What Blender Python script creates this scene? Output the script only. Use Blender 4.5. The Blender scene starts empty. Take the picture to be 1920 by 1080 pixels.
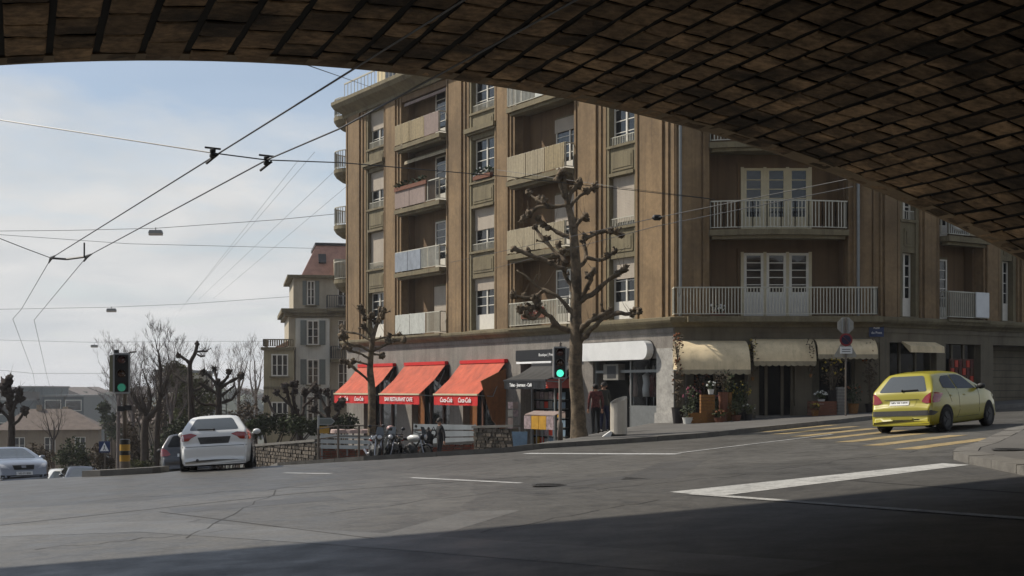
import bpy, bmesh, math, random
from mathutils import Vector, Matrix, noise
from mathutils.bvhtree import BVHTree

R = math.radians
rnd = random.Random(11)
sc = bpy.context.scene
COL = sc.collection

# ------------------------------------------------------------------ camera, sky, sun, exposure
F = 2490.0          # focal length in pixels of the 1920 wide photograph
EYE = 1.6
cd = bpy.data.cameras.new('camera'); cam = bpy.data.objects.new('camera', cd); COL.objects.link(cam)
cam.location = (0, 0, EYE); cam.rotation_euler = (R(90), 0, 0)
cd.sensor_width = 36; cd.lens = F / 1920 * 36; cd.shift_y = 190 / 1920
cd.clip_start = .1; cd.clip_end = 8000
sc.camera = cam
sc.render.resolution_x, sc.render.resolution_y = 1024, 576
sc.view_settings.view_transform = 'Standard'; sc.view_settings.look = 'None'
sc.view_settings.gamma = 1; sc.view_settings.use_curve_mapping = False
sc.view_settings.exposure = 0.1

SUN_H = Vector((-.944, .329)).normalized(); SUN_EL = 44
sun_dir = Vector((SUN_H.x * math.cos(R(SUN_EL)), SUN_H.y * math.cos(R(SUN_EL)), math.sin(R(SUN_EL))))
sd = bpy.data.lights.new('sun', 'SUN'); sd.energy = 4.9; sd.angle = R(1.6); sd.color = (1, .93, .82)
so = bpy.data.objects.new('sun', sd); COL.objects.link(so)
so.rotation_euler = sun_dir.to_track_quat('Z', 'Y').to_euler()

def make_world():
    w = bpy.data.worlds.new('World'); sc.world = w; w.use_nodes = True
    nt = w.node_tree; nd = nt.nodes; ln = nt.links
    for n in list(nd): nd.remove(n)
    out = nd.new('ShaderNodeOutputWorld'); bg = nd.new('ShaderNodeBackground')
    bg.inputs['Strength'].default_value = .1
    sky = nd.new('ShaderNodeTexSky'); sky.sky_type = 'NISHITA'; sky.sun_disc = False
    sky.sun_elevation = R(SUN_EL); sky.sun_rotation = math.atan2(sun_dir.x, sun_dir.y) % (2 * math.pi)
    sky.air_density = 1.0; sky.dust_density = .5; sky.ozone_density = 2.0
    tc = nd.new('ShaderNodeTexCoord'); sep = nd.new('ShaderNodeSeparateXYZ')
    ln.new(tc.outputs['Generated'], sep.inputs[0])
    mx = nd.new('ShaderNodeMath'); mx.operation = 'MAXIMUM'; mx.inputs[1].default_value = 0
    ln.new(sep.outputs['Z'], mx.inputs[0])
    ad = nd.new('ShaderNodeMath'); ad.operation = 'ADD'; ad.inputs[1].default_value = .13
    ln.new(mx.outputs[0], ad.inputs[0])
    dx = nd.new('ShaderNodeMath'); dx.operation = 'DIVIDE'; dy = nd.new('ShaderNodeMath'); dy.operation = 'DIVIDE'
    ln.new(sep.outputs['X'], dx.inputs[0]); ln.new(ad.outputs[0], dx.inputs[1])
    ln.new(sep.outputs['Y'], dy.inputs[0]); ln.new(ad.outputs[0], dy.inputs[1])
    cb = nd.new('ShaderNodeCombineXYZ'); ln.new(dx.outputs[0], cb.inputs[0]); ln.new(dy.outputs[0], cb.inputs[1])
    n1 = nd.new('ShaderNodeTexNoise'); n1.inputs['Scale'].default_value = .85; n1.inputs['Detail'].default_value = 9
    n1.inputs['Roughness'].default_value = .58; n1.inputs['Distortion'].default_value = .35
    ln.new(cb.outputs[0], n1.inputs['Vector'])
    rp = nd.new('ShaderNodeValToRGB')
    rp.color_ramp.elements[0].position = .38; rp.color_ramp.elements[1].position = .6
    rp.color_ramp.elements[0].color = (.34, .34, .34, 1); rp.color_ramp.elements[1].color = (1, 1, 1, 1)
    # cloud thickens towards the horizon, thins out higher up
    el = nd.new('ShaderNodeMath'); el.operation = 'MULTIPLY_ADD'; el.inputs[1].default_value = -1.7; el.inputs[2].default_value = .27
    ln.new(sep.outputs['Z'], el.inputs[0])
    cl = nd.new('ShaderNodeClamp'); cl.inputs['Min'].default_value = -.2; cl.inputs['Max'].default_value = .2
    ln.new(el.outputs[0], cl.inputs[0])
    sm = nd.new('ShaderNodeMath'); sm.operation = 'ADD'; ln.new(n1.outputs[0], sm.inputs[0]); ln.new(cl.outputs[0], sm.inputs[1])
    ln.new(sm.outputs[0], rp.inputs[0])
    n2 = nd.new('ShaderNodeTexNoise'); n2.inputs['Scale'].default_value = 1.7; n2.inputs['Detail'].default_value = 9; n2.inputs['Distortion'].default_value = .5
    ln.new(cb.outputs[0], n2.inputs['Vector'])
    rc = nd.new('ShaderNodeValToRGB')
    rc.color_ramp.elements[0].position = .3; rc.color_ramp.elements[1].position = .66
    rc.color_ramp.elements[0].color = (5.6, 5.85, 6.05, 1); rc.color_ramp.elements[1].color = (7.1, 7.1, 7.05, 1)
    ln.new(n2.outputs[0], rc.inputs[0])
    mix = nd.new('ShaderNodeMix'); mix.data_type = 'RGBA'
    ln.new(rp.outputs[0], mix.inputs[0]); ln.new(sky.outputs[0], mix.inputs[6]); ln.new(rc.outputs[0], mix.inputs[7])
    ln.new(mix.outputs[2], bg.inputs['Color']); ln.new(bg.outputs[0], out.inputs['Surface'])
make_world()

# ------------------------------------------------------------------ helpers
def s2l(r, g, b, k=1.0):
    def f(c):
        c /= 255.; return (c / 12.92 if c < .04045 else ((c + .055) / 1.055) ** 2.4) * k
    return (f(r), f(g), f(b))

def mat(name, col, rough=.8, var=.18, scale=3., bump=0., bscale=30., metal=0., streak=0., spec=.4, coat=0.,
        emit=None, island=0., fine=0., fscale=60., k=.62, soot=0., sscale=.5, rvar=0.):
    col = tuple(c * k for c in col)
    m = bpy.data.materials.new(name); m.use_nodes = True
    nt = m.node_tree; nd = nt.nodes; ln = nt.links; b = nd['Principled BSDF']
    b.inputs['Roughness'].default_value = rough; b.inputs['Metallic'].default_value = metal
    b.inputs['Specular IOR Level'].default_value = spec
    if coat: b.inputs['Coat Weight'].default_value = coat; b.inputs['Coat Roughness'].default_value = .06
    geo = nd.new('ShaderNodeNewGeometry')
    def tex(sc3, detail=5):
        mp = nd.new('ShaderNodeVectorMath'); mp.operation = 'MULTIPLY'; mp.inputs[1].default_value = sc3
        ln.new(geo.outputs['Position'], mp.inputs[0])
        n = nd.new('ShaderNodeTexNoise'); n.inputs['Scale'].default_value = 1; n.inputs['Detail'].default_value = detail
        n.inputs['Roughness'].default_value = .6
        ln.new(mp.outputs[0], n.inputs['Vector']); return n
    n = tex((scale,) * 3)
    def mixc(fac, a, bb, mode='MIX'):
        x = nd.new('ShaderNodeMix'); x.data_type = 'RGBA'; x.blend_type = mode
        for i, v in ((0, fac), (6, a), (7, bb)):
            if isinstance(v, (int, float)): x.inputs[i].default_value = v
            elif isinstance(v, tuple): x.inputs[i].default_value = (*v, 1)
            else: ln.new(v, x.inputs[i])
        return x.outputs[2]
    def ramp(src, lo, hi):
        r = nd.new('ShaderNodeMapRange'); r.inputs[1].default_value = lo; r.inputs[2].default_value = hi
        ln.new(src, r.inputs[0]); return r.outputs[0]
    c = mixc(ramp(n.outputs[0], .3, .7), tuple(x * (1 - var) for x in col), tuple(x * (1 + var) for x in col))
    if fine:
        c = mixc(ramp(tex((fscale,) * 3, 3).outputs[0], .3, .7), c, mixc(1.0, c, (1 - fine,) * 3, 'MULTIPLY'))
    if streak:
        s = tex((2.0, 2.0, .2), 7)
        c = mixc(ramp(s.outputs[0], .45, .78), c, mixc(1.0, c, (1 - streak, 1 - streak * 1.05, 1 - streak * 1.1), 'MULTIPLY'))
        s = tex((7., 7., .16), 5)
        c = mixc(ramp(s.outputs[0], .52, .72), c, mixc(1.0, c, (1 - streak * .8,) * 3, 'MULTIPLY'))
    if island:
        r = nd.new('ShaderNodeMapRange'); r.inputs[3].default_value = 1 - island; r.inputs[4].default_value = 1 + island
        ln.new(geo.outputs['Random Per Island'], r.inputs[0])
        v = nd.new('ShaderNodeCombineXYZ')
        for i in range(3): ln.new(r.outputs[0], v.inputs[i])
        c = mixc(1.0, c, v.outputs[0], 'MULTIPLY')
    if soot:
        c = mixc(ramp(tex((sscale,) * 3, 8).outputs[0], .47, .62), c, mixc(1.0, c, (1 - soot,) * 3, 'MULTIPLY'))
    ln.new(c, b.inputs['Base Color'])
    if bump:
        bn = tex((bscale,) * 3, 6); bp = nd.new('ShaderNodeBump'); bp.inputs['Strength'].default_value = bump
        bp.inputs['Distance'].default_value = .02
        ln.new(bn.outputs[0], bp.inputs['Height']); ln.new(bp.outputs[0], b.inputs['Normal'])
    if rvar:
        rr = nd.new('ShaderNodeMapRange'); rr.inputs[1].default_value = .3; rr.inputs[2].default_value = .7
        rr.inputs[3].default_value = rough - rvar; rr.inputs[4].default_value = rough + rvar
        ln.new(tex((1.4, 1.4, 1.4), 8).outputs[0], rr.inputs[0]); ln.new(rr.outputs[0], b.inputs['Roughness'])
    if emit:
        b.inputs['Emission Color'].default_value = (*emit[0], 1); b.inputs['Emission Strength'].default_value = emit[1]
    return m

def glass_mat(name, col=(.012, .014, .016), rough=.04, spec=.6):
    m = bpy.data.materials.new(name); m.use_nodes = True
    nt = m.node_tree; nd = nt.nodes; ln = nt.links; b = nd['Principled BSDF']
    b.inputs['Base Color'].default_value = (*col, 1); b.inputs['Roughness'].default_value = rough
    b.inputs['Specular IOR Level'].default_value = spec
    geo = nd.new('ShaderNodeNewGeometry'); n = nd.new('ShaderNodeTexNoise'); n.inputs['Scale'].default_value = 1.1
    n.inputs['Detail'].default_value = 2
    ln.new(geo.outputs['Position'], n.inputs['Vector'])
    bp = nd.new('ShaderNodeBump'); bp.inputs['Strength'].default_value = .12; bp.inputs['Distance'].default_value = .05
    ln.new(n.outputs[0], bp.inputs['Height']); ln.new(bp.outputs[0], b.inputs['Normal'])
    return m

M = {}
def defmat(key, *a, **k): M[key] = mat(key, *a, **k)

class MB:
    """collects verts and faces, then links them as ONE mesh object"""
    def __init__(s, T=None): s.v = []; s.f = []; s.T = T; s.mi = []; s.cur = 0
    def pts(s, ps):
        n = len(s.v)
        for p in ps:
            p = Vector(p)
            s.v.append(s.T @ p if s.T else p)
        return n
    def face(s, idx): s.f.append(tuple(idx)); s.mi.append(s.cur)
    def box(s, x0, x1, y0, y1, z0, z1):
        n = s.pts([(x0,y0,z0),(x1,y0,z0),(x1,y1,z0),(x0,y1,z0),(x0,y0,z1),(x1,y0,z1),(x1,y1,z1),(x0,y1,z1)])
        for q in ((0,3,2,1),(4,5,6,7),(0,1,5,4),(1,2,6,5),(2,3,7,6),(3,0,4,7)): s.face([n+i for i in q])
    def bar(s, a, b, w, h=None):
        """square bar from a to b"""
        h = h or w; a = Vector(a); b = Vector(b); d = (b - a).normalized()
        up = Vector((0,0,1)) if abs(d.z) < .95 else Vector((0,1,0))
        x = d.cross(up).normalized() * w / 2; y = x.cross(d).normalized() * h / 2
        n = s.pts([a-x-y, a+x-y, a+x+y, a-x+y, b-x-y, b+x-y, b+x+y, b-x+y])
        for q in ((0,3,2,1),(4,5,6,7),(0,1,5,4),(1,2,6,5),(2,3,7,6),(3,0,4,7)): s.face([n+i for i in q])
    def poly(s, ps): n = s.pts(ps); s.face(range(n, n + len(ps)))
    def prism(s, ps, off):
        """polygon ps extruded by vector off"""
        off = Vector(off); k = len(ps); n = s.pts([Vector(p) for p in ps] + [Vector(p) + off for p in ps])
        s.face([n+i for i in range(k)][::-1]); s.face([n+k+i for i in range(k)])
        for i in range(k): j = (i+1) % k; s.face((n+i, n+j, n+k+j, n+k+i))
    def tube(s, ps, rs, n=6, cap=True, lump=0.):
        ps = [Vector(p) for p in ps]
        if not isinstance(rs, (list, tuple)): rs = [rs] * len(ps)
        prev = None; rings = []; side = None
        for i, p in enumerate(ps):
            d = (ps[min(i+1, len(ps)-1)] - ps[max(i-1, 0)])
            if d.length < 1e-6: d = Vector((0,0,1))
            d.normalize()
            if side is None:
                side = d.cross(Vector((0,0,1)) if abs(d.z) < .9 else Vector((0,1,0))).normalized()
            else:
                side = (side - d * side.dot(d))
                side = side.normalized() if side.length > 1e-4 else d.orthogonal().normalized()
            o = d.cross(side)
            ring = []
            for k in range(n):
                a = 2 * math.pi * k / n; r = rs[i] * (1 + (rnd.uniform(-lump, lump) if lump else 0))
                ring.append(p + (side * math.cos(a) + o * math.sin(a)) * r)
            rings.append(s.pts(ring))
        for a, b in zip(rings, rings[1:]):
            for k in range(n): j = (k+1) % n; s.face((a+k, a+j, b+j, b+k))
        if cap:
            s.face([rings[0]+k for k in range(n)][::-1]); s.face([rings[-1]+k for k in range(n)])
    def lathe(s, prof, c=(0,0,0), n=16, ax='z'):
        """profile [(r, h)] turned about an axis through c"""
        c = Vector(c); rings = []
        for r, h in prof:
            ring = []
            for k in range(n):
                a = 2 * math.pi * k / n; x, y = r * math.cos(a), r * math.sin(a)
                ring.append(c + Vector({'z': (x, y, h), 'y': (x, h, y), 'x': (h, x, y)}[ax]))
            rings.append(s.pts(ring))
        for a, b in zip(rings, rings[1:]):
            for k in range(n): j = (k+1) % n; s.face((a+k, a+j, b+j, b+k))
        s.face([rings[0]+k for k in range(n)][::-1]); s.face([rings[-1]+k for k in range(n)])
    def blob(s, c, rx, ry=None, rz=None, n=8, m=6, lump=0., seed=0):
        ry = ry or rx; rz = rz or rx; c = Vector(c); rings = []
        for i in range(m + 1):
            t = math.pi * i / m; ring = []
            for k in range(n):
                a = 2 * math.pi * k / n
                d = Vector((math.sin(t) * math.cos(a), math.sin(t) * math.sin(a), math.cos(t)))
                q = 1 + (lump * noise.noise(d * 1.9 + Vector((seed * 3.7, c.x, c.z))) * 2 if lump else 0)
                ring.append(c + Vector((d.x * rx, d.y * ry, d.z * rz)) * q)
            rings.append(s.pts(ring))
        for a, b in zip(rings, rings[1:]):
            for k in range(n): j = (k+1) % n; s.face((a+k, b+k, b+j, a+j))
    def build(s, name, m, parent=None, smooth=False, mats=None, weld=False):
        me = bpy.data.meshes.new(name)
        base = Vector((0,0,0))
        top = parent is None and s.v
        if top:   # origin at the base of the thing
            xs = [p.x for p in s.v]; ys = [p.y for p in s.v]; zs = [p.z for p in s.v]
            base = Vector(((min(xs)+max(xs))/2, (min(ys)+max(ys))/2, min(zs)))
        me.from_pydata([tuple(p - base) for p in s.v], [], s.f)
        for mm in ([m] if not mats else mats): me.materials.append(mm if not isinstance(mm, str) else M[mm])
        if mats: me.polygons.foreach_set('material_index', s.mi)
        if smooth: me.polygons.foreach_set('use_smooth', [True] * len(me.polygons))
        me.update()
        o = bpy.data.objects.new(name, me); COL.objects.link(o)
        if top: o.location = base
        if parent is not None:
            o.parent = parent
            w = Vector((0,0,0)); p = parent
            while p is not None: w += p.location; p = p.parent
            if not s_local.get(root_of(parent), False): o.location = -w
        return o

s_local = {}      # roots whose parts are modelled in local coordinates
def root_of(o):
    while o.parent is not None: o = o.parent
    return o.name

def tag(o, label=None, cat=None, group=None, kind=None):
    if label: o['label'] = label
    if cat: o['category'] = cat
    if group: o['group'] = group
    if kind: o['kind'] = kind
    return o

def thing(name, label, cat, loc=(0,0,0), rotz=0., group=None, local=False):
    o = bpy.data.objects.new(name, None); COL.objects.link(o); o.empty_display_size = .3
    o.location = loc
    if local: o.rotation_euler = (0, 0, rotz); s_local[o.name] = True
    return tag(o, label, cat, group)

def copy_tree(o, parent=None):
    c = o.copy(); COL.objects.link(c)
    if parent is not None: c.parent = parent
    for ch in [x for x in COL.objects if x.parent == o]: copy_tree(ch, c)
    return c

def font_mesh(txt, size, shear=0., ext=.004, bold=0.):
    cu = bpy.data.curves.new('lettering', 'FONT'); cu.body = txt; cu.size = size; cu.extrude = ext; cu.shear = shear
    cu.align_x = 'CENTER'; cu.align_y = 'CENTER'; cu.offset = bold; cu.resolution_u = 2
    o = bpy.data.objects.new('lettering', cu); COL.objects.link(o)
    bpy.context.view_layer.update()
    me = bpy.data.meshes.new_from_object(o.evaluated_get(bpy.context.evaluated_depsgraph_get()))
    bpy.data.objects.remove(o); return me

def text(name, txt, size, T, m, parent, shear=0., sx=1., bold=0.):
    """T maps text plane (x right, y up, z towards viewer) to world"""
    me = font_mesh(txt, size, shear, .004, bold)
    mb = MB(T); n = mb.pts([Vector((v.co.x * sx, v.co.y, v.co.z)) for v in me.vertices])
    for p in me.polygons: mb.face([n + i for i in p.vertices])
    bpy.data.meshes.remove(me)
    return mb.build(name, m, parent)

def W(px, py, d): return Vector(((px - 960) / F * d, d, EYE + (730 - py) / F * d))

# ------------------------------------------------------------------ ground
def crest(x): return 33.0 + (2.8 * x if x > 0 else .05 * x)
def sstep(a, b, x): t = min(1, max(0, (x - a) / (b - a))); return t * t * (3 - 2 * t)
def G(x, y):
    xx = x if abs(x) < 30 else math.copysign(30 + (abs(x) - 30) * .25, x)
    z = .054 * xx
    c = min(crest(x), 33 + 2.8 * 14); t = y - c
    if t > 0:
        te = t if t < 70 else 70 + 60 * (1 - math.exp(-(t - 70) / 60))
        z -= .088 * (te - 2.2 * (1 - math.exp(-te / 2.2)))
    if y > 500: z += sstep(500, 2200, y) * 7.5
    return z
def gp(px, py):
    """where the ray through a pixel meets the tilted street"""
    d = EYE * F / ((py - 730) + .054 * (px - 960)); return Vector(((px - 960) / F * d, d))

def sheet(name, poly, h, m, skirt=0., step=1.0, kind='structure', parent=None):
    bm = bmesh.new(); vs = [bm.verts.new((p[0], p[1], 0)) for p in poly]; bm.faces.new(vs)
    for ax in (0, 1):
        lo = min(p[ax] for p in poly); hi = max(p[ax] for p in poly); k = math.ceil(lo / step) * step
        while k < hi:
            co = [0,0,0]; no = [0,0,0]; co[ax] = k; no[ax] = 1
            bmesh.ops.bisect_plane(bm, geom=bm.verts[:] + bm.edges[:] + bm.faces[:], plane_co=co, plane_no=no); k += step
    for v in bm.verts: v.co.z = G(v.co.x, v.co.y) + h
    for f in bm.faces:
        if f.normal.z < 0: f.normal_flip()
    if skirt:
        r = bmesh.ops.extrude_edge_only(bm, edges=[e for e in bm.edges if len(e.link_faces) == 1])
        for v in [g for g in r['geom'] if isinstance(g, bmesh.types.BMVert)]: v.co.z -= skirt
    bmesh.ops.recalc_face_normals(bm, faces=bm.faces[:])
    me = bpy.data.meshes.new(name); bm.to_mesh(me); bm.free(); me.materials.append(M[m])
    o = bpy.data.objects.new(name, me); COL.objects.link(o)
    if kind: o['kind'] = kind
    return o

def road_mat():
    m = mat('asphalt', (.104, .098, .087), .52, .2, .35, .22, 90, spec=.55, fine=.5, fscale=22, k=1, soot=.28, sscale=3.2, rvar=.1)
    nt = m.node_tree; nd = nt.nodes; ln = nt.links; b = nd['Principled BSDF']
    src = b.inputs['Base Color'].links[0].from_socket
    geo = nd.new('ShaderNodeNewGeometry')
    # repair patches and old tar joints with edges of their own
    v = nd.new('ShaderNodeTexVoronoi'); v.inputs['Scale'].default_value = .11; v.distance = 'CHEBYCHEV'
    n = nd.new('ShaderNodeTexNoise'); n.inputs['Scale'].default_value = .5; n.inputs['Detail'].default_value = 6
    ad = nd.new('ShaderNodeVectorMath'); ad.operation = 'ADD'
    sc_ = nd.new('ShaderNodeVectorMath'); sc_.operation = 'SCALE'; sc_.inputs['Scale'].default_value = .5
    ln.new(geo.outputs['Position'], n.inputs['Vector']); ln.new(n.outputs['Color'], sc_.inputs[0])
    ln.new(geo.outputs['Position'], ad.inputs[0]); ln.new(sc_.outputs[0], ad.inputs[1]); ln.new(ad.outputs[0], v.inputs['Vector'])
    sp = nd.new('ShaderNodeSeparateColor'); ln.new(v.outputs['Color'], sp.inputs[0])
    mr = nd.new('ShaderNodeMapRange'); mr.inputs[3].default_value = .74; mr.inputs[4].default_value = 1.22
    ln.new(sp.outputs[0], mr.inputs[0])
    cb = nd.new('ShaderNodeCombineXYZ'); [ln.new(mr.outputs[0], cb.inputs[i]) for i in range(3)]
    x = nd.new('ShaderNodeMix'); x.data_type = 'RGBA'; x.blend_type = 'MULTIPLY'; x.inputs[0].default_value = 1
    ln.new(src, x.inputs[6]); ln.new(cb.outputs[0], x.inputs[7])
    # cracks
    v2 = nd.new('ShaderNodeTexVoronoi'); v2.feature = 'DISTANCE_TO_EDGE'; v2.inputs['Scale'].default_value = .23
    n3 = nd.new('ShaderNodeTexNoise'); n3.inputs['Scale'].default_value = 1.6; n3.inputs['Detail'].default_value = 8
    a2 = nd.new('ShaderNodeVectorMath'); a2.operation = 'ADD'
    ln.new(geo.outputs['Position'], n3.inputs['Vector']); ln.new(geo.outputs['Position'], a2.inputs[0]); ln.new(n3.outputs['Color'], a2.inputs[1])
    ln.new(a2.outputs[0], v2.inputs['Vector'])
    r2 = nd.new('ShaderNodeMapRange'); r2.inputs[1].default_value = .002; r2.inputs[2].default_value = .008
    r2.inputs[3].default_value = .92; r2.inputs[4].default_value = 1.0
    ln.new(v2.outputs['Distance'], r2.inputs[0])
    c2 = nd.new('ShaderNodeCombineXYZ'); [ln.new(r2.outputs[0], c2.inputs[i]) for i in range(3)]
    y = nd.new('ShaderNodeMix'); y.data_type = 'RGBA'; y.blend_type = 'MULTIPLY'; y.inputs[0].default_value = 1
    ln.new(x.outputs[2], y.inputs[6]); ln.new(c2.outputs[0], y.inputs[7])
    # oil drips and worn pale spots
    n4 = nd.new('ShaderNodeTexNoise'); n4.inputs['Scale'].default_value = 2.3; n4.inputs['Detail'].default_value = 5; n4.inputs['Roughness'].default_value = .7
    ln.new(geo.outputs['Position'], n4.inputs['Vector'])
    r4 = nd.new('ShaderNodeMapRange'); r4.inputs[1].default_value = .6; r4.inputs[2].default_value = .75; r4.inputs[3].default_value = 0; r4.inputs[4].default_value = .35
    ln.new(n4.outputs[0], r4.inputs[0])
    z = nd.new('ShaderNodeMix'); z.data_type = 'RGBA'; ln.new(r4.outputs[0], z.inputs[0]); ln.new(y.outputs[2], z.inputs[6]); z.inputs[7].default_value = (.03, .03, .029, 1)
    ln.new(z.outputs[2], b.inputs['Base Color'])
    return m
M['asphalt'] = road_mat()
defmat('terrain', (.07, .075, .05), .95, .4, .05)
defmat('paving', (.17, .16, .145), .9, .2, .8, .3, 60, fine=.25)
defmat('kerbstone', (.24, .225, .2), .85, .25, 3., .4, 40, fine=.3)
defmat('paint_white', (.62, .62, .6), .7, .14, 2., .2, 80, fine=.35, fscale=22, k=.8, soot=.3, sscale=5)
defmat('paint_yellow', (.6, .45, .22), .7, .16, 2., .2, 80, fine=.4, fscale=22, soot=.3, sscale=5)

def build_ground():
    def axis(lo, hi, f0, f1, st, g):
        v = []; k = f0
        while k < f1: v.append(k); k += st
        s = st
        while k < hi: v.append(k); s *= g; k += s
        v.append(hi); k = f0; s = st
        while True:
            s *= g; k -= s
            if k < lo: break
            v.insert(0, k)
        v.insert(0, lo); return v
    xs = axis(-1500, 1500, -30, 40, 1, 1.22); ys = axis(-60, 4000, -10, 70, 1, 1.15)
    mb = MB(); mb.pts([(x, y, G(x, y)) for y in ys for x in xs]); nx = len(xs)
    for j in range(len(ys) - 1):
        for i in range(nx - 1):
            yc = (ys[j] + ys[j+1]) / 2; xc = (xs[i] + xs[i+1]) / 2
            mb.cur = 1 if yc > 130 or abs(xc) > 60 else 0
            a = j * nx + i; mb.face((a, a+1, a+nx+1, a+nx))
    o = mb.build('ground', None, smooth=True, mats=['asphalt', 'terrain']); o['kind'] = 'structure'
build_ground()

WALK = [(-7.2,39.5),(-6.6,37.4),(-4,35.9),(-1,34.9),(.56,34.9),(2.8,35.3),(5,36),(7.8,38.7),(11.4,42.4),(14.2,44.4),(20,48.3),(34,57.5),
        (34,66),(5,85),(-14,76),(-14,66),(-8.6,46)]
sheet('sidewalk', WALK, .12, 'paving', .5)
ISLE = [(7.3,12),(7.5,19),(7.65,21.4),(7.8,22.6),(8.2,23.6),(9.0,24.9),(11.4,29.7),(19,39),(27,46),(40,46),(40,12)]
sheet('sidewalk', ISLE, .12, 'paving', .4)

def kerb(name, pts, w=.16, h=.135, o=0.):
    """kerbstones along a line, on its left side, with joints between the blocks"""
    mb = MB()
    for a, b in zip(pts, pts[1:]):
        a = Vector(a); b = Vector(b); L = (b - a).length; d = (b - a) / L; nrm = Vector((-d.y, d.x)); k = max(1, round(L / 1.0))
        for i in range(k):
            p = a + d * (L * i / k + .006) + nrm * o; q = a + d * (L * (i + 1) / k - .006) + nrm * o; e = rnd.uniform(-.006, .006)
            n = mb.pts([(x.x, x.y, G(x.x, x.y) + z + (e if z > 0 else 0)) for z in (-.2, h) for x in (p, q, q + nrm * w, p + nrm * w)])
            for qd in ((4,5,6,7),(0,1,5,4),(1,2,6,5),(2,3,7,6),(3,0,4,7)): mb.face([n + t for t in qd])
    o = mb.build(name, 'kerbstone'); o['kind'] = 'structure'; return o
off = lambda pts, e: [tuple(Vector(p) + Vector((0, -e))) for p in pts]
kerb('kerb', [(p[0], p[1] - .03) for p in WALK[:12]])
kerb('kerb', ISLE[:9][::-1], w=-.4, o=.12, h=.128)
# kerb island carrying the left signal
LI = [(-10.75,33.2),(-10.2,32.9),(-8.9,32.9),(-8.75,33.1),(-8.75,33.9),(-9,34.2),(-10.6,34.2)]
sheet('traffic_island', LI, .15, 'kerbstone', .4)

def stripe(mb, a, b, w, h=.005):
    a = Vector(a); b = Vector(b); L = (b - a).length; d = (b - a) / L; nn = Vector((-d.y, d.x)) * w / 2; k = max(1, int(L))
    for i in range(k):
        p = a + d * L * i / k; q = a + d * L * (i + 1) / k
        mb.poly([(x.x, x.y, G(x.x, x.y) + h) for x in (p - nn, q - nn, q + nn, p + nn)])
def markings():
    mb = MB(); A, B, C_, D_ = gp(1255, 923), gp(1768, 869), gp(1818, 872), gp(1345, 931); k = 8
    for i in range(k):
        q = [A.lerp(B, i / k), A.lerp(B, (i + 1) / k), D_.lerp(C_, (i + 1) / k), D_.lerp(C_, i / k)]
        mb.poly([(x.x, x.y, G(x.x, x.y) + .005) for x in q[::-1]])
    o = mb.build('stop_line', 'paint_white'); o['kind'] = 'structure'
    mb = MB(); stripe(mb, gp(1300, 927), gp(2080, 985), .17, .0095); o = mb.build('lane_line', 'paint_white'); o['kind'] = 'structure'
    mb = MB()
    for a, b, w in (((533,887),(621,888.5),.13), ((772,896),(977,906),.13), ((985,850.5),(1272,851.5),.28)): stripe(mb, gp(*a), gp(*b), w)
    stripe(mb, gp(1272, 850), gp(1560, 815), .1, .0095)
    o = mb.build('lane_line', 'paint_white'); o['kind'] = 'structure'
    mb = MB(); d = Vector((.745, .667))
    for i in range(7):
        c = Vector((9.0 - .1 * i, 27.25 + 1.95 * i)); l = 1.75
        stripe(mb, c - d * l, c + d * l, .52)
    o = mb.build('crosswalk_marking', 'paint_yellow'); o['kind'] = 'structure'
    # tar joints and a darker trench repair across the lanes
    mb = MB()
    for a, b, w in (((0,985),(560,925),.05), ((560,925),(1000,893),.05), ((300,960),(700,1010),.04), ((1580,900),(1920,925),.06)): stripe(mb, gp(*a), gp(*b), w, .003)
    q = random.Random(8)
    for x0, y0, x1, y1 in ((150,940,700,905), (620,960,1120,900), (900,1000,1240,935), (350,1010,520,920), (1000,930,1400,890), (60,1030,480,990), (1450,880,1720,845), (760,880,1010,860)):
        n = 14; P_ = [gp(x0 + (x1 - x0) * i / n + q.uniform(-6, 6), y0 + (y1 - y0) * i / n + q.uniform(-2.2, 2.2)) for i in range(n + 1)]
        for a, b in zip(P_, P_[1:]): stripe(mb, a, b, q.uniform(.01, .03), .0032)
    o = mb.build('tar_joint', 'tar'); o['kind'] = 'structure'
    for (c, w, l, rz, m, hh) in ((gp(480, 945), 1.1, 2.6, 20, 'asphalt_new', .0016), (gp(1080, 905), 1.3, 2.2, 24, 'asphalt_new', .0016), (gp(830, 985), .8, 3.4, 70, 'asphalt_old', .0018), (gp(1250, 880), .9, 4.5, 75, 'asphalt_new', .0016)):
        d = Vector((math.cos(R(rz)), math.sin(R(rz)))) * l / 2; mb = MB(); stripe(mb, c - d, c + d, w, hh); o = mb.build('road_patch', m); o['kind'] = 'structure'
    mb = MB(); stripe(mb, gp(-400, 1010), gp(330, 985), 1.5, .0022); stripe(mb, gp(250, 985), gp(700, 1012), 1.0, .0028); stripe(mb, gp(700, 1012), gp(1500, 1070), 1.0, .0026)
    o = mb.build('road_patch', 'asphalt_old'); o['kind'] = 'structure'
defmat('asphalt_new', (.078, .075, .07), .52, .15, 1., .2, 70, spec=.5, fine=.4, fscale=22, k=1, rvar=.1)
defmat('tar', (.06, .058, .056), .8, .2, 8.)
defmat('asphalt_old', (.14, .136, .128), .5, .15, 1., .2, 70, spec=.55, fine=.4, fscale=22, k=1, rvar=.1)
markings()

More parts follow.
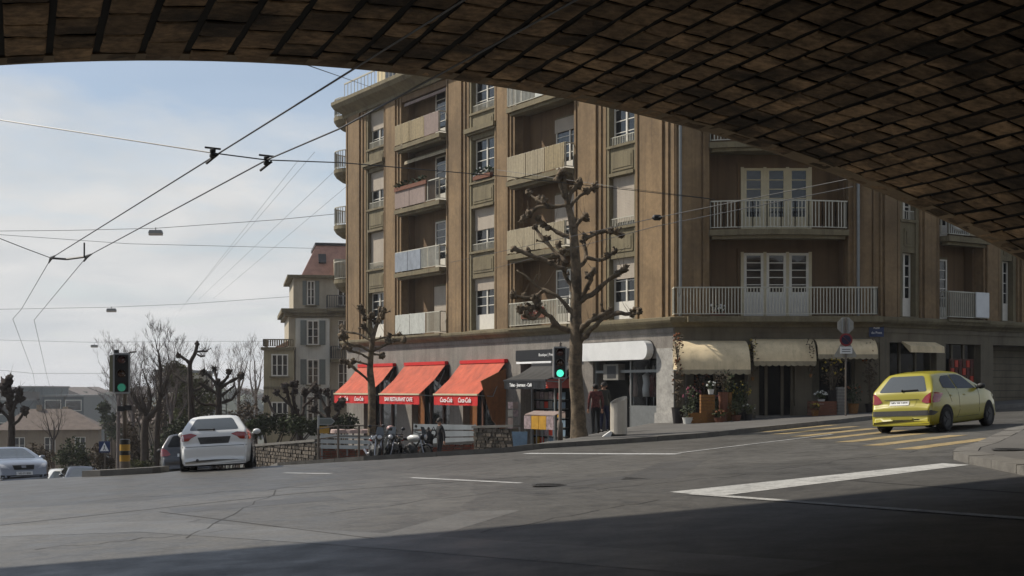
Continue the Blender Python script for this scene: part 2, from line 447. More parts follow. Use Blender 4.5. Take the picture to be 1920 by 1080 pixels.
# drain cover on the corner sidewalk and in the road
def cover(name, x, y, r, label, zz):
    mb = MB(); z = G(x, y) + zz
    for k in range(7):
        yy = y - r + 2 * r * k / 6; w = math.sqrt(max(.01, r * r - (yy - y) ** 2)); mb.box(x - w, x + w, yy - .02, yy + .02, z, z + .012)
    mb.lathe([(r + .05, z), (r + .05, z + .015), (r, z + .015), (r, z)], (x, y, 0), 20)
    tag(mb.build(name, 'tar'), label, 'drain')
p = gp(1900, 857); cover('drain_cover', p.x, p.y, .3, 'round iron drain cover set in the corner pavement', .121)
p = gp(1030, 911); cover('drain_cover', p.x, p.y, .24, 'small round iron cover in the roadway between the lane dashes', .006)
# ------------------------------------------------------------------ the stone bridge overhead
AX = Vector((-.347, .938)); PE = Vector((.938, .347)); BV = 18.5; BB = -9.0
def BP(u, v, h): return Vector((PE.x * u + AX.x * v, PE.y * u + AX.y * v, EYE + h))
AR = 31.5; AU = 4.4; AH = 4.56; AS = 14.0
defmat('vault_stone', s2l(160, 132, 100), .92, .45, 1.6, .9, 26, island=.5, fine=.6, fscale=8, soot=.8, sscale=.6, k=.76)
defmat('vault_joint', (.012, .011, .01), .95, .3, 3.)
defmat('bridge_face', s2l(140, 122, 98), .9, .3, 1.5, .5, 20)

FRA = (0, .05, .34, .66, .95, 1); FRB = (0, .035, .34, .66, .965, 1)
def build_bridge():
    root = thing('stone_bridge', 'low stone arch bridge of rough blocks spanning the street overhead', 'bridge', (*BP(AU, BV, 0).xy, 0))
    r2 = random.Random(3)
    amax = math.asin(AS / AR); mb = MB()
    us = [-amax]
    while us[-1] < amax: u_ = AU + AR * us[-1]; us.append(us[-1] + (.58 - .19 * sstep(2, 9, u_)) / AR)
    n = len(us) - 1
    def S(a, v, e): return BP(AU + (AR - e) * math.sin(a), v, AH - AR + (AR - e) * math.cos(a))
    for i in range(n):
        a0, a1 = us[i], us[i + 1]; ls = 1 - .28 * sstep(2, 9, AU + AR * a0)
        gj = (.02 + .026 * ls) / AR
        v = BV - r2.uniform(0, .02)
        segs = []
        while v > BB:
            l = r2.uniform(.6, 1.0) * ls * (.6 if not segs and i % 2 else 1); segs.append((v, v - l)); v -= l
        for j, (v1, v0) in enumerate(segs):
            if v0 < 5 and False: continue
            o = r2.uniform(-.008, .008); k = 5 if v0 > 2 else 2; tw = r2.uniform(-.007, .007); sd_ = r2.uniform(0, 99)
            vg = .026
            if j == 0: o *= .3; tw *= .3
            ids = []
            for p in range(k + 1):
                for q in range(k + 1):
                    fa = FRA[p] if k == 5 else p / k; fv = FRB[q] if k == 5 else q / k
                    a = a0 + gj + (a1 - a0 - 2 * gj) * fa; vv = v1 - vg - (v1 - v0 - 2 * vg) * fv
                    edge = p in (0, k) or q in (0, k)
                    nz = noise.noise(Vector((a * AR * 2.1, vv * 2.1, sd_))) * .014 + noise.noise(Vector((a * AR * 6, vv * 6, sd_))) * .012
                    e = o + tw * (fa - .5) * 2 + nz + (0 if not edge else (-.012 if j == 0 and q == 0 else -.016) + nz * .3)
                    a += noise.noise(Vector((vv * 1.7, sd_, a * 40))) * .007 / AR
                    ids.append(Vector(S(a, vv, e)))
            b = mb.pts(ids); w = k + 1
            for p in range(k):
                for q in range(k): x = b + p * w + q; mb.face((x, x + 1, x + w + 1, x + w))
            # sides of the block going back into the joint, and the exposed end at the arch face
            rim = [p * w for p in range(w)] + [k * w + q for q in range(1, w)] + [p * w + k for p in range(k - 1, -1, -1)] + [q for q in range(k - 1, 0, -1)]
            up = []
            for t in rim:
                pt = mb.v[b + t]; up.append(pt + Vector((0, 0, .16)))
            nb = mb.pts(up); L = len(rim)
            mb.cur = 1
            for t in range(L): u = (t + 1) % L; mb.face((b + rim[t], b + rim[u], nb + u, nb + t))
            mb.cur = 0
    mb.build('vault', None, root, mats=['vault_stone', 'vault_joint'])
    mb = MB(); k = 60; prev = None
    for i in range(k + 1):
        a = -amax + 2 * amax * i / k
        c = mb.pts([S(a, BV - .05, -.034), S(a, BB, -.034)])
        if prev is not None: mb.face((prev, prev + 1, c + 1, c))
        prev = c
    mb.build('mortar', 'vault_joint', root)
    top = 6.6
    for vv, nm in ((BV + .03, 'spandrel_wall'), (BB, 'spandrel_wall')):
        mb = MB()
        for i in range(k):
            a0 = -amax + 2 * amax * i / k; a1 = -amax + 2 * amax * (i + 1) / k
            p, q = S(a0, vv, -.004), S(a1, vv, -.004)
            t0 = BP(AU + AR * math.sin(a0), vv, top); t1 = BP(AU + AR * math.sin(a1), vv, top)
            d = Vector((AX.x, AX.y, 0)) * (-.4 if vv > 0 else .4)
            mb.prism([p, q, t1, t0], d)
        mb.build(nm, 'bridge_face', root)
    zs = AH - AR + AR * math.cos(amax)
    for sg in (-1, 1):
        mb = MB(); u0 = AU + sg * AS; u1 = AU + sg * (AS + 6)
        cs = [BP(u0, BV, 0), BP(u1, BV, 0), BP(u1, BB, 0), BP(u0, BB, 0)]
        lo = [Vector((c.x, c.y, G(c.x, c.y) - 1.5)) for c in cs]
        n_ = mb.pts(lo + [Vector((c.x, c.y, EYE + zs + .02)) for c in cs])
        for q in ((4,5,6,7),(0,1,5,4),(1,2,6,5),(2,3,7,6),(3,0,4,7)): mb.face([n_ + t for t in q])
        mb.build('abutment', 'bridge_face', root)
        mb = MB(); cs = [BP(u0 + sg * .01, BV, 0), BP(u1, BV, 0), BP(u1, BB, 0), BP(u0 + sg * .01, BB, 0)]
        n_ = mb.pts([Vector((c.x, c.y, EYE + zs + .03)) for c in cs] + [Vector((c.x, c.y, EYE + top)) for c in cs])
        for q in ((0,1,5,4),(1,2,6,5),(2,3,7,6),(3,0,4,7)): mb.face([n_ + t for t in q])
        mb.build('abutment', 'bridge_face', root)
    mb = MB(); u0, u1 = AU - AS - 6, AU + AS + 6
    n_ = mb.pts([BP(u0, BV + .2, top + .01), BP(u1, BV + .2, top + .01), BP(u1, BB - .2, top + .01), BP(u0, BB - .2, top + .01)] +
                [BP(u0, BV + .2, top + .4), BP(u1, BV + .2, top + .4), BP(u1, BB - .2, top + .4), BP(u0, BB - .2, top + .4)])
    for q in ((0,3,2,1),(4,5,6,7),(0,1,5,4),(1,2,6,5),(2,3,7,6),(3,0,4,7)): mb.face([n_ + t for t in q])
    mb.build('deck', 'bridge_face', root)
build_bridge()
# unseen wall added right of the roadway to block light from behind
mb = MB(); cs = [BP(24.5, BB - .1, 0), BP(30, BB - .1, 0), BP(30, BB - 40, 0), BP(24.5, BB - 40, 0)]
n_ = mb.pts([Vector((c.x, c.y, G(c.x, c.y) - 1)) for c in cs] + [Vector((c.x, c.y, 14)) for c in cs])
for q in ((4,5,6,7),(0,1,5,4),(1,2,6,5),(2,3,7,6),(3,0,4,7)): mb.face([n_ + t for t in q])
tag(mb.build('shade_wall', 'bridge_face'), 'unseen tall stone wall added to darken the right of the street', 'wall')

# ------------------------------------------------------------------ the apartment building
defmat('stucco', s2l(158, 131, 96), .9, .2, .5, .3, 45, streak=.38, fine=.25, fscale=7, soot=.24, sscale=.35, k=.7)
defmat('stucco_shaded', s2l(132, 106, 76), .9, .15, .8, .25, 45, streak=.35)  # darker, warmer stucco: the shade of the recesses is put into the colour
defmat('stone_trim', s2l(146, 134, 104), .88, .16, 1.2, .3, 40, streak=.4, fine=.2, fscale=14)
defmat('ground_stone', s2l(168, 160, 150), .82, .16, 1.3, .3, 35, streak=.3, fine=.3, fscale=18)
defmat('marble_pier', s2l(178, 174, 166), .55, .28, 2.6, .1, 30, fine=.3, fscale=13, k=.85)
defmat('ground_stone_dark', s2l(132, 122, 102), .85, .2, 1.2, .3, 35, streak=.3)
defmat('window_paint', s2l(205, 200, 188), .5, .08, 5., k=1)
defmat('shutter', s2l(178, 166, 150), .7, .08, 2., streak=.15, k=.85)
defmat('cream_paint', s2l(205, 192, 158), .6, .1, 3., k=.85)
defmat('dark_interior', (.012, .011, .01), .9, .4, 2.)  # near-black colour stands in for the shade deep inside the shops
defmat('wood_dark', s2l(92, 50, 26), .6, .3, 6., streak=.3)
defmat('wood_warm', s2l(150, 92, 40), .6, .2, 6., streak=.3)
defmat('iron', (.03, .03, .032), .5, .2, 10.)
defmat('metal_grey', s2l(150, 152, 150), .45, .1, 8., metal=.4)
defmat('railing_paint', s2l(186, 182, 166), .6, .12, 6., k=.85)
defmat('slat_yellow', s2l(178, 160, 122), .75, .2, 9., streak=.4)
defmat('slat_beige', s2l(186, 172, 142), .75, .15, 9., streak=.3)
defmat('panel_pink', s2l(168, 148, 138), .75, .12, 6., streak=.25)
defmat('panel_blue', s2l(158, 166, 176), .7, .2, 3.)
defmat('panel_white', s2l(200, 202, 194), .7, .12, 6., streak=.2, k=.8)
defmat('roof_metal', s2l(132, 134, 132), .6, .15, 1.5, streak=.3)
defmat('attic_wall', s2l(205, 188, 150), .85, .1, 1., k=.9)
defmat('white_plain', (.75, .75, .73), .6, .06, 3., k=.85)
defmat('leaf_dark', (.035, .06, .02), .8, .5, 20.)
defmat('flower_red', s2l(165, 80, 66), .8, .35, 30.)
defmat('terracotta', s2l(132, 84, 62), .85, .2, 12.)
defmat('curtain', s2l(196, 186, 165), .9, .15, 8., streak=.25)
M['pane'] = glass_mat('window_glass')
M['pane_pale'] = glass_mat('window_glass_pale', (.08, .085, .085), .1)
def clear_glass():
    m = bpy.data.materials.new('shop_glass'); m.use_nodes = True; nt = m.node_tree; nd = nt.nodes; ln = nt.links
    nd.remove(nd['Principled BSDF']); o = nd['Material Output']
    t = nd.new('ShaderNodeBsdfTransparent'); t.inputs[0].default_value = (.82, .84, .84, 1)
    g = nd.new('ShaderNodeBsdfGlossy'); g.inputs['Roughness'].default_value = .03
    fr = nd.new('ShaderNodeFresnel'); fr.inputs['IOR'].default_value = 1.22
    x = nd.new('ShaderNodeMixShader'); ln.new(fr.outputs[0], x.inputs[0]); ln.new(t.outputs[0], x.inputs[1]); ln.new(g.outputs[0], x.inputs[2])
    ln.new(x.outputs[0], o.inputs['Surface']); return m
M['shop_glass'] = clear_glass()

class Fac:
    """a facade: s along it, n inward, z up"""
    def __init__(f, A, B):
        f.A = Vector(A); d = Vector(B) - f.A; f.L = d.length; f.d = d / f.L; f.i = Vector((-f.d.y, f.d.x))
        f.T = Matrix(((f.d.x, f.i.x, 0, f.A.x), (f.d.y, f.i.y, 0, f.A.y), (0, 0, 1, EYE), (0, 0, 0, 1)))
    def s(f, px, n=0):
        a = (px - 960) / F; A = f.A + f.i * n
        return (a * A.y - A.x) / (f.d.x - a * f.d.y)
    def z(f, px, py, n=0): return (730 - py) / F * (f.A + f.i * n + f.d * f.s(px, n)).y
    def mb(f): return MB(f.T)
    def xy(f, s, n): return f.A + f.d * s + f.i * n
    def g(f, s, n=0): p = f.xy(s, n); return G(p.x, p.y) - EYE
    def vis(f, s, z, n=0):
        p = f.xy(s, n); return Vector((p.x, p.y, EYE + z))
P_A = (-8.74, 70.2); P_B = (5.75, 47.0); P_C = (13.0, 47.0); P_D = (13.0 + .84 * 17, 47.0 + .543 * 17)
P_E = (P_A[0] + .3 * 13, P_A[1] + .954 * 13); P_X = (14, 84)
FL = Fac(P_A, P_B); FC = Fac(P_B, P_C); FR = Fac(P_C, P_D); FE = Fac(P_E, P_A)
FZ = [2.55, 5.62, 8.7, 11.78]; CORN = 14.55

bld = thing('apartment_building', 'tan stucco corner apartment building with stacked balconies above ground floor shops', 'building', (5.75, 60, -1))

def sweep(name, line, prof, m, parent):
    mb = MB(); rings = []
    line = [Vector(p) for p in line]
    for i, p in enumerate(line):
        ns = []
        if i > 0: d = (p - line[i-1]).normalized(); ns.append(Vector((d.y, -d.x)))
        if i < len(line) - 1: d = (line[i+1] - p).normalized(); ns.append(Vector((d.y, -d.x)))
        nn = sum(ns, Vector((0, 0))).normalized(); k = 1 / max(.3, nn.dot(ns[0]))
        rings.append(mb.pts([(p.x + nn.x * o * k, p.y + nn.y * o * k, EYE + z) for o, z in prof]))
    L = len(prof)
    for a, b in zip(rings, rings[1:]):
        for k in range(L): j = (k + 1) % L; mb.face((a + k, b + k, b + j, a + j))
    mb.face([rings[0] + k for k in range(L)]); mb.face([rings[-1] + k for k in range(L)][::-1])
    return mb.build(name, m, parent)
LINE = [P_E, P_A, P_B, P_C, P_D]
sweep('ledge', LINE, [(-.3, 2.2), (.1, 2.2), (.14, 2.26), (.3, 2.36), (.34, 2.44), (.34, 2.54), (.2, 2.57), (-.3, 2.57)], 'stone_trim', bld)
sweep('cornice', LINE, [(-.3, 14.3), (.1, 14.3), (.12, 14.45), (.35, 14.6), (.62, 14.75), (.75, 14.95), (.75, 15.12), (.6, 15.2), (-.3, 15.2)], 'stone_trim', bld)
mb = MB()
pl = [P_E, P_A, P_B, P_C, P_D, P_X]
mb.prism([(x, y, EYE + 15.02) for x, y in pl], (0, 0, .12)); mb.build('roof', 'roof_metal', bld)
mb = MB(); mb.prism([(*FL.xy(1.2, 1.2), EYE + 15.2), (*FL.xy(24, 1.2), EYE + 15.2), (*FL.xy(24, 9), EYE + 15.2), (*FL.xy(1.2, 9), EYE + 15.2)], (0, 0, 2.5))
att = mb.build('attic', 'attic_wall', bld)
for s0 in (2.2, 5.2, 8.2, 11.2, 14.2): mb = FL.mb(); mb.box(s0, s0 + 1.1, 1.15, 1.22, 15.4, 17.3); mb.build('attic_window', 'pane', att)
mb = FL.mb(); mb.box(.9, 24.3, .9, 9.2, 17.71, 17.9); mb.build('attic_roof', 'roof_metal', att)
mb = FL.mb(); mb.box(.1, 24, -.2, -.14, 16.05, 16.12); mb.box(.1, 24, -.2, -.14, 15.3, 15.35)
for k in range(60): mb.box(.1 + k * .4, .125 + k * .4, -.185, -.16, 15.2, 16.05)
mb.build('roof_railing', 'railing_paint', bld)
# rear and end walls
mb = MB()
for a, b in ((P_E, P_A), (P_D, P_X), (P_X, P_E)):
    a = Vector(a); b = Vector(b); d = (b - a).normalized(); i = Vector((-d.y, d.x))
    q = [a + d * .02 + i * .01, b - d * .02 + i * .01, b - d * .02 + i * .4, a + d * .02 + i * .4]
    mb.prism([(p.x, p.y, EYE - 7) for p in q], (0, 0, 22))
mb.build('wall', 'stucco', bld)

def railing(mb, pts, z0, h, sp=.11, r=.016, top=.045):
    """posts and rails along a chain of facade points (s, n)"""
    for (a, b) in zip(pts, pts[1:]):
        a = Vector(a); b = Vector(b); L = (b - a).length; k = max(1, int(L / sp)); d = (b - a)
        for z, t in ((z0 + h, top), (z0 + .08, .03)): mb.bar((a.x, a.y, z), (b.x, b.y, z), t, t)
        for i in range(k + 1):
            p = a + d * i / k; mb.box(p.x - r, p.x + r, p.y - r, p.y + r, z0 + .08, z0 + h)

def window(f, s0, s1, z0, z1, n, parent, rows=4, cols=2, shut=0., low=0., m='window_paint', frame=.06, pane='pane', sill=True, curtain=False, name='window'):
    mb = f.mb(); e = frame
    mb.box(s0, s0 + e, n - .05, n, z0, z1); mb.box(s1 - e, s1, n - .05, n, z0, z1)
    mb.box(s0 + e, s1 - e, n - .05, n, z1 - e, z1); mb.box(s0 + e, s1 - e, n - .05, n, z0, z0 + e + low)
    zb = z0 + e + low
    for c in range(1, cols):
        x = s0 + (s1 - s0) * c / cols; mb.box(x - .045, x + .045, n - .06, n, zb, z1 - e)
    for r_ in range(1, rows):
        z = zb + (z1 - e - zb) * r_ / rows
        for c in range(cols):
            a = s0 + (s1 - s0) * c / cols + (.046 if c else e); b = s0 + (s1 - s0) * (c + 1) / cols - (.046 if c < cols - 1 else e)
            mb.box(a, b, n - .035, n - .005, z - .016, z + .016)
    w = mb.build(name, m, parent)
    mb = f.mb(); mb.poly([(s0 + .02, n - .012, zb), (s1 - .02, n - .012, zb), (s1 - .02, n - .012, z1 - .03), (s0 + .02, n - .012, z1 - .03)]); mb.build('pane', pane, w)
    if shut > 0:
        mb = f.mb(); zz = z1 - (z1 - z0) * shut; k = int((z1 - zz) / .055)
        for i in range(k): mb.box(s0 - .02, s1 + .02, n - .1, n - .075 + .008 * (i % 2), z1 - (i + 1) * .055, z1 - i * .055 - .004)
        mb.build('roller_shutter', 'shutter', w)
    if curtain and shut < .6:
        mb = f.mb()
        for a, b in ((s0 + e, s0 + (s1 - s0) * .3), (s1 - (s1 - s0) * .3, s1 - e)): mb.box(a, b, n - .0118, n - .0112, zb, z1 - e)
        mb.build('curtain', 'curtain', w)
    if sill:
        mb = f.mb(); mb.box(s0 - .12, s1 + .12, n - .34, n - .051, z0 - .1, z0 - .005); mb.build('sill', 'stone_trim', w)
    return w

def wallseg(f, s0, s1, z0, z1, style=0, m='stucco'):
    mb = f.mb(); mb.box(s0, s1, 0, .45, z0, z1); w = s1 - s0
    if style:
        a, b = s0 + w * .16, s0 + w * .74
        mb.box(a, b, -.1, -.001, z0 + .003, z1 - .003)
        mb.box(b + w * .07, b + w * .14, -.06, -.001, z0 + .003, z1 - .003)
        mb.box(s0 + .003, s0 + w * .06, -.05, -.001, z0 + .003, z1 - .003)
    mb.build('wall', m, bld)

def wincol(f, s0, s1, shuts, floors=FZ, lows=None, panes=None):
    e = .16; mb = f.mb(); zb = 2.57
    mb.box(s0, s0 + e, .03, .45, zb, 14.3); mb.box(s1 - e, s1, .03, .45, zb, 14.3)
    a, b = s0 + e, s1 - e
    for i, z in enumerate(floors):
        w0 = z + (.5 if i else .06); w1 = z + 2.38
        top = floors[i + 1] + .5 if i + 1 < len(floors) else 14.3
        mb.box(a, b, .08, .45, w1, top - .1)
        if top - w1 > .9:      # raised spandrel panel
            mb.box(a + .12, b - .12, .05, .079, w1 + .22, top - .32); mb.box(a + .22, b - .22, .03, .049, w1 + .32, top - .42)
        if i == 2: mb.box(s0 - .12, s1 + .12, -.2, .079, w1 + .3, w1 + .5); mb.box(s0 - .06, s1 + .06, -.1, .078, w1 + .2, w1 + .298)
        elif i: mb.box(a, b, -.03, .079, w1 + .02, w1 + .14)
    mb.build('window_surround', 'stone_trim', bld)
    for i, z in enumerate(floors):
        w0 = z + (.5 if i else .08); w1 = z + 2.38
        w = window(f, a, b, w0, w1, .33, bld, rows=4, shut=shuts[i], low=0 if i else .62, curtain=(i + int(s0)) % 2 == 0)
        if i:
            mb = f.mb(); railing(mb, [(a, .12), (b, .12)], w0 - .1, .42, .1, .01, .03); mb.build('window_rail', 'railing_paint', w)

def recess(f, s0, s1, dep, floors=FZ, top=14.3, door=None, dshut=(0,0,0,0), proj=.35, rows=5, jm='stucco_shaded'):
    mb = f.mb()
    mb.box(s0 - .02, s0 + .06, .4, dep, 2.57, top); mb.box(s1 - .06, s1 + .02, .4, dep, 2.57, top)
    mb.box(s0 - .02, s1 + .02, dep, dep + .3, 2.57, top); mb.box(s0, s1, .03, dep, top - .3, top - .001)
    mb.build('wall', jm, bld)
    for i, z in enumerate(floors):
        d0, d1 = door; a = s0 + (s1 - s0) * d0; b = s0 + (s1 - s0) * d1
        mb = f.mb(); mb.box(a - .1, b + .1, dep - .09, dep - .002, z + .02, z + 2.42); mb.build('door_surround', 'stone_trim', bld)
        window(f, a, b, z + .03, z + 2.32, dep - .095, bld, rows=rows, low=.45, sill=False, shut=dshut[i] if i < len(dshut) else 0, name='balcony_door')

def balcony(f, s0, s1, z, proj, dep=.7, bow=0., h=1.0, style='bars', th=.2, slab='stone_trim', inset=.06):
    """slab with a moulded edge, plus railing or panels, along a possibly bowed front"""
    k = 10 if bow else 1
    fr = [(s0 + (s1 - s0) * i / k, -proj - bow * math.sin(math.pi * i / k)) for i in range(k + 1)]
    mb = f.mb()
    mb.prism([(s0, dep, z - th), *[(a, b, z - th) for a, b in fr], (s1, dep, z - th)], (0, 0, th))
    mb.prism([(s0 + .1, .0, z - th - .12), *[(min(max(a, s0 + .1), s1 - .1), b + .14, z - th - .12) for a, b in fr], (s1 - .1, .0, z - th - .12)], (0, 0, .118))
    o = mb.build('balcony', slab, bld)
    chain = [(s0 + inset, 0)] + [(min(max(a, s0 + inset), s1 - inset), b + inset) for a, b in fr] + [(s1 - inset, 0)]
    if style == 'bars':
        mb = f.mb(); railing(mb, chain, z, h); mb.build('railing', 'railing_paint', o)
    else:
        mb = f.mb(); railing(mb, chain, z, h, .9, .025); mb.build('railing', 'railing_paint', o)
        a0, a1 = s0 + inset, s1 - inset; nn = -proj + inset
        parts = style
        for (u0, u1, m, kind) in parts:
            x0 = a0 + (a1 - a0) * u0 + .02; x1 = a0 + (a1 - a0) * u1 - .02
            mb = f.mb()
            if kind == 'slat':
                c = int((x1 - x0) / .12)
                for q in range(c):
                    xa = x0 + (x1 - x0) * q / c; mb.box(xa, xa + (x1 - x0) / c - .012, nn - .05, nn - .028, z + .04 + rnd.uniform(0, .02), z + h + rnd.uniform(-.01, .03))
            elif kind == 'bars':
                c = int((x1 - x0) / .1)
                for q in range(c): xa = x0 + (x1 - x0) * q / c; mb.box(xa, xa + .025, nn - .02, nn + .01, z + .1, z + h)
            else: mb.box(x0, x1, nn - .045, nn - .028, z + .06, z + h - .02)
            if mb.v: mb.build('balcony_panel', m, o)
    return o

# -- left facade
s = FL.s
T0, T1 = 2.57, 14.3
E0 = s(1262)
for a, b, st in ((0, s(686), 1), (s(721), s(752), 1), (s(838), s(879), 1), (s(929), s(965), 1), (s(1078), s(1136), 1), (s(1193), FL.L - .02, 1)):
    wallseg(FL, a, b, T0, T1, st)
wincol(FL, s(686), s(721), (.0, .95, .5, .5))
wincol(FL, s(879), s(929), (.25, .5, .0, .0))
wincol(FL, s(1136), s(1193), (.35, .92, .0, .15))
recess(FL, s(752), s(838), .75, door=(.52, .97), dshut=(1.0, 0, 0, 0))
recess(FL, s(965), s(1078), .75, door=(.5, .95), dshut=(0, .6, .25, 0), top=14.3)
b0, b1 = s(752) + .02, s(838) - .02
balcony(FL, b0, b1, FZ[3], .4, style=[(0, .34, 'slat_yellow', 'slat'), (.34, .68, 'slat_yellow', 'slat'), (.68, 1, 'panel_pink', 'slat')])
bp_ = balcony(FL, b0, b1, FZ[2], .4, style=[(0, .34, 'panel_pink', 'panel'), (.34, .7, 'panel_pink', 'panel'), (.7, 1, 'iron', 'bars')])
balcony(FL, b0, b1, FZ[1], .4, style=[(0, .3, 'panel_blue', 'panel'), (.3, .6, 'panel_blue', 'panel'), (.6, 1, 'panel_white', 'bars')])
balcony(FL, b0, b1, FZ[0] + .03, .38, style=[(0, .34, 'panel_white', 'slat'), (.34, .7, 'panel_white', 'slat'), (.7, 1, 'railing_paint', 'bars')], th=.1)
d0, d1 = s(965) + .02, s(1078) - .02
balcony(FL, d0, d1, FZ[3], .45, style=[(0, .5, 'panel_white', 'bars'), (.5, 1, 'panel_white', 'panel')])
balcony(FL, d0, d1, FZ[2], .45, style=[(0, .34, 'slat_beige', 'slat'), (.34, .67, 'slat_beige', 'slat'), (.67, 1, 'slat_yellow', 'slat')])
balcony(FL, d0, d1, FZ[1], .45, style=[(0, .5, 'slat_beige', 'slat'), (.5, 1, 'slat_beige', 'slat')])
balcony(FL, d0, d1, FZ[0] + .03, .38, style='bars', th=.1)
# folded awnings over the recessed balconies
for a, b, z, m in ((b0, b1, FZ[2] + 2.45, 'slat_beige'), (b0, b1, FZ[3] + 2.2, 'panel_pink')):
    mb = FL.mb(); mb.prism([(a + .15, .62, z + .2), (a + .15, .1, z - .05), (a + .15, .08, z - .2), (a + .15, .6, z + .02)], (b - a - .3, 0, 0)); mb.build('sun_blind', m, bld)
# planter greenery
def greens(name, f, s0, s1, n, z, m, k, r, label, cat='plant', flower=None, nfl=0):
    mb = f.mb(); mb.mi = []
    mb.box(s0, s1, n - .09, n + .09, z - .2, z - .02)
    mb.cur = 1
    for i in range(k):
        c = Vector((rnd.uniform(s0, s1), n + rnd.uniform(-.12, .12), z + rnd.uniform(0, r * 1.6)))
        for q in range(3):
            d = Vector((rnd.uniform(-1, 1), rnd.uniform(-1, 1), rnd.uniform(-.6, 1))).normalized() * r * rnd.uniform(.5, 1.1); e = d.orthogonal().normalized() * r * .4
            mb.poly([c, c + d * .5 + e, c + d, c + d * .5 - e])
    mb.cur = 2
    for i in range(nfl):
        c = Vector((rnd.uniform(s0, s1), n + rnd.uniform(-.14, .05), z + rnd.uniform(-.05, r * 1.8))); mb.blob(c, .035 * r / .12, n=5, m=3)
    return tag(mb.build(name, None, None, mats=['terracotta', m, flower or m]), label, cat)
greens('planter', FL, s(889), s(921), .02, FZ[2] + .75, 'leaf_dark', 26, .16, 'planter of dark leaves on the second column window sill, third storey', 'planter', 'white_plain', 8)
greens('planter', FL, b0 + .1, b1 - 1.2, -.36, FZ[2] + 1.08, 'leaf_dark', 36, .13, 'long dark green planter along the pink panelled balcony rail', 'planter')
greens('planter', FL, d0 + 1.1, d1 - 1.6, -.3, FZ[0] + .55, 'leaf_dark', 30, .16, 'planter crowded with faded red flowers on the first floor balcony rail', 'planter', 'flower_red', 60)
greens('planter', FC, FC.s(1330), FC.s(1358), -.25, FZ[0] + .2, 'leaf_dark', 14, .13, 'small planter of white and pink flowers behind the long corner railing', 'planter', 'white_plain', 26)

# -- corner front
s = FC.s
wallseg(FC, .02, s(1330), T0, T1, 1); wallseg(FC, s(1590), FC.L - .02, T0, T1, 1)
mb = FC.mb(); mb.tube([(s(1275), -.12, 2.6), (s(1275), -.12, 14.3)], .055, 8); mb.build('downpipe', 'metal_grey', bld)
mb = FC.mb(); mb.tube([(s(1607), -.16, 2.6), (s(1607), -.16, 14.3)], .055, 8); mb.build('downpipe', 'metal_grey', bld)
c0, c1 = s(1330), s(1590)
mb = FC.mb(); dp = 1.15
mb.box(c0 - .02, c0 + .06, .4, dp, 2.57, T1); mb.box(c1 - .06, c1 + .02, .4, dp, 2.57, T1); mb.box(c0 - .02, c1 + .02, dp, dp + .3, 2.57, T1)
mb.build('wall', 'stucco_shaded', bld)
for i, z in enumerate(FZ):
    a = s(1391, dp); b = s(1518, dp); w3 = (b - a) / 3; pm = 'cream_paint' if i == 1 else 'window_paint'
    mb = FC.mb(); mb.box(a - .16, b + .16, dp - .06, dp - .002, z + .02, z + 2.55); mb.build('door_surround', 'stucco_shaded', bld)
    for k in range(3):
        x = a + w3 * k
        window(FC, x + .06, x + w3 - .06, z + .03, z + 2.38, dp - .065, bld, rows=5, cols=1, low=.85 if i == 0 else .5, sill=False, frame=.09, m=pm, name='balcony_door', curtain=True)
    mb = FC.mb(); [mb.box(a + w3 * k - .055, a + w3 * k + .055, dp - .11, dp - .061, z + .03, z + 2.42) for k in range(4)]; mb.build('door_mullion', 'cream_paint', bld)
for z in FZ[1:]: balcony(FC, c0 - .02, c1 - .02, z, .25, dep=1.14, bow=.35, style='bars')
mb = FC.mb(); mb.box(.4, s(1645), -.7, -.3, 2.36, 2.56); o = mb.build('balcony', 'stone_trim', bld)
mb = FC.mb(); railing(mb, [(s(1265, -.6), 0), (s(1265, -.6), -.62), (s(1645, -.6), -.62), (s(1645, -.6), 0)], 2.56, 1.0); mb.build('railing', 'railing_paint', o)

# -- right facade
s = FR.s
segs = [(0.02, 1688, 1), (1724, 1762, 1), (1842, 1876, 1), (1906, 1950, 1)]
for a, b, st in ((.02, s(1688), 1), (s(1724), s(1762), 1), (s(1842), s(1876), 1), (s(1906), s(1945), 1)): wallseg(FR, a, b, T0, T1, st)
wincol(FR, s(1688), s(1724), (0, 0, 0, .4)); wincol(FR, s(1876), s(1906), (0, .5, 0, 0))
recess(FR, s(1762), s(1842), .8, door=(.1, .5))
wallseg(FR, s(1945) + 2.2, FR.L, T0, T1, 1)
wincol(FR, s(1945), s(1945) + 2.2, (.3, .3, 0, 0))
h0, h1 = s(1762) + .02, s(1842) - .02
for i, z in enumerate(FZ): balcony(FR, h0, h1, z + (.03 if i == 0 else 0), .4, style='bars' if i != 1 else [(0, .5, 'panel_white', 'bars'), (.5, 1, 'slat_beige', 'panel')], th=.1 if i == 0 else .2)
mb = FR.mb(); mb.box(s(1812), s(1836), -.45, -.41, FZ[0] + .12, FZ[0] + 1.05); tag(mb.build('cloth', 'white_plain'), 'white cloth hung over the first floor rail of right side balcony', 'cloth')
mb = FR.mb(); mb.lathe([(.02, .0), (.28, .06), (.4, .16), (.38, .16), (.26, .08), (.0, .03)], (0, 0, 0), 18, 'y')
# satellite dish on the second floor balcony
o = mb
for i in range(len(o.v)): o.v[i] = FR.T @ (Vector((s(1783), -.5, FZ[1] + .55)) + (FR.T.inverted() @ o.v[i]))
o.bar(FR.vis(s(1783), FZ[1] + .1, -.4), FR.vis(s(1783), FZ[1] + .55, -.45), .03) if False else None
tag(o.build('satellite_dish', 'white_plain', smooth=True), 'white satellite dish fixed behind the upper right balcony rail', 'dish')

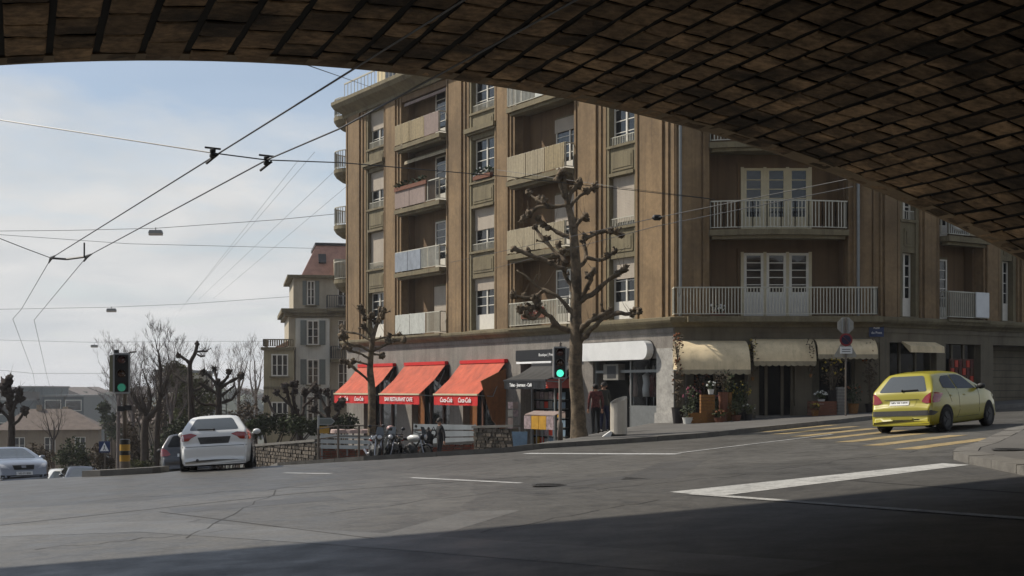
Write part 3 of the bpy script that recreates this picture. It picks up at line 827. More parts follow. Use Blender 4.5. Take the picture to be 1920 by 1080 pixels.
# -- rounded balconies on the end wall
for z in (5.1, 8.0, 11.0, 14.0 - .2):
    ctr = FE.L - 1.35; prof = []
    mb = FE.mb(); k = 12; R_ = 1.25; rings = []
    for zz, rr in ((0, .35), (.12, .8), (.35, 1.12), (.55, R_), (.75, R_)):
        rings.append(mb.pts([(ctr + rr * math.cos(math.pi * i / k), -rr * math.sin(math.pi * i / k), z + zz) for i in range(k + 1)]))
    for a, b in zip(rings, rings[1:]):
        for i in range(k): mb.face((a + i, b + i, b + i + 1, a + i + 1))
    mb.face([rings[-1] + i for i in range(k + 1)]); mb.face([rings[0] + i for i in range(k + 1)][::-1])
    o = mb.build('balcony', 'stone_trim', bld)
    mb = FE.mb(); railing(mb, [(ctr + (R_ - .05) * math.cos(math.pi * i / k), -(R_ - .05) * math.sin(math.pi * i / k)) for i in range(k + 1)], z + .75, .95, .12); mb.build('railing', 'railing_paint', o)

# -- ground floor
def pier(f, a, b, z1, m='ground_stone', n0=0., n1=.6, name='pier'):
    z0 = min(f.g(a), f.g(b)) - .4
    mb = f.mb(); mb.box(a, b, n0, n1, z0, z1); mb.box(a - .05, b + .05, n0 - .05, n0 - .002, z0, max(f.g(a), f.g(b)) + .45)
    mb.build(name, m, bld)
HB = {0: 1.12, 1: 1.5, 2: 1.68}
def header(f, a, b, hb, m, n1=.6): mb = f.mb(); mb.box(a, b, 0, n1, hb, 2.2); mb.box(a, b, -.04, -.001, 2.02, 2.19); mb.build('fascia', m, bld)
s = FL.s
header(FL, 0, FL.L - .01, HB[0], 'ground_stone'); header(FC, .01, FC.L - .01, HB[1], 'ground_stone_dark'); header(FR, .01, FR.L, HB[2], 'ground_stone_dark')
for a, b in ((648.5, 682), (744, 772), (843, 868), (942, 976), (1090, 1112)): pier(FL, max(0, s(a)), s(b), HB[0])
pier(FL, s(1232), FL.L - .01, HB[0] + .35, 'marble_pier', n0=-.03)
s = FC.s
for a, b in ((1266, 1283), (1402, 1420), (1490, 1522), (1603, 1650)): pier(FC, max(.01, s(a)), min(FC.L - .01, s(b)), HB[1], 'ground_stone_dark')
s = FR.s
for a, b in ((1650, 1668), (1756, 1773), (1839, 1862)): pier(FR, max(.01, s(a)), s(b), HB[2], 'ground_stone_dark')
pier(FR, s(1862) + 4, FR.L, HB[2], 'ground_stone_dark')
# shop interiors: back walls coloured near-black for shade, floors, ceilings
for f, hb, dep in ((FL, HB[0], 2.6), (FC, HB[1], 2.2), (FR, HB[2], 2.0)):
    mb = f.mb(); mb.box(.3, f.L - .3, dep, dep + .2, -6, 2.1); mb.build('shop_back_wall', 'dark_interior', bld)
# wooden cafe front set back between the piers
s = FL.s
for a, b in ((682, 744), (772, 843), (868, 942)):
    mb = FL.mb(); x0, x1 = s(a), s(b); g = FL.g((x0 + x1) / 2) - .5; n = .35
    mb.box(x0, x1, n, n + .1, g, g + 1.0)
    for k in range(4): x = x0 + (x1 - x0) * k / 3; mb.box(x - .07, x + .07, n, n + .1, g + 1.0, HB[0])
    mb.box(x0, x1, n - .02, n + .1, .45, .6)
    o = mb.build('cafe_front', 'wood_dark', bld)
    mb = FL.mb(); mb.poly([(x0, n + .07, g + 1), (x1, n + .07, g + 1), (x1, n + .07, HB[0]), (x0, n + .07, HB[0])]); mb.build('pane', 'pane', o)
    mb = FL.mb(); mb.box(x0 + .1, x0 + .75, n - .06, n - .03, g + .2, .45); mb.build('shutter_door', 'wood_warm', o)
# clothes shop front
x0, x1 = s(1112), s(1232); g0 = FL.g(x0); g1 = FL.g(x1)
mb = FL.mb(); xm = s(1178); mb.box(xm, x1, .1, .5, g1 - .6, g1 + .72); mb.box(x0, x1, .08, .3, .62, .72)
for x in (x0 + .04, xm, x1 - .04): mb.box(x - .04, x + .04, .1, .2, g0 - .5, HB[0])
o = mb.build('shop_front', 'metal_grey', bld)
mb = FL.mb(); mb.poly([(xm, .15, g1 + .72), (x1, .15, g1 + .72), (x1, .15, HB[0]), (xm, .15, HB[0])]); mb.build('pane', 'shop_glass', o)
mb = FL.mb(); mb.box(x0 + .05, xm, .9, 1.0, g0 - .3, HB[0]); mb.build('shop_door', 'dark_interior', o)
# corner flower shop fronts
s = FC.s
for a, b, low in ((1283, 1402, .55), (1522, 1603, .6)):
    x0, x1 = s(a), s(b); g = FC.g(x0); mb = FC.mb()
    mb.box(x0, x1, .25, .4, g - .3, g + low)
    for k in range(3): x = x0 + (x1 - x0) * k / 2; mb.box(x - .05, x + .05, .25, .35, g + low, HB[1])
    mb.box(x0, x1, .25, .35, HB[1] - .5, HB[1] - .42)
    o = mb.build('shop_front', 'ground_stone_dark', bld)
    mb = FC.mb(); mb.poly([(x0, .3, g + low), (x1, .3, g + low), (x1, .3, HB[1]), (x0, .3, HB[1])]); mb.build('pane', 'shop_glass', o)
    mb = FC.mb(); mb.box(x0 + .15, x0 + .45, .8, .85, g, HB[1]); mb.build('curtain', 'curtain', o)
x0, x1 = s(1420), s(1490); mb = FC.mb(); g = FC.g(x0)
for x in (x0 + .05, x0 + .35, x1 - .4, x1 - .05): mb.box(x - .05, x + .05, .2, .3, g - .2, HB[1])
mb.build('shop_door', 'ground_stone_dark', bld)
mb = FC.mb(); mb.box(x0 - .1, x1 + .1, -.3, .3, g - .3, g + .2); mb.build('door_step', 'ground_stone', bld)
# right side shops
s = FR.s
for a, b in ((1668, 1756), (1773, 1839)):
    x0, x1 = s(a), s(b); g = FR.g((x0 + x1) / 2); mb = FR.mb()
    mb.box(x0, x1, .25, .4, g - .5, g + .5)
    for k in range(4): x = x0 + (x1 - x0) * k / 3; mb.box(x - .04, x + .04, .25, .35, g + .5, HB[2])
    o = mb.build('shop_front', 'ground_stone_dark', bld)
    mb = FR.mb(); mb.poly([(x0, .3, g + .5), (x1, .3, g + .5), (x1, .3, HB[2]), (x0, .3, HB[2])]); mb.build('pane', 'shop_glass', o)
x0 = s(1862); mb = FR.mb(); g = FR.g(x0 + 2)
for k in range(14): mb.box(x0, x0 + 4, .7 + .02 * (k % 2), .8, g - .3 + k * .26, g - .3 + k * .26 + .245)
mb.build('garage_door', 'ground_stone_dark', bld)

# -- awnings
defmat('awning_red', s2l(206, 92, 60), .8, .18, 1.6, .2, 8, streak=.35, k=.68)
defmat('valance_red', s2l(196, 30, 28), .8, .1, 3., k=.9)
defmat('awning_dark', s2l(62, 60, 57), .8, .15, 2.)
defmat('awning_beige', s2l(218, 198, 160), .85, .12, 2.5, .15, 50, streak=.25, k=.95)
defmat('sign_black', (.008, .008, .009), .35, .2, 5.)
defmat('letter_white', (.8, .8, .78), .6, .04, 5., k=1)
defmat('letter_red', s2l(214, 62, 30), .5, .1, 5.)
def red_awning(pa, pb, zt, zf, pr, words, label, m='awning_red', vm='valance_red', shear=0., lsz=.3, arms=True, vh=.42):
    s0, s1 = FL.s(pa), FL.s(pb); w = s1 - s0
    root = thing('awning', label, 'awning', FL.vis(s0 + w / 2, zf, -pr), group='red cafe awnings' if m == 'awning_red' else None)
    mb = FL.mb(); k = 12; r0 = mb.pts([(s0 + w * i / k, -.12, zt) for i in range(k + 1)])
    r1 = mb.pts([(s0 + w * i / k, -pr * .5, (zt + zf) / 2 - .05 + .02 * (i % 2)) for i in range(k + 1)])
    r2 = mb.pts([(s0 + w * i / k, -pr, zf) for i in range(k + 1)])
    u = len(mb.v); low = mb.pts([FL.T.inverted() @ p - Vector((0, 0, .02)) for p in mb.v[r0:u]])
    for a, b in ((r0, r1), (r1, r2)):
        for i in range(k): mb.face((a + i, b + i, b + i + 1, a + i + 1)); o_ = low - r0; mb.face((a + i + o_, a + i + 1 + o_, b + i + 1 + o_, b + i + o_))
    mb.build('canvas', m, root)
    mb = FL.mb(); mb.box(s0, s1, -.2, -.02, zt - .03, zt + .12); mb.build('cassette', 'iron' if m != 'awning_red' else 'valance_red', root)
    mb = FL.mb(); mb.box(s0 - .02, s1 + .02, -pr - .05, -pr + .02, zf - .06, zf + .012); mb.build('front_bar', 'cream_paint' if m == 'awning_red' else 'iron', root)
    mb = FL.mb(); kk = 24; a = mb.pts([(s0 + w * i / kk, -pr - .01, zf - .06) for i in range(kk + 1)])
    b = mb.pts([(s0 + w * i / kk, -pr - .012 + .018 * math.sin(i * 1.3), zf - .06 - vh - .02 * (i % 2)) for i in range(kk + 1)])
    for i in range(kk): mb.face((a + i, b + i, b + i + 1, a + i + 1))
    v = mb.build('valance', vm, root)
    for t, u0, sz, sx in words:
        T = FL.T @ Matrix(((1, 0, 0, s0 + w * u0), (0, 0, -1, -pr - .045), (0, 1, 0, zf - .06 - vh * .5), (0, 0, 0, 1)))
        text('lettering', t, sz, T, 'letter_white', v, shear, sx, .004)
    if arms:
        for x in (s0 + .2, s1 - .2):
            mb = FL.mb(); mb.tube([(x, -.1, zt - .3), (x + .3, -pr * .55, zf - .1), (x, -pr + .05, zf - .05)], .025, 6); mb.build('folding_arm', 'metal_grey', root)
    return root
red_awning(677, 743, 1.17, -.2, 1.5, [('Coca-Cola', .3, .3, .8), ('Coca-Cola', .74, .3, .8)], 'red cafe awning with white lettering, partly behind the small plane tree', shear=.3)
red_awning(764, 841, 1.17, -.2, 1.5, [('BAR RESTAURANT CAFE', .5, .26, 1.0)], 'middle red cafe awning with one long line of letters on its valance')
red_awning(869, 953, 1.17, -.2, 1.5, [('Coca-Cola', .3, .3, .85), ('Coca-Cola', .72, .3, .85)], 'red cafe awning nearest the black kiosk with two white logos', shear=.3)
red_awning(1004, 1084, .98, .38, 1.5, [('Tabac - Journaux - Café', .42, .19, .9)], 'dark grey awning over the newspaper kiosk with white lettering', 'awning_dark', 'sign_black', vh=.3)
# orange side curtain beside the kiosk
mb = FL.mb(); s = FL.s; x = s(952)
mb.prism([(x, -.1, .9), (x, -1.35, .35), (x, -.8, -1.3), (x, -.15, -1.9)], (.05, 0, 0)); tag(mb.build('side_curtain', 'wood_warm'), 'orange brown canvas side curtain hanging left of the kiosk', 'curtain')
# kiosk sign, red light strip, lightbox
x0, x1 = s(972), s(1090)
mb = FL.mb(); mb.box(x0, x1, -.14, -.045, 1.18, 1.62); o = mb.build('shop_sign', 'sign_black'); tag(o, 'black sign board above the kiosk awning with small pale words', 'sign')
text('lettering', 'Boutique | Presse', .17, FL.T @ Matrix(((1, 0, 0, x0 + (x1 - x0) * .52), (0, 0, -1, -.155), (0, 1, 0, 1.4), (0, 0, 0, 1))), 'letter_white', o)
mb = FL.mb(); mb.box(x0 + .15, x0 + (x1 - x0) * .6, -.2, -.145, 1.06, 1.14); mb.build('light_strip', 'letter_white', o)
x0, x1 = s(985), s(1088); mb = FL.mb(); mb.box(x0, x1, .2, .3, .05, .42); o = mb.build('shop_sign', 'letter_red'); tag(o, 'red shop sign under the dark kiosk awning', 'sign')
text('lettering', 'Tabac', .3, FL.T @ Matrix(((1, 0, 0, x0 + (x1 - x0) * .24), (0, 0, -1, .185), (0, 1, 0, .23), (0, 0, 0, 1))), 'letter_white', o)
x0, x1 = s(1106), s(1228); mb = FL.mb(); h = .68; zc = 1.42; k = 8
pr_ = [(x0, zc - h / 2), (x1 - .3, zc - h / 2)] + [(x1 - .3 + .3 * math.sin(math.pi * i / k), zc - h / 2 * math.cos(math.pi * i / k)) for i in range(1, k)] + [(x1 - .3, zc + h / 2), (x0, zc + h / 2)]
mb.prism([(a, -.36, b) for a, b in pr_], (0, .3, 0)); o = mb.build('shop_sign', 'white_plain'); tag(o, 'blank white lightbox sign with rounded end above the clothes shop', 'sign')
mb = FL.mb(); mb.prism([(a - .03, -.05, zc + (b - zc) * 1.1) for a, b in pr_], (0, .04, 0)); mb.build('back_plate', 'sign_black', o)

def dome_awning(pa, pb, zt, zb, pr, label, side=True, f=FC):
    s0, s1 = f.s(pa, -pr * .7), f.s(pb, -pr * .7)
    root = thing('awning', label, 'awning', f.vis((s0 + s1) / 2, zb, -pr), group='beige flower shop awnings')
    def ring(k): t = math.pi / 2 * k / 7; return (-.06 - (pr - .06) * math.sin(t), zb + (zt - zb) * math.cos(t) if True else 0)
    mb = f.mb(); nx = 24; rows = []
    for k in range(8):
        n, z = ring(k); rows.append(mb.pts([(s0 + (s1 - s0) * i / nx, n + .006 * math.sin(i * 1.1), z - .012 * math.sin(math.pi * ((i * 2 / nx) % 1)) * (k > 0)) for i in range(nx + 1)]))
    for a, b in zip(rows, rows[1:]):
        for i in range(nx): mb.face((a + i, b + i, b + i + 1, a + i + 1))
    for e in (0, nx):     # gathered ends
        c = mb.pts([(s0 if e == 0 else s1, -.06, zb)])
        for a, b in zip(rows, rows[1:]): mb.face((a + e, b + e, c) if e == 0 else (b + e, a + e, c))
    mb.build('canvas', 'awning_beige', root, smooth=True)
    mb = f.mb(); n, z = ring(7); k = 40; a = mb.pts([(s0 + (s1 - s0) * i / k, -pr - .005, zb) for i in range(k + 1)])
    b = mb.pts([(s0 + (s1 - s0) * i / k, -pr - .01 + .01 * math.sin(i), zb - .13 - .05 * abs(math.sin(i * math.pi / 4))) for i in range(k + 1)])
    for i in range(k): mb.face((a + i, b + i, b + i + 1, a + i + 1))
    mb.build('valance', 'slat_beige', root)
    mb = f.mb()
    for kk in (2, 4, 7): n, z = ring(kk); mb.tube([(s0, -.06, zb + .01), (s0, n + .02, z - .02), (s1, n + .02, z - .02), (s1, -.06, zb + .01)], .014, 5)
    mb.build('frame', 'metal_grey', root)
dome_awning(1267, 1404, 1.72, .68, 1.25, 'large beige domed awning over the left flower shop window, nearest the pale pier')
dome_awning(1411, 1528, 1.78, .98, .8, 'middle beige domed awning over the flower shop door')
dome_awning(1531, 1643, 1.78, 1.22, .75, 'shallow beige domed awning behind the no parking sign')
mb = FR.mb(); s = FR.s
mb.prism([(s(1690), -.02, 1.72), (s(1690), -.42, 1.55), (s(1690), -.44, 1.32), (s(1690), -.4, 1.32), (s(1690), -.02, 1.66)], (s(1753) - s(1690), 0, 0))
tag(mb.build('awning', 'awning_beige'), 'plain pale half rolled awning over the dark shop right of corner', 'awning')
# blue street name plate
defmat('sign_blue', s2l(38, 62, 110), .4, .1, 8.)
mb = FC.mb(); s = FC.s; mb.box(s(1648) - .36, s(1648) + .16, -.05, -.004, 1.86, 2.3); o = mb.build('street_sign', 'sign_blue'); tag(o, 'small dark blue street name plate at the building corner', 'sign')
text('lettering', 'Rue', .14, FC.T @ Matrix(((1, 0, 0, s(1648) - .1), (0, 0, -1, -.06), (0, 1, 0, 2.18), (0, 0, 0, 1))), 'letter_white', o)
text('lettering', 'du Pont', .12, FC.T @ Matrix(((1, 0, 0, s(1648) - .1), (0, 0, -1, -.06), (0, 1, 0, 2.0), (0, 0, 0, 1))), 'letter_white', o)
# ------------------------------------------------------------------ trees
defmat('bark_plane', s2l(138, 120, 96), .9, .35, 5., .8, 22, fine=.4, fscale=12, soot=.5, sscale=4.5, k=.62)
defmat('bark_dark', s2l(66, 56, 48), .95, .3, 5., .5, 25)
defmat('bark_grey', s2l(80, 70, 62), .95, .25, 5., .3, 25)
defmat('twig', s2l(120, 110, 106), .95, .2, 5.)
defmat('leaf_olive', (.085, .09, .025), .85, .5, 1.5, island=.5)
defmat('leaf_green', (.05, .065, .022), .85, .5, 1.5, island=.5)
defmat('leaf_brown', (.1, .07, .04), .9, .4, 1.5, island=.5)

def smooth_path(ps, rs, sub=3):
    out = []; ro = []
    n = len(ps)
    for i in range(n - 1):
        p0, p1, p2, p3 = ps[max(i-1,0)], ps[i], ps[i+1], ps[min(i+2,n-1)]
        for k in range(sub):
            t = k / sub
            out.append(.5 * ((2*p1) + (p2-p0)*t + (2*p0-5*p1+4*p2-p3)*t*t + (3*p1-p0-3*p2+p3)*t**3)); ro.append(rs[i] + (rs[i+1]-rs[i]) * t)
    out.append(ps[-1]); ro.append(rs[-1]); return out, ro

def knob(mb, c, r, seed):
    """a pollard fist: a knot of swollen lumps with short stubs"""
    q = random.Random(seed)
    mb.blob(c, r * .8, lump=.5, n=9, m=7, seed=seed)
    for i in range(7):
        d = Vector((q.uniform(-1,1), q.uniform(-1,1), q.uniform(-.7,1.2))).normalized()
        mb.blob(c + d * r * .75, r * q.uniform(.28, .5), lump=.5, n=6, m=5, seed=seed + i + 1)
        if i % 2: mb.tube([c + d * r * .6, c + d * r * q.uniform(1.25, 1.7)], [r * .2, r * .08], 5)

def pollard(name, label, cat, d, trunk, limbs, bark, group=None, spread=.5, kr=.17, seed=1, twigs=0):
    """trunk: [(px, py, width_px)]; limbs: [([(px, py)...], w0, w1, knobs)]"""
    q = random.Random(seed); k = d / F
    tp = [W(x, y, d + math.sin(i * 1.7 + seed) * .06) for i, (x, y, w) in enumerate(trunk)]
    tp[0].z = G(tp[0].x, tp[0].y) - .25
    root = thing(name, label, cat, tp[0] + Vector((0,0,.25)), group=group)
    ps, rs = smooth_path(tp, [w * k / 2 for _, _, w in trunk], 4)
    rs[0] *= 1.25
    mb = MB(); mb.tube(ps, rs, 12, lump=.07)
    knob(mb, ps[-1], max(rs[-1] * 1.6, kr * .8), seed)
    mb.build('trunk', bark, root, smooth=True)
    for li, (pts, w0, w1, kn) in enumerate(limbs):
        side = q.uniform(-1, 1) * spread; n = len(pts); L = abs(pts[-1][0] - pts[0][0]) + abs(pts[-1][1] - pts[0][1])
        P = [W(x, y, d + side * (i / (n - 1)) * L * k * 1.0 + (q.uniform(-.06, .06) if i else 0)) for i, (x, y) in enumerate(pts)]
        R_ = [(w0 + (w1 - w0) * i / (n - 1)) * k / 2 for i in range(n)]
        pp, rr = smooth_path(P, R_, 4); mb = MB(); mb.tube([p_ + Vector((q.uniform(-1,1), q.uniform(-1,1), q.uniform(-1,1))) * r_ * .35 for p_, r_ in zip(pp, rr)], [r * (1 + q.uniform(-.15, .28)) for r in rr], 8, lump=.16)
        for f in range(kn):
            c = pp[-1] if f == 0 else pp[-1] + (pp[-4] - pp[-1]) * f * .9 + Vector((q.uniform(-1,1), q.uniform(-1,1), q.uniform(-.3,1))) * kr * .8
            knob(mb, c, kr * q.uniform(.75, 1.15), seed * 31 + li * 7 + f)
        # side stubs left from old pruning
        for f in range(2):
            j = q.randrange(2, len(pp) - 1); dd = Vector((q.uniform(-1,1), q.uniform(-1,1), q.uniform(-.2,1))).normalized() * q.uniform(.12, .3)
            mb.tube([pp[j], pp[j] + dd], [rr[j] * .55, rr[j] * .4], 6); knob(mb, pp[j] + dd, rr[j] * .75, seed + f + li)
        for t in range(twigs):
            c = pp[q.randrange(len(pp) // 2, len(pp))]; dd = Vector((q.uniform(-1,1), q.uniform(-1,1), q.uniform(.2,1.6))).normalized() * q.uniform(.25, .8)
            mb.tube([c, c + dd * .5, c + dd + Vector((0,0,.1))], [.01, .007, .003], 3)
        mb.build('limb', bark, root, smooth=True)
    return root

pollard('plane_tree', 'tall pollarded plane tree with knobbly bare limbs on the corner pavement', 'tree', 38.6,
    [(1087,838,40),(1085,800,29),(1083,750,27),(1079,690,25),(1080,640,24),(1080,590,21),(1081,540,20),(1078,475,18),(1074,425,14),(1066,388,12),(1059,355,9),(1058,325,8)],
    [([(1063,385),(1036,388),(1008,390),(982,412)],8,6,3), ([(1040,388),(1012,378),(992,362)],5,4,2),
     ([(1074,446),(1050,438),(1025,424),(1009,410)],8,6,3), ([(1063,493),(1033,463),(1003,427)],8,6,2),
     ([(1062,506),(1025,490),(997,479),(963,467)],9,8,2), ([(1080,556),(1066,527),(1057,508),(1057,485),(1047,458)],9,7,2),
     ([(1078,592),(1050,560),(1025,546),(1008,537),(990,521),(969,507)],9,3,0), ([(1022,545),(992,558),(963,555)],6,6,3),
     ([(1074,622),(1050,613),(1025,590),(1003,577),(975,580)],10,8,3), ([(1015,583),(1000,598),(985,590)],6,6,1),
     ([(1077,440),(1083,418),(1097,408)],8,7,2), ([(1082,503),(1100,482),(1094,457),(1097,444)],9,7,1),
     ([(1096,450),(1128,435),(1145,435),(1165,441)],7,6,3), ([(1099,483),(1122,488),(1139,482),(1152,471)],7,6,2),
     ([(1085,568),(1117,546),(1147,521),(1173,504)],9,8,2), ([(1087,560),(1105,532),(1113,508)],7,7,2),
     ([(1084,640),(1094,612),(1120,596),(1143,583)],9,8,2), ([(1082,648),(1104,622),(1130,598),(1158,588),(1186,588),(1199,584)],10,6,3),
     ([(1064,380),(1074,358),(1088,340)],7,7,2), ([(1066,392),(1087,368),(1114,353)],7,6,2), ([(1060,372),(1050,345),(1052,322)],6,6,2)],
    'bark_plane', 'pollarded plane trees', seed=5, kr=.125, twigs=2)
pollard('plane_tree', 'small pollarded plane tree with stubby limbs in front of the red cafe awnings', 'tree', 46,
    [(697,850,17),(697,800,15),(697,735,14),(694,690,12),(697,650,10),(700,630,8),(706,610,7),(711,592,6),(712,578,5)],
    [([(696,635),(690,622),(681,610)],5,5,2), ([(703,604),(682,592),(676,577)],4,4,3), ([(697,640),(672,626),(648,621),(641,613)],4,4,2),
     ([(696,660),(676,649),(661,647),(646,640),(640,629)],5,4,2), ([(695,675),(678,664),(658,658),(645,651)],4,4,2), ([(695,686),(676,680),(663,677)],4,3,1),
     ([(694,716),(672,697),(655,684),(640,678)],5,4,3), ([(696,660),(718,649),(734,640),(756,638)],5,4,3), ([(700,638),(726,631),(749,627)],4,3,2), ([(696,662),(716,667)],3,3,1),
     ([(705,612),(716,596),(720,582)],5,5,3), ([(700,622),(694,604),(698,590)],4,4,2)],
    'bark_plane', 'pollarded plane trees', seed=9, kr=.11, twigs=2)
pollard('pollard_tree', 'dark gnarled pollard above the hedge in front of the villa, left of the pair', 'tree', 62,
    [(563,840,16),(562,812,13),(560,790,11),(556,772,8)],
    [([(558,785),(549,772),(540,742),(533,724)],7,5,2), ([(559,780),(553,760),(549,740),(551,720)],7,5,2), ([(560,790),(569,770),(572,744),(590,724)],7,5,2),
     ([(558,792),(535,784),(513,773),(504,752),(498,748)],6,4,1), ([(552,768),(535,752),(524,742),(518,736)],5,4,1), ([(569,765),(580,752),(596,742)],5,4,1)], 'bark_dark', 'dark pollards in front of the villa', seed=21, kr=.2, twigs=3)
pollard('pollard_tree', 'dark gnarled pollard at the left end of the cafe, right of the pair', 'tree', 60,
    [(622,845,15),(620,812,12),(617,790,10),(613,768,7)],
    [([(616,780),(608,760),(598,740),(590,730)],6,4,2), ([(616,775),(616,750),(612,735)],6,5,1), ([(618,790),(634,775),(640,755)],6,4,2), ([(616,785),(600,775),(588,768)],5,4,1)], 'bark_dark', 'dark pollards in front of the villa', seed=23, kr=.2, twigs=3)
pollard('pruned_tree', 'tall dark pruned tree ending in a bent stump above the evergreens', 'tree', 64,
    [(360,860,14),(359,800,12),(358,743,11),(356,700,9),(357,680,8),(366,662,7),(370,644,6)],
    [([(357,684),(348,674),(334,667)],6,4,1), ([(368,660),(379,659),(389,658)],4,3,0), ([(369,664),(377,668),(384,667)],3,3,0), ([(357,720),(340,712),(326,700)],5,3,0), ([(358,735),(380,725),(392,712)],5,3,0)], 'bark_dark', seed=31, kr=.12, twigs=5)
pollard('pruned_tree', 'low dark pruned tree with spreading branches behind the white car', 'tree', 58,
    [(411,870,15),(410,800,13),(410,765,12),(410,735,11),(409,718,9)],
    [([(411,757),(434,749),(443,735)],6,4,0), ([(411,730),(434,714),(452,705)],7,4,1), ([(411,722),(424,710),(430,698)],6,4,1), ([(409,730),(394,706),(379,698)],6,4,1),
     ([(409,760),(377,757),(363,740)],6,3,0), ([(409,740),(383,724),(372,716)],6,4,0), ([(410,722),(405,706),(402,692)],5,4,1), ([(410,745),(425,735),(440,722)],5,3,0)], 'bark_dark', seed=33, kr=.16, spread=.8, twigs=6)
pollard('pollard_tree', 'dark pollarded tree at the left edge behind the silver car', 'tree', 55,
    [(20,880,16),(21,830,14),(22,790,12),(20,760,10)],
    [([(20,775),(14,745),(8,722)],7,6,2), ([(21,780),(30,755),(36,735)],6,5,2), ([(20,790),(8,775),(-6,765)],6,5,1), ([(21,800),(38,785),(46,770)],5,4,1), ([(20,770),(20,745),(17,712)],6,6,2)], 'bark_dark', seed=41, kr=.25, twigs=6)

def bare_tree(name, label, d, base, mains, bark, seed, group=None, lev=4, tl=1.6, sx=.5, tw=3):
    """mains: traced main limbs [(px, py, width_px)...]; fine twigs grow from them"""
    q = random.Random(seed); k = d / F
    b = W(base[0], base[1], d); gz = G(b.x, b.y)
    root = thing(name, label, 'tree', (b.x, b.y, gz), group=group)
    tk = MB(); cr = MB()
    def grow(p, v, L, r, n):
        pts = [p]; rs = [r]; vv = v.copy()
        for i in range(3):
            vv = (vv + Vector((q.uniform(-1,1), q.uniform(-1,1), q.uniform(-.2,.7))) * .22).normalized(); pts.append(pts[-1] + vv * L / 3); rs.append(r * (1 - .25 * (i + 1)))
        cr.tube(pts, rs, 5 if n > 2 else 3, cap=False)
        if n <= 0: return
        for i in range(tw + (n == 1)):
            j = q.choice((1, 2, 2, 3, 3)); w = (vv + Vector((q.uniform(-1,1), q.uniform(-1,1), q.uniform(-.15,1.1))) * .75).normalized()
            grow(pts[j], w, L * q.uniform(.5, .8), max(.006, rs[j] * .6), n - 1)
    for mi, m in enumerate(mains):
        dz = q.uniform(-1, 1) * sx if mi else 0
        m = [(base[0] + (x - base[0]) * .9, base[1] - (base[1] - y) * .8 if y < base[1] else y, w) for x, y, w in m]
        P = [W(x, y, d + dz * i / len(m)) for i, (x, y, w) in enumerate(m)]
        if mi == 0: P[0].z = gz - .2
        pp, rr = smooth_path(P, [w * k / 2 for *_, w in m], 3)
        (tk if mi == 0 else cr).tube(pp, rr, 8, lump=.06)
        for j in range(len(pp) // 2 if mi == 0 else 2, len(pp), 2):
            v = (pp[j] - pp[j-1]).normalized(); w = (v + Vector((q.uniform(-1,1), q.uniform(-1,1), q.uniform(0,.8))) * .8).normalized()
            grow(pp[j], w, tl * q.uniform(.6, 1.1), rr[j] * .5, lev - 1)
        grow(pp[-1], (pp[-1] - pp[-2]).normalized(), tl, rr[-1], lev)
    tk.build('trunk', bark, root, smooth=True); cr.build('crown', bark, root)
    return root
bare_tree('bare_tree', 'bare forked tree with a dark trunk right beside the left traffic light', 56, (272, 872),
    [[(272,880,17),(271,830,15),(271,800,14),(273,757,12)], [(273,760,9),(262,740,8),(249,720,6),(240,700,4)], [(273,757,8),(281,735,7),(284,715,5),(280,690,4)],
     [(273,765,9),(290,748,8),(300,730,8),(304,705,7),(304,678,5),(303,640,4)], [(302,720,5),(312,690,4),(318,665,3)]], 'bark_grey', 51, 'bare trees on the slope', 4, .95)
bare_tree('bare_tree', 'slim straight bare tree just right of the forked one', 60, (294, 868),
    [[(294,880,12),(294,800,11),(298,745,9),(303,690,7)], [(303,690,5),(302,640,4),(298,612,3)], [(300,710,5),(315,680,4),(322,655,3)]], 'bark_grey', 52, 'bare trees on the slope', 4, .8)
bare_tree('bare_tree', 'thin leafless tree behind the left traffic light head', 75, (222, 830),
    [[(222,860,8),(222,780,7),(223,720,5)], [(223,740,5),(214,700,4),(207,665,3)], [(223,725,5),(232,690,4),(238,655,3)], [(223,715,4),(222,680,3),(219,650,3)]], 'twig', 53, 'bare trees on the slope', 4, .95)
bare_tree('bare_tree', 'pale leafless tree rising between the pruned tree and villa', 100, (447, 800),
    [[(447,830,7),(447,760,6),(448,720,5)], [(448,740,4),(440,705,3),(436,680,2)], [(448,725,4),(456,695,3),(460,672,2)], [(448,715,4),(450,690,3),(452,665,2)]], 'twig', 54, 'bare trees on the slope', 4, 1.1)
bare_tree('bare_tree', 'pale leafless tree close to the ochre villa wing', 104, (482, 800),
    [[(480,830,7),(480,770,6),(479,725,5)], [(479,740,4),(470,705,3),(467,672,2)], [(479,725,4),(487,700,3),(490,668,2)], [(479,715,4),(478,690,3),(477,660,2)]], 'twig', 55, 'bare trees on the slope', 4, 1.1)
bare_tree('bare_tree', 'faint leafless tree behind the evergreens', 95, (395, 800),
    [[(396,820,7),(396,760,6),(397,710,5)], [(397,725,4),(388,695,3),(384,672,2)], [(397,715,4),(406,690,3),(410,672,2)]], 'twig', 56, 'bare trees on the slope', 4, 1.0)
bare_tree('bare_tree', 'dense twiggy tree with brown haze of twigs just right of the left signal', 68, (250, 860),
    [[(250,880,9),(250,800,8),(249,750,6)], [(249,770,5),(243,735,4),(239,705,3)], [(249,760,5),(257,728,4),(262,700,3)], [(250,785,4),(266,760,3),(276,742,2)], [(250,790,4),(234,765,3),(226,748,2)]], 'twig', 59, 'bare trees on the slope', 4, 1.1)
bare_tree('bare_tree', 'dense twiggy tree between the slim straight tree and the bent stump', 72, (322, 860),
    [[(322,880,9),(322,800,8),(321,745,6)], [(321,765,5),(314,735,4),(311,700,3)], [(321,755,5),(329,725,4),(333,695,3)], [(322,785,4),(338,760,3),(345,745,2)]], 'twig', 60, 'bare trees on the slope', 4, 1.1)
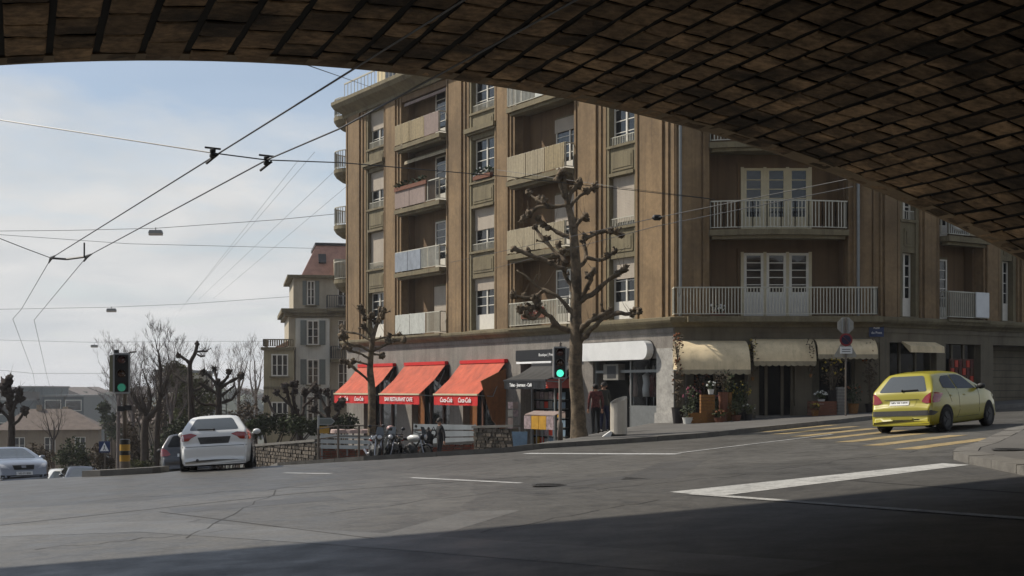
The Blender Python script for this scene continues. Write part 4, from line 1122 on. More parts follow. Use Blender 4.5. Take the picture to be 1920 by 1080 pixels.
bare_tree('bare_tree', 'small leafless tree in front of the brown roofed house', 84, (100, 850),
    [[(100,880,6),(100,840,5),(101,815,4)], [(101,825,3),(94,805,3),(90,790,2)], [(101,820,3),(108,805,2),(112,788,2)]], 'bark_grey', 57, 'bare trees on the slope', 3, 1.2)
bare_tree('bare_tree', 'leafless tree left of the slope shrubs and right of the house', 70, (240, 850),
    [[(240,880,6),(240,830,5),(239,790,4)], [(239,800,3),(232,780,3),(229,762,2)], [(239,795,3),(247,775,2),(250,758,2)]], 'bark_grey', 58, 'bare trees on the slope', 3, 1.4)

def bush(name, label, d, boxes, m, leaf, n, seed, cat='shrub', group=None, stems=True, flat=1.0):
    """boxes: clumps [(px, py, rx_px, ry_px)] filled with small leaves, on woody stems"""
    q = random.Random(seed); k = d / F; mb = MB(); st = MB()
    c0 = W(boxes[0][0], boxes[0][1], d); b = Vector((c0.x, d, G(c0.x, d)))
    root = thing(name, label, cat, b, group=group)
    for (px, py, rx, ry) in boxes:
        c = W(px, py, d); c.y += q.uniform(-.4, .4) * rx * k; rx *= k; rz = ry * k; ry_ = rx * flat
        if stems:
            for t in range(3): st.tube([b + Vector((q.uniform(-.3,.3), q.uniform(-.2,.2), -.2)), (b + c) / 2 + Vector((q.uniform(-.2,.2),) * 3), c + Vector((q.uniform(-.4,.4) * rx, 0, q.uniform(-.3,.4) * rz))], [.05, .035, .012], 5)
        for i in range(n):
            u = Vector((q.gauss(0,1), q.gauss(0,1), q.gauss(0,1))).normalized() * (q.random() ** .45)
            if noise.noise(u * 2.2 + Vector((seed, px, 0))) < -.18: continue
            p = c + Vector((u.x * rx, u.y * ry_, u.z * rz)); dd = Vector((q.uniform(-1,1), q.uniform(-1,1), q.uniform(-.7,.9))).normalized() * leaf * q.uniform(.6, 1.3); e = dd.cross(Vector((q.uniform(-1,1), q.uniform(-1,1), q.uniform(-1,1)))).normalized() * leaf * .35
            mb.poly([p, p + dd * .5 + e, p + dd, p + dd * .5 - e])
    mb.build('foliage', m, root)
    if stems: st.build('stem', 'bark_dark', root)
    return root
bush('evergreen_tree', 'olive green evergreen behind the pruned trees, left of the villa', 78, [(362,722,26,22),(345,745,22,26),(385,750,30,26),(330,715,14,14),(372,780,34,22),(345,785,28,24)], 'leaf_olive', .2, 750, 61, 'tree')
bush('evergreen_tree', 'round olive evergreen tree behind the left fork of trees', 90, [(325,690,22,14),(340,700,20,16)], 'leaf_olive', .2, 700, 62, 'tree')
bush('dark_shrub', 'dark evergreen shrub at the foot of the trees, left of the white car', 66, [(345,800,24,20),(320,820,22,24),(372,810,26,22),(300,845,18,20)], 'leaf_green', .16, 700, 63)
bush('hedge', 'dark clipped hedge on top of the rough stone wall', 58, [(495,797,24,20),(530,795,26,22),(560,797,24,20),(475,806,20,18),(590,800,16,17)], 'leaf_green', .14, 900, 64, 'hedge', flat=.7)
bush('hedge', 'green hedge between the cafe and the villa', 66, [(632,795,18,16),(655,792,18,18),(607,792,14,14)], 'leaf_green', .14, 800, 65, 'hedge', flat=.7)
bush('shrub', 'green shrub below the brown roofed house', 62, [(140,845,24,28),(120,860,20,18),(160,862,18,22)], 'leaf_green', .13, 650, 66, group=None)
bush('shrub', 'brownish shrub beside the left traffic light pole', 58, [(185,855,18,24),(200,868,16,16)], 'leaf_brown', .11, 800, 67)
bush('shrub', 'brown twiggy shrub between pole and forked tree', 60, [(245,820,16,34),(258,850,14,22)], 'leaf_brown', .12, 650, 68)
bush('shrub', 'low green shrub behind the kerb island', 50, [(250,872,22,10),(275,873,14,9)], 'leaf_olive', .1, 600, 69)
bush('shrub', 'brown shrub left of the brown roofed house wall', 66, [(62,850,24,20),(88,862,22,20)], 'leaf_brown', .13, 600, 70)
bush('dark_shrub', 'dark green tree to the right of the grey office block', 100, [(205,790,18,18),(195,765,12,12),(215,812,18,18)], 'leaf_green', .22, 600, 71, 'tree')
bush('shrub', 'grey brown thicket on the slope behind the pruned tree', 88, [(430,790,30,22),(465,775,24,24),(490,790,20,16)], 'leaf_brown', .2, 600, 72)
bush('shrub', 'sparse purple brown twiggy thicket left of the bent stump tree', 82, [(312,720,26,26),(252,735,22,24),(286,705,22,22),(330,750,18,22),(232,745,14,18)], 'leaf_brown', .1, 520, 74)
bush('shrub', 'sparse brown twiggy thicket behind the low pruned tree', 92, [(420,730,30,24),(460,745,26,22),(395,750,20,20)], 'leaf_brown', .1, 480, 75)
bush('shrub', 'brown thicket behind the forked trees', 86, [(268,765,26,24),(300,790,24,30),(320,760,18,22)], 'leaf_brown', .22, 520, 73)

# ------------------------------------------------------------------ villa and other houses
defmat('villa_white', s2l(205, 203, 192), .85, .1, 1., streak=.2, k=.85)
defmat('villa_ochre', s2l(152, 142, 114), .88, .14, 1., streak=.25, k=.95)
defmat('villa_brown', s2l(172, 162, 142), .88, .12, 1., streak=.25, k=.95)
defmat('roof_tile', s2l(178, 136, 118), .85, .18, 3., .4, 14, k=.8)
defmat('roof_brown', s2l(122, 108, 98), .88, .25, 2., .4, 14)
defmat('shutter_grey', s2l(128, 134, 128), .7, .1, 5.)
defmat('office_grey', s2l(104, 116, 118), .7, .1, .4)
defmat('office_dark', s2l(62, 78, 82), .4, .15, .4)
defmat('house_beige', s2l(168, 150, 126), .88, .12, .6, streak=.2)
VA = Vector((-16.3, 97)); FV = Fac(VA, VA + Vector((.98, .2)) * 14)
vil = thing('villa', 'cream villa with a reddish mansard roof and grey shutters beside the apartment building', 'building', (-13, 101, -6))
mb = FV.mb(); mb.box(.35, 13, .6, 9, 5.9, 8.2); mb.build('wall', 'villa_brown', vil)
mb = FV.mb(); mb.box(0, 13, .3, 10, -8, 5.6); mb.build('wall', 'villa_brown', vil)
mb = FV.mb(); mb.box(.5, 2.95, -.1, .299, -8, 5.2); mb.build('bay_front', 'villa_white', vil)
mb = FV.mb(); mb.box(-.55, 13.3, -.35, 10.5, 5.6, 5.9); mb.box(-.3, 13.2, -.15, 10.3, 5.35, 5.598); mb.box(-.1, 13.2, .15, 9.4, 8.2, 8.4); mb.build('cornice', 'stone_trim', vil)
mb = FV.mb(); lo = [(.95, .5, 8.41), (13.2, .5, 8.41), (13.2, 9.4, 8.41), (.95, 9.4, 8.41)]; hi = [(2.1, 1.8, 10.75), (12, 1.8, 10.75), (12, 7.8, 10.75), (2.1, 7.8, 10.75)]
n_ = mb.pts(lo + hi)
for q in ((0,1,5,4),(1,2,6,5),(2,3,7,6),(3,0,4,7),(4,5,6,7)): mb.face([n_ + i for i in q])
rf = mb.build('roof', 'roof_tile', vil)
mb = FV.mb(); mb.box(2.0, 12.1, 1.7, 7.9, 10.752, 10.95); mb.build('roof_cap', 'iron', rf)
mb = FV.mb(); mb.prism([(2.2, .75, 9.3), (2.75, .75, 9.3), (2.75, 1.2, 9.95), (2.2, 1.2, 9.95)], (0, -.14, .1)); dm = mb.build('roof_window', 'iron', rf)
mb = FV.mb(); mb.box(3.3, 4.8, .0, 1.4, 8.41, 9.6); mb.build('dormer', 'villa_brown', rf)
s = FV.s
def shutters(f, a, b, z0, z1, n):
    w = (b - a) * .52
    for x0, x1 in ((a - w - .05, a - .05), (b + .05, b + w + .05)):
        mb = f.mb(); mb.box(x0, x1, n - .05, n, z0, z1)
        for k in range(10): zz = z0 + (z1 - z0) * k / 10; mb.box(x0 + .05, x1 - .05, n - .065, n - .051, zz + .04, zz + .13)
        mb.build('shutter', 'shutter_grey', vil)
for z0, z1, low in ((3.25, 5.05, 0), (.35, 2.2, 0), (-2.4, -.5, 0)):
    window(FV, 1.32, 2.16, z0, z1, -.101, vil, rows=3, frame=.08); shutters(FV, 1.32, 2.16, z0, z1, -.101)
window(FV, 1.35, 1.9, 6.2, 8.0, .6, vil, rows=3, frame=.07); shutters(FV, 1.35, 1.9, 6.2, 8.0, .599)
for zz in (6.2, 3.0, -.2): window(FV, 3.6, 4.4, zz, zz + 2.1, .3 if zz < 6 else .6, vil, rows=3)
for zz, a, b in ((5.91, 2.7, 4.9), (2.2, 3.0, 4.8), (-1.0, 3.05, 4.7)):
    mb = FV.mb(); mb.box(a, b, -.9, .29, zz - .2, zz); o = mb.build('balcony', 'stone_trim', vil)
    mb = FV.mb(); railing(mb, [(a + .05, .2), (a + .05, -.85), (b - .05, -.85), (b - .05, .2)], zz, .95, .13, .02); mb.build('railing', 'iron', o)
WA = Vector((-17.95, 96)); FW = Fac(WA, WA + Vector((1, .1)) * 2.2)
mb = FW.mb(); mb.box(0, 2.15, 0, 5, -8, 2.85); mb.build('wall', 'villa_ochre', vil)
mb = FW.mb(); mb.box(-.2, 2.25, -.2, 5.1, 2.85, 3.05); mb.box(-.02, 2.14, -.08, 4.9, .0, .2); mb.build('cornice', 'stone_trim', vil)
mb = FW.mb(); railing(mb, [(0, 3), (0, -.1), (2.1, -.1)], 3.05, .55, .16, .05, .08); mb.build('roof_railing', 'stone_trim', vil)
window(FW, .55, 1.75, .95, 2.55, -.005, vil, rows=2, cols=3, frame=.09); window(FW, .55, 1.75, -2.6, -.9, -.005, vil, rows=2, cols=3, frame=.09)
mb = FV.mb(); mb.prism([(-.02, 1.2, 3.6), (-1.0, 1.2, 3.1), (-1.0, 1.2, 3.0), (-.02, 1.2, 3.2)], (0, 2, 0)); mb.build('porch_roof', 'roof_tile', vil)

# brown roofed house down the slope
hs = thing('house', 'low beige house with a wide brown tiled hip roof down the slope', 'house', (-47, 132, -12))
FH = Fac((-49.5, 128), (-40.2, 130.5)); H0 = -3.95
mb = FH.mb(); mb.box(0, 9.2, 0, 8, -14, H0); mb.build('wall', 'house_beige', hs)
mb = FH.mb(); n_ = mb.pts([(-.5, -.6, H0 + .02), (9.8, -.6, H0 + .02), (9.8, 8.6, H0 + .02), (-.5, 8.6, H0 + .02), (2.3, 3.6, H0 + 2.0), (6.4, 3.6, H0 + 2.0)])
for q in ((0,1,5,4),(1,2,5),(2,3,4,5),(3,0,4),(3,2,1,0)): mb.face([n_ + i for i in q])
rf = mb.build('roof', 'roof_brown', hs)
for x, y, h in ((3.2, 3.2, 2.9), (5.6, 4.2, 2.7)): mb = FH.mb(); mb.box(x, x + .5, y, y + .5, H0 + 1.2, H0 + h - .5); mb.build('chimney', 'house_beige', rf)
for x in (1.4, 4.2, 7.0): window(FH, x, x + 1.0, H0 - 2.2, H0 - .7, -.005, hs, rows=2, sill=False)
hs2 = thing('house', 'smaller house with a reddish roof to the right of the brown roofed one', 'house', (-40, 142, -12))
FH2 = Fac((-42.5, 140), (-35, 142)); H2 = -3.6
mb = FH2.mb(); mb.box(0, 7.5, 0, 7, -14, H2); mb.build('wall', 'house_beige', hs2)
mb = FH2.mb(); n_ = mb.pts([(-.4, -.5, H2 + .02), (7.9, -.5, H2 + .02), (7.9, 7.5, H2 + .02), (-.4, 7.5, H2 + .02), (1.5, 3.5, H2 + 1.5), (6.2, 3.5, H2 + 1.5)])
for q in ((0,1,5,4),(1,2,5),(2,3,4,5),(3,0,4),(3,2,1,0)): mb.face([n_ + i for i in q])
mb.build('roof', 'roof_brown', hs2)
for x in (1.2, 4.6): window(FH2, x, x + 1.0, H2 - 2.0, H2 - .6, -.005, hs2, rows=2, sill=False)

def office(label, d, px0, px1, ytop, floors, m, mf, fh=3.2, dep=14):
    x0 = (px0 - 960) / F * d; x1 = (px1 - 960) / F * d; z1 = (730 - ytop) / F * d
    root = thing('office_building', label, 'building', ((x0 + x1) / 2, d, -14)); T = Matrix.Translation((0, 0, EYE)); 
    mb = MB(T); mb.box(x0, x1, d, d + dep, -26, z1); mb.build('wall', m, root)
    mb = MB(T); mb.box(x0 - .2, x1 + .2, d - .25, d + dep + .2, z1 + .002, z1 + .3); mb.build('roof', 'roof_metal', root)
    for i in range(floors):
        z = z1 - .5 - i * fh; n = max(1, int((x1 - x0) / 3.4)); w = (x1 - x0) / n
        for k in range(n):
            a, b = x0 + w * k + .35, x0 + w * (k + 1) - .35
            mb = MB(T); [mb.box(*q) for q in ((a, b, d - .08, d - .002, z - .14, z), (a, b, d - .08, d - .002, z - 1.9, z - 1.76), (a, a + .12, d - .08, d - .002, z - 1.76, z - .14), (b - .12, b, d - .08, d - .002, z - 1.76, z - .14))]
            o = mb.build('window', mf, root); mb = MB(T); mb.box(a + .12, b - .12, d - .03, d - .003, z - 1.76, z - .14); mb.build('pane', 'pane', o)
office('grey office block with a taller tower part, far down the slope at left', 240, 36, 80, 727, 4, 'office_grey', 'office_grey')
office('long low grey office block with dark glass bands, right of its taller twin', 225, 80, 157, 744, 2, 'office_dark', 'villa_white')
office('pale grey block at the very left, mostly behind the dark pollard', 230, -30, 30, 752, 3, 'office_grey', 'villa_white')
office('pinkish apartment block seen between the bare trees', 150, 292, 346, 698, 4, 'villa_brown', 'villa_white', 3.0)
office('dim beige block showing between the pruned tree and the white car', 112, 305, 345, 748, 3, 'house_beige', 'villa_white', 3.0, 8)

# far town and wooded ridge, one mass
def far_town():
    q = random.Random(77); mb = MB()
    for i in range(420):
        d = q.uniform(420, 1500); px = q.uniform(-350, 700); x = (px - 960) / F * d; g = G(x, d)
        ytop = q.uniform(737, 752) if d < 900 else q.uniform(733, 741)
        z1 = EYE + (730 - ytop) / F * d; w = q.uniform(6, 16); mb.cur = q.choice((0, 0, 1, 2))
        mb.box(x - w / 2, x + w / 2, d, d + 12, g - 4, z1)
        mb.cur = 1; mb.prism([(x - w / 2 - .4, d - .4, z1 + .01), (x + w / 2 + .4, d - .4, z1 + .01), (x, d - .4, z1 + w * .22)], (0, 12.8, 0))
    o = mb.build('far_town', None, mats=['house_beige', 'roof_brown', 'office_grey']); tag(o, 'hazy town roofs along the far skyline', 'town', kind='stuff')
    mb = MB()
    for i in range(900):
        d = q.uniform(400, 1900); px = q.uniform(-500, 800); x = (px - 960) / F * d; y = q.uniform(735, 748) if d < 900 else q.uniform(731, 738)
        z = EYE + (730 - y) / F * d; r = q.uniform(3, 7)
        for k in range(3): mb.blob((x + q.uniform(-r, r), d, z - r * .9 + q.uniform(-1, .4) * r * .4), r, r, r * .9, 7, 5, .5, i)
    o = mb.build('far_wood', 'far_leaf'); tag(o, 'dull green trees along the far skyline', 'wood', kind='stuff')
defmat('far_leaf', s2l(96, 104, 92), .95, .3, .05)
far_town()

# ------------------------------------------------------------------ rough stone wall and terrace at the crest
defmat('rubble', s2l(116, 106, 94), .9, .35, 3., .6, 20, island=.55, fine=.3, fscale=15)
defmat('brick_red', s2l(142, 76, 56), .88, .18, 4., .3, 40, island=.3)
defmat('mortar_grey', s2l(120, 112, 100), .95, .2, 5.)
def rubble_wall(name, label, a, b, zt, th, m, cat='wall', bs=.2, bh=.14):
    """a wall of individual blocks from a to b, tops at world heights zt"""
    a = Vector(a); b = Vector(b); L = (b - a).length; d = (b - a) / L; i = Vector((-d.y, d.x)); q = random.Random(int(L * 100))
    root = thing(name, label, cat, (*((a + b) / 2), G(*((a + b) / 2))))
    def P(s, n, z): p = a + d * s + i * n; return Vector((p.x, p.y, z))
    core = MB(); core.prism([P(0, .03, min(G(*a), G(*b)) - .6), P(L, .03, min(G(*a), G(*b)) - .6), P(L, .03, zt[1] - .05), P(0, .03, zt[0] - .05)], (i.x * (th - .06), i.y * (th - .06), 0)); core.build('core', 'mortar_grey', root)
    mb = MB(); z = min(zt) - 2.2
    while True:
        s_ = -q.uniform(0, .2); h = bh * q.uniform(.75, 1.25)
        if z > max(zt): break
        while s_ < L:
            w = bs * q.uniform(.6, 1.5); s0, s1 = max(0, s_ + .012), min(L, s_ + w - .012); s_ += w
            if s1 - s0 < .05: continue
            top = zt[0] + (zt[1] - zt[0]) * (s0 + s1) / 2 / L; z1 = min(z + h - .02, top)
            if z1 - z < .04: continue
            n0 = q.uniform(-.05, .0)
            c = [P(s0 + q.uniform(0,.02), n0, z + q.uniform(0,.02)), P(s1 - q.uniform(0,.02), n0, z + q.uniform(0,.02)), P(s1 - q.uniform(0,.02), n0, z1 - q.uniform(0,.015)), P(s0 + q.uniform(0,.02), n0, z1 - q.uniform(0,.015))]
            mb.prism(c, (i.x * .1, i.y * .1, 0))
        z += h
    mb.build('stones', m, root)
    mb = MB(); mb.prism([P(-.05, -.07, zt[0]), P(L + .05, -.07, zt[1]), P(L + .05, -.07, zt[1] + .09), P(-.05, -.07, zt[0] + .09)], (i.x * (th + .14), i.y * (th + .14), 0)); mb.build('coping', 'kerbstone', root)
    return root
a = W(592, 828, 47); b = W(470, 838, 52)
rubble_wall('stone_wall', 'low rough stone garden wall below the dark hedge', (b.x, b.y), (a.x, a.y), (b.z, a.z), .45, 'rubble')
a = W(600, 842, 44.5); b = W(700, 842, 44.5)
rubble_wall('brick_wall', 'low red brick wall under the terrace screens at left', (a.x, a.y), (b.x, b.y), (a.z, b.z), .3, 'brick_red', bs=.25, bh=.085)
a = W(775, 838, 51); b = W(900, 830, 50)
rubble_wall('brick_wall', 'low brown brick wall under the white planked terrace screens', (a.x, a.y), (b.x, b.y), (a.z, b.z), .3, 'brick_red', bs=.25, bh=.085)
a = W(888, 803, 49.5); b = W(962, 801, 48.5)
rubble_wall('stone_wall', 'short rubble stone planter wall near the kiosk', (a.x, a.y), (b.x, b.y), (a.z, b.z), .4, 'rubble')
defmat('screen_white', s2l(190, 194, 192), .6, .08, 3., streak=.2, k=.8)
def plank_screen(label, pa, pb, d0, d1, ys, gap=.06, group=None):
    a = W(pa, 800, d0); b = W(pb, 800, d1)
    root = thing('terrace_screen', label, 'screen', ((a.x + b.x) / 2, (a.y + b.y) / 2, G((a.x + b.x) / 2, (a.y + b.y) / 2)), group=group)
    for (ya, yb, yc, yd) in ys:
        mb = MB(); p0, p1, p2, p3 = W(pa, yb, d0), W(pb, yd, d1), W(pb, yc, d1), W(pa, ya, d0); mb.prism([p0, p1, p2, p3], (0, .05, 0)); mb.build('plank', 'screen_white', root)
    for t in (.02, .5, .98):
        p = a.lerp(b, t); ya = ys[0][0] + (ys[0][2] - ys[0][0]) * t; yy = W(0, ya, d0 + (d1 - d0) * t).z
        mb = MB(); mb.box(p.x - .03, p.x + .03, p.y + .055, p.y + .11, G(p.x, p.y) - .2, yy + .03); mb.build('post', 'metal_grey', root)
plank_screen('pale slatted terrace screen in front of the cafe at left, above red bricks', 601, 700, 44.4, 44.4, [(814,821,817,823),(824,831,826,833),(834,841,836,842)])
plank_screen('white planked terrace screen behind the person in black', 775, 893, 51.2, 50, [(795,805,797,806),(808,819,808,818),(822,834,820,832)])
# terrace tables with white tops and chairs seen over the screen
defmat('cloth_pink', s2l(196, 170, 160), .8, .2, 6.)
for px in (640, 662, 684):
    p = W(px, 806, 50); g = G(p.x, p.y); t = thing('cafe_table', 'small cafe table with a pale cloth on the terrace behind the left screen', 'table', (p.x, p.y, g), group='cafe terrace tables')
    mb = MB(); mb.lathe([(.42, p.z - .12), (.4, p.z), (.38, p.z + .02)], (p.x, p.y, 0), 18); mb.build('tabletop', 'cloth_pink', t)
    mb = MB(); mb.lathe([(.25, g - .1), (.25, g + .04), (.03, g + .08), (.03, p.z - .121)], (p.x, p.y, 0), 12); mb.build('pedestal', 'iron', t)
# galvanised guard rail at the kerb
defmat('galv', s2l(120, 110, 100), .55, .15, 8., metal=.3)
gr = thing('guard_rail', 'dark iron pedestrian rail on the kerb in front of the brick wall', 'railing', (*W(635, 868, 41).xy, G(*W(635, 868, 41).xy)))
tops = [(597, 803, 41), (634, 797, 41), (673, 797, 41.2), (712, 797, 41.5)]
for x, y, d in tops:
    p = W(x, y, d); mb = MB(); mb.tube([(p.x, p.y, G(p.x, p.y) - .2), p], .035, 8); mb.build('post', 'galv', gr)
for dz in (0, .32):
    mb = MB(); mb.tube([W(x, y, d) - Vector((0, 0, dz + .02)) for x, y, d in tops], .022, 6); mb.build('rail', 'galv', gr)

# ------------------------------------------------------------------ overhead wires
defmat('wire', (.02, .02, .02), .5, .1, 5.)
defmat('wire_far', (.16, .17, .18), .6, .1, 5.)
def wire(name, label, pts, r, m='wire', sag=0., cat='wire', group=None, n=10):
    P = []
    for a, b in zip(pts, pts[1:]):
        for i in range(n): t = i / n; P.append(a.lerp(b, t) - Vector((0, 0, sag * 4 * t * (1 - t))))
    P.append(pts[-1]); mb = MB(); mb.tube(P, r, 5); return tag(mb.build(name, m), label, cat, group)
H = 3.9
def WH(px, py, h=H): d = h * F / (730 - py); return W(px, py, d)
k1, k2 = WH(96, 484), WH(163, 481)
e1 = WH(870, 0); e2 = WH(1080, 0)
u1 = (e1 - k1).normalized(); u2 = (e2 - k2).normalized()
wire('trolley_wire', 'upper left of the two thick trolley wires running out from under the bridge', [k1, e1, e1 + u1 * 14], .0135, group='trolley wires')
wire('trolley_wire', 'lower right of the two thick trolley wires running out from under the bridge', [k2, WH(500, 300), WH(640, 240), e2, e2 + u2 * 14], .0135, group='trolley wires')
wire('span_wire', 'taut span wire from the left edge carrying two black hangers', [W(-200, 190, 27), W(0, 225, 25), W(400, 287, 21.95), W(500, 300, 22.6), W(640, 305, 26), W(960, 332, 36), W(1340, 374, 46)], .011, n=6)
def hanger(px, py, d, label):
    c = W(px, py, d); root = thing('wire_hanger', label, 'hanger', c - Vector((0, 0, .1)), group='wire hangers')
    mb = MB(); mb.tube([c + Vector((-.13, 0, .06)), c + Vector((.13, 0, .03))], .018, 6); mb.build('clamp', 'wire', root)
    mb = MB(); mb.lathe([(.02, .04), (.05, .02), (.05, -.02), (.03, -.03), (.055, -.06), (.055, -.1), (.02, -.13)], c, 10); mb.build('insulator', 'wire', root)
    mb = MB(); mb.tube([c + Vector((.09, 0, -.05)), c + Vector((0, 0, -.12)), c + Vector((-.12, .05, -.2))], .022, 6); mb.build('arm', 'wire', root)
hanger(399, 283, 21.95, 'left black hanger clamping the upper trolley wire'); hanger(500, 297, 22.6, 'right black hanger clamping the lower trolley wire')
# wire junction
root = thing('wire_junction', 'black trolley wire junction with a short upright bar', 'wire fitting', (k1 + k2) / 2)
mb = MB(); mb.tube([k1, W(125, 486, k1.y), k2], .035, 6); mb.build('cross_bar', 'wire', root)
mb = MB(); mb.tube([W(158, 482, k2.y), W(158, 455, k2.y)], .025, 6); mb.build('upright', 'wire', root)
for kk, u in ((k1, u1), (k2, u2)): mb = MB(); mb.tube([kk - u * .5 - Vector((0,0,.1)), kk, kk + u * .8], [.02, .05, .02], 6); mb.build('splice', 'wire', root)
wire('feeder_wire', 'short taut wire pulling the junction to the left', [W(-120, 400, 37), W(45, 465, 38.5), k1], .012, n=3)
wire('trolley_wire', 'left trolley wire running on downhill from the junction', [k1, W(40, 580, 62), W(24, 598, 66), W(62, 700, 120), W(68, 735, 190)], .012, 'wire_far', group='trolley wires')
wire('trolley_wire', 'right trolley wire running on downhill from the junction', [k2, W(64, 600, 66), W(88, 705, 120), W(97, 738, 190)], .012, 'wire_far', group='trolley wires')
for lab, pts in (('faint far span wire behind the junction', [(-100,430,60),(0,440,62),(240,457,66),(600,466,80)]),
                 ('thin span wire carrying the nearest hanging lamp', [(-100,434,77),(130,432,77),(292,428,77),(520,412,77),(640,400,77)]),
                 ('thin span wire carrying the second hanging lamp', [(-60,581,110),(209,576,110),(350,570,110),(560,555,110)]),
                 ('faint thin span wire carrying the farthest lamp', [(-60,636,150),(177,642,150),(340,640,150),(520,640,150)]),
                 ('very low faint span wire above the grey offices', [(-40,690,130),(60,700,130),(200,700,130)])):
    wire('span_wire', lab, [W(*p) for p in pts], .011 if pts[0][2] < 70 else .016, 'wire_far', n=3)
for i, (a, b) in enumerate((((590,285,45),(350,565,110)), ((628,320,47),(372,562,110)), ((655,345,50),(400,560,110)), ((560,300,46),(335,585,110)))):
    wire('trolley_wire', 'faint thin trolley wire slanting across the sky left of the apartment building', [W(*a), W(*b)], .006, 'wire_far', group='faint slanting trolley wires', n=2)
for lab, pts in (('slack wire crossing the corner facade up to the arch', [(845,492,58),(1100,437,34),(1232,408,27),(1590,336,22.1)]),
                 ('lower wire crossing the corner facade beside the slack one', [(900,510,56),(1232,424,30),(1600,350,22.2)]),
                 ('wire crossing the facade from the first column to the corner', [(930,318,52),(1150,350,46),(1330,372,45.5)])):
    wire('span_wire', lab, [W(*p) for p in pts], .008, n=4)
mb = MB(); mb.lathe([(.02, .1), (.06, .06), (.06, -.06), (.02, -.1)], W(1232, 408, 27), 10, 'x'); tag(mb.build('insulator', 'wire'), 'black insulator on the slack wire right of the tall plane tree', 'insulator')
wire('span_wire', 'wire running from the arch edge to the roof corner at the top', [W(570, 120, 19), W(700, 165, 60)], .008, n=2)
def hanging_lamp(px, py, w, d, label):
    c = W(px, py, d); L = w * d / F; root = thing('hanging_lamp', label, 'lamp', c, group='lamps hung on span wires')
    mb = MB(); n_ = [(-L/2, .02), (-L*.42, .2), (L*.42, .2), (L/2, .02)]; mb.prism([c + Vector((x, -.16, z)) for x, z in n_], (0, .32, 0)); mb.build('housing', 'metal_grey', root)
    mb = MB(); mb.box(c.x - L*.47, c.x + L*.47, c.y - .15, c.y + .15, c.z - .1, c.z + .018); mb.build('diffuser', 'shutter', root)
    mb = MB(); mb.tube([c + Vector((0, 0, .2)), c + Vector((0, 0, .36))], .025, 5); mb.build('hanger', 'wire', root)
hanging_lamp(292, 438, 26, 77, 'nearest and highest hanging street lamp above the road'); hanging_lamp(209, 583, 18, 110, 'second hanging street lamp, lower and farther'); hanging_lamp(177, 650, 13, 150, 'smallest, farthest hanging street lamp above the traffic light')
# ------------------------------------------------------------------ cars
def paint(name, col, coat=.6, rough=.35, metal=0.): return mat(name, col, rough, .03, 1.5, metal=metal, spec=.5, coat=coat, k=1)
M['paint_yellow_car'] = paint('car_paint_yellow', s2l(152, 143, 32), .6, .32)
M['paint_white_car'] = paint('car_paint_white', (.72, .72, .69), .9)
M['paint_silver'] = paint('car_paint_silver', (.2, .21, .23), .8, .3, .5)
M['paint_black'] = paint('car_paint_black', (.02, .022, .026), 1.)
M['car_glass'] = glass_mat('car_glass', (.006, .007, .008), .05, .14)
M['car_glass_pale'] = glass_mat('car_glass_pale', (.07, .08, .085), .06, .9)  # base colour kept pale to stand in for reflected sky
M['tail_red'] = mat('tail_light', (.42, .012, .008), .15, .25, 14., spec=.7, coat=1.)
M['lamp_clear'] = mat('lamp_clear', (.55, .56, .58), .1, .2, 20., spec=.8, coat=1.)
defmat('rubber', (.011, .011, .011), .85, .2, 20.)
defmat('plastic_dark', (.03, .031, .032), .6, .15, 20.)
defmat('plastic_grey', (.09, .088, .085), .6, .15, 20.)
defmat('alloy', (.35, .35, .36), .35, .1, 10., metal=.8)
defmat('plate_white', (.6, .6, .58), .5, .05, 10., k=1)

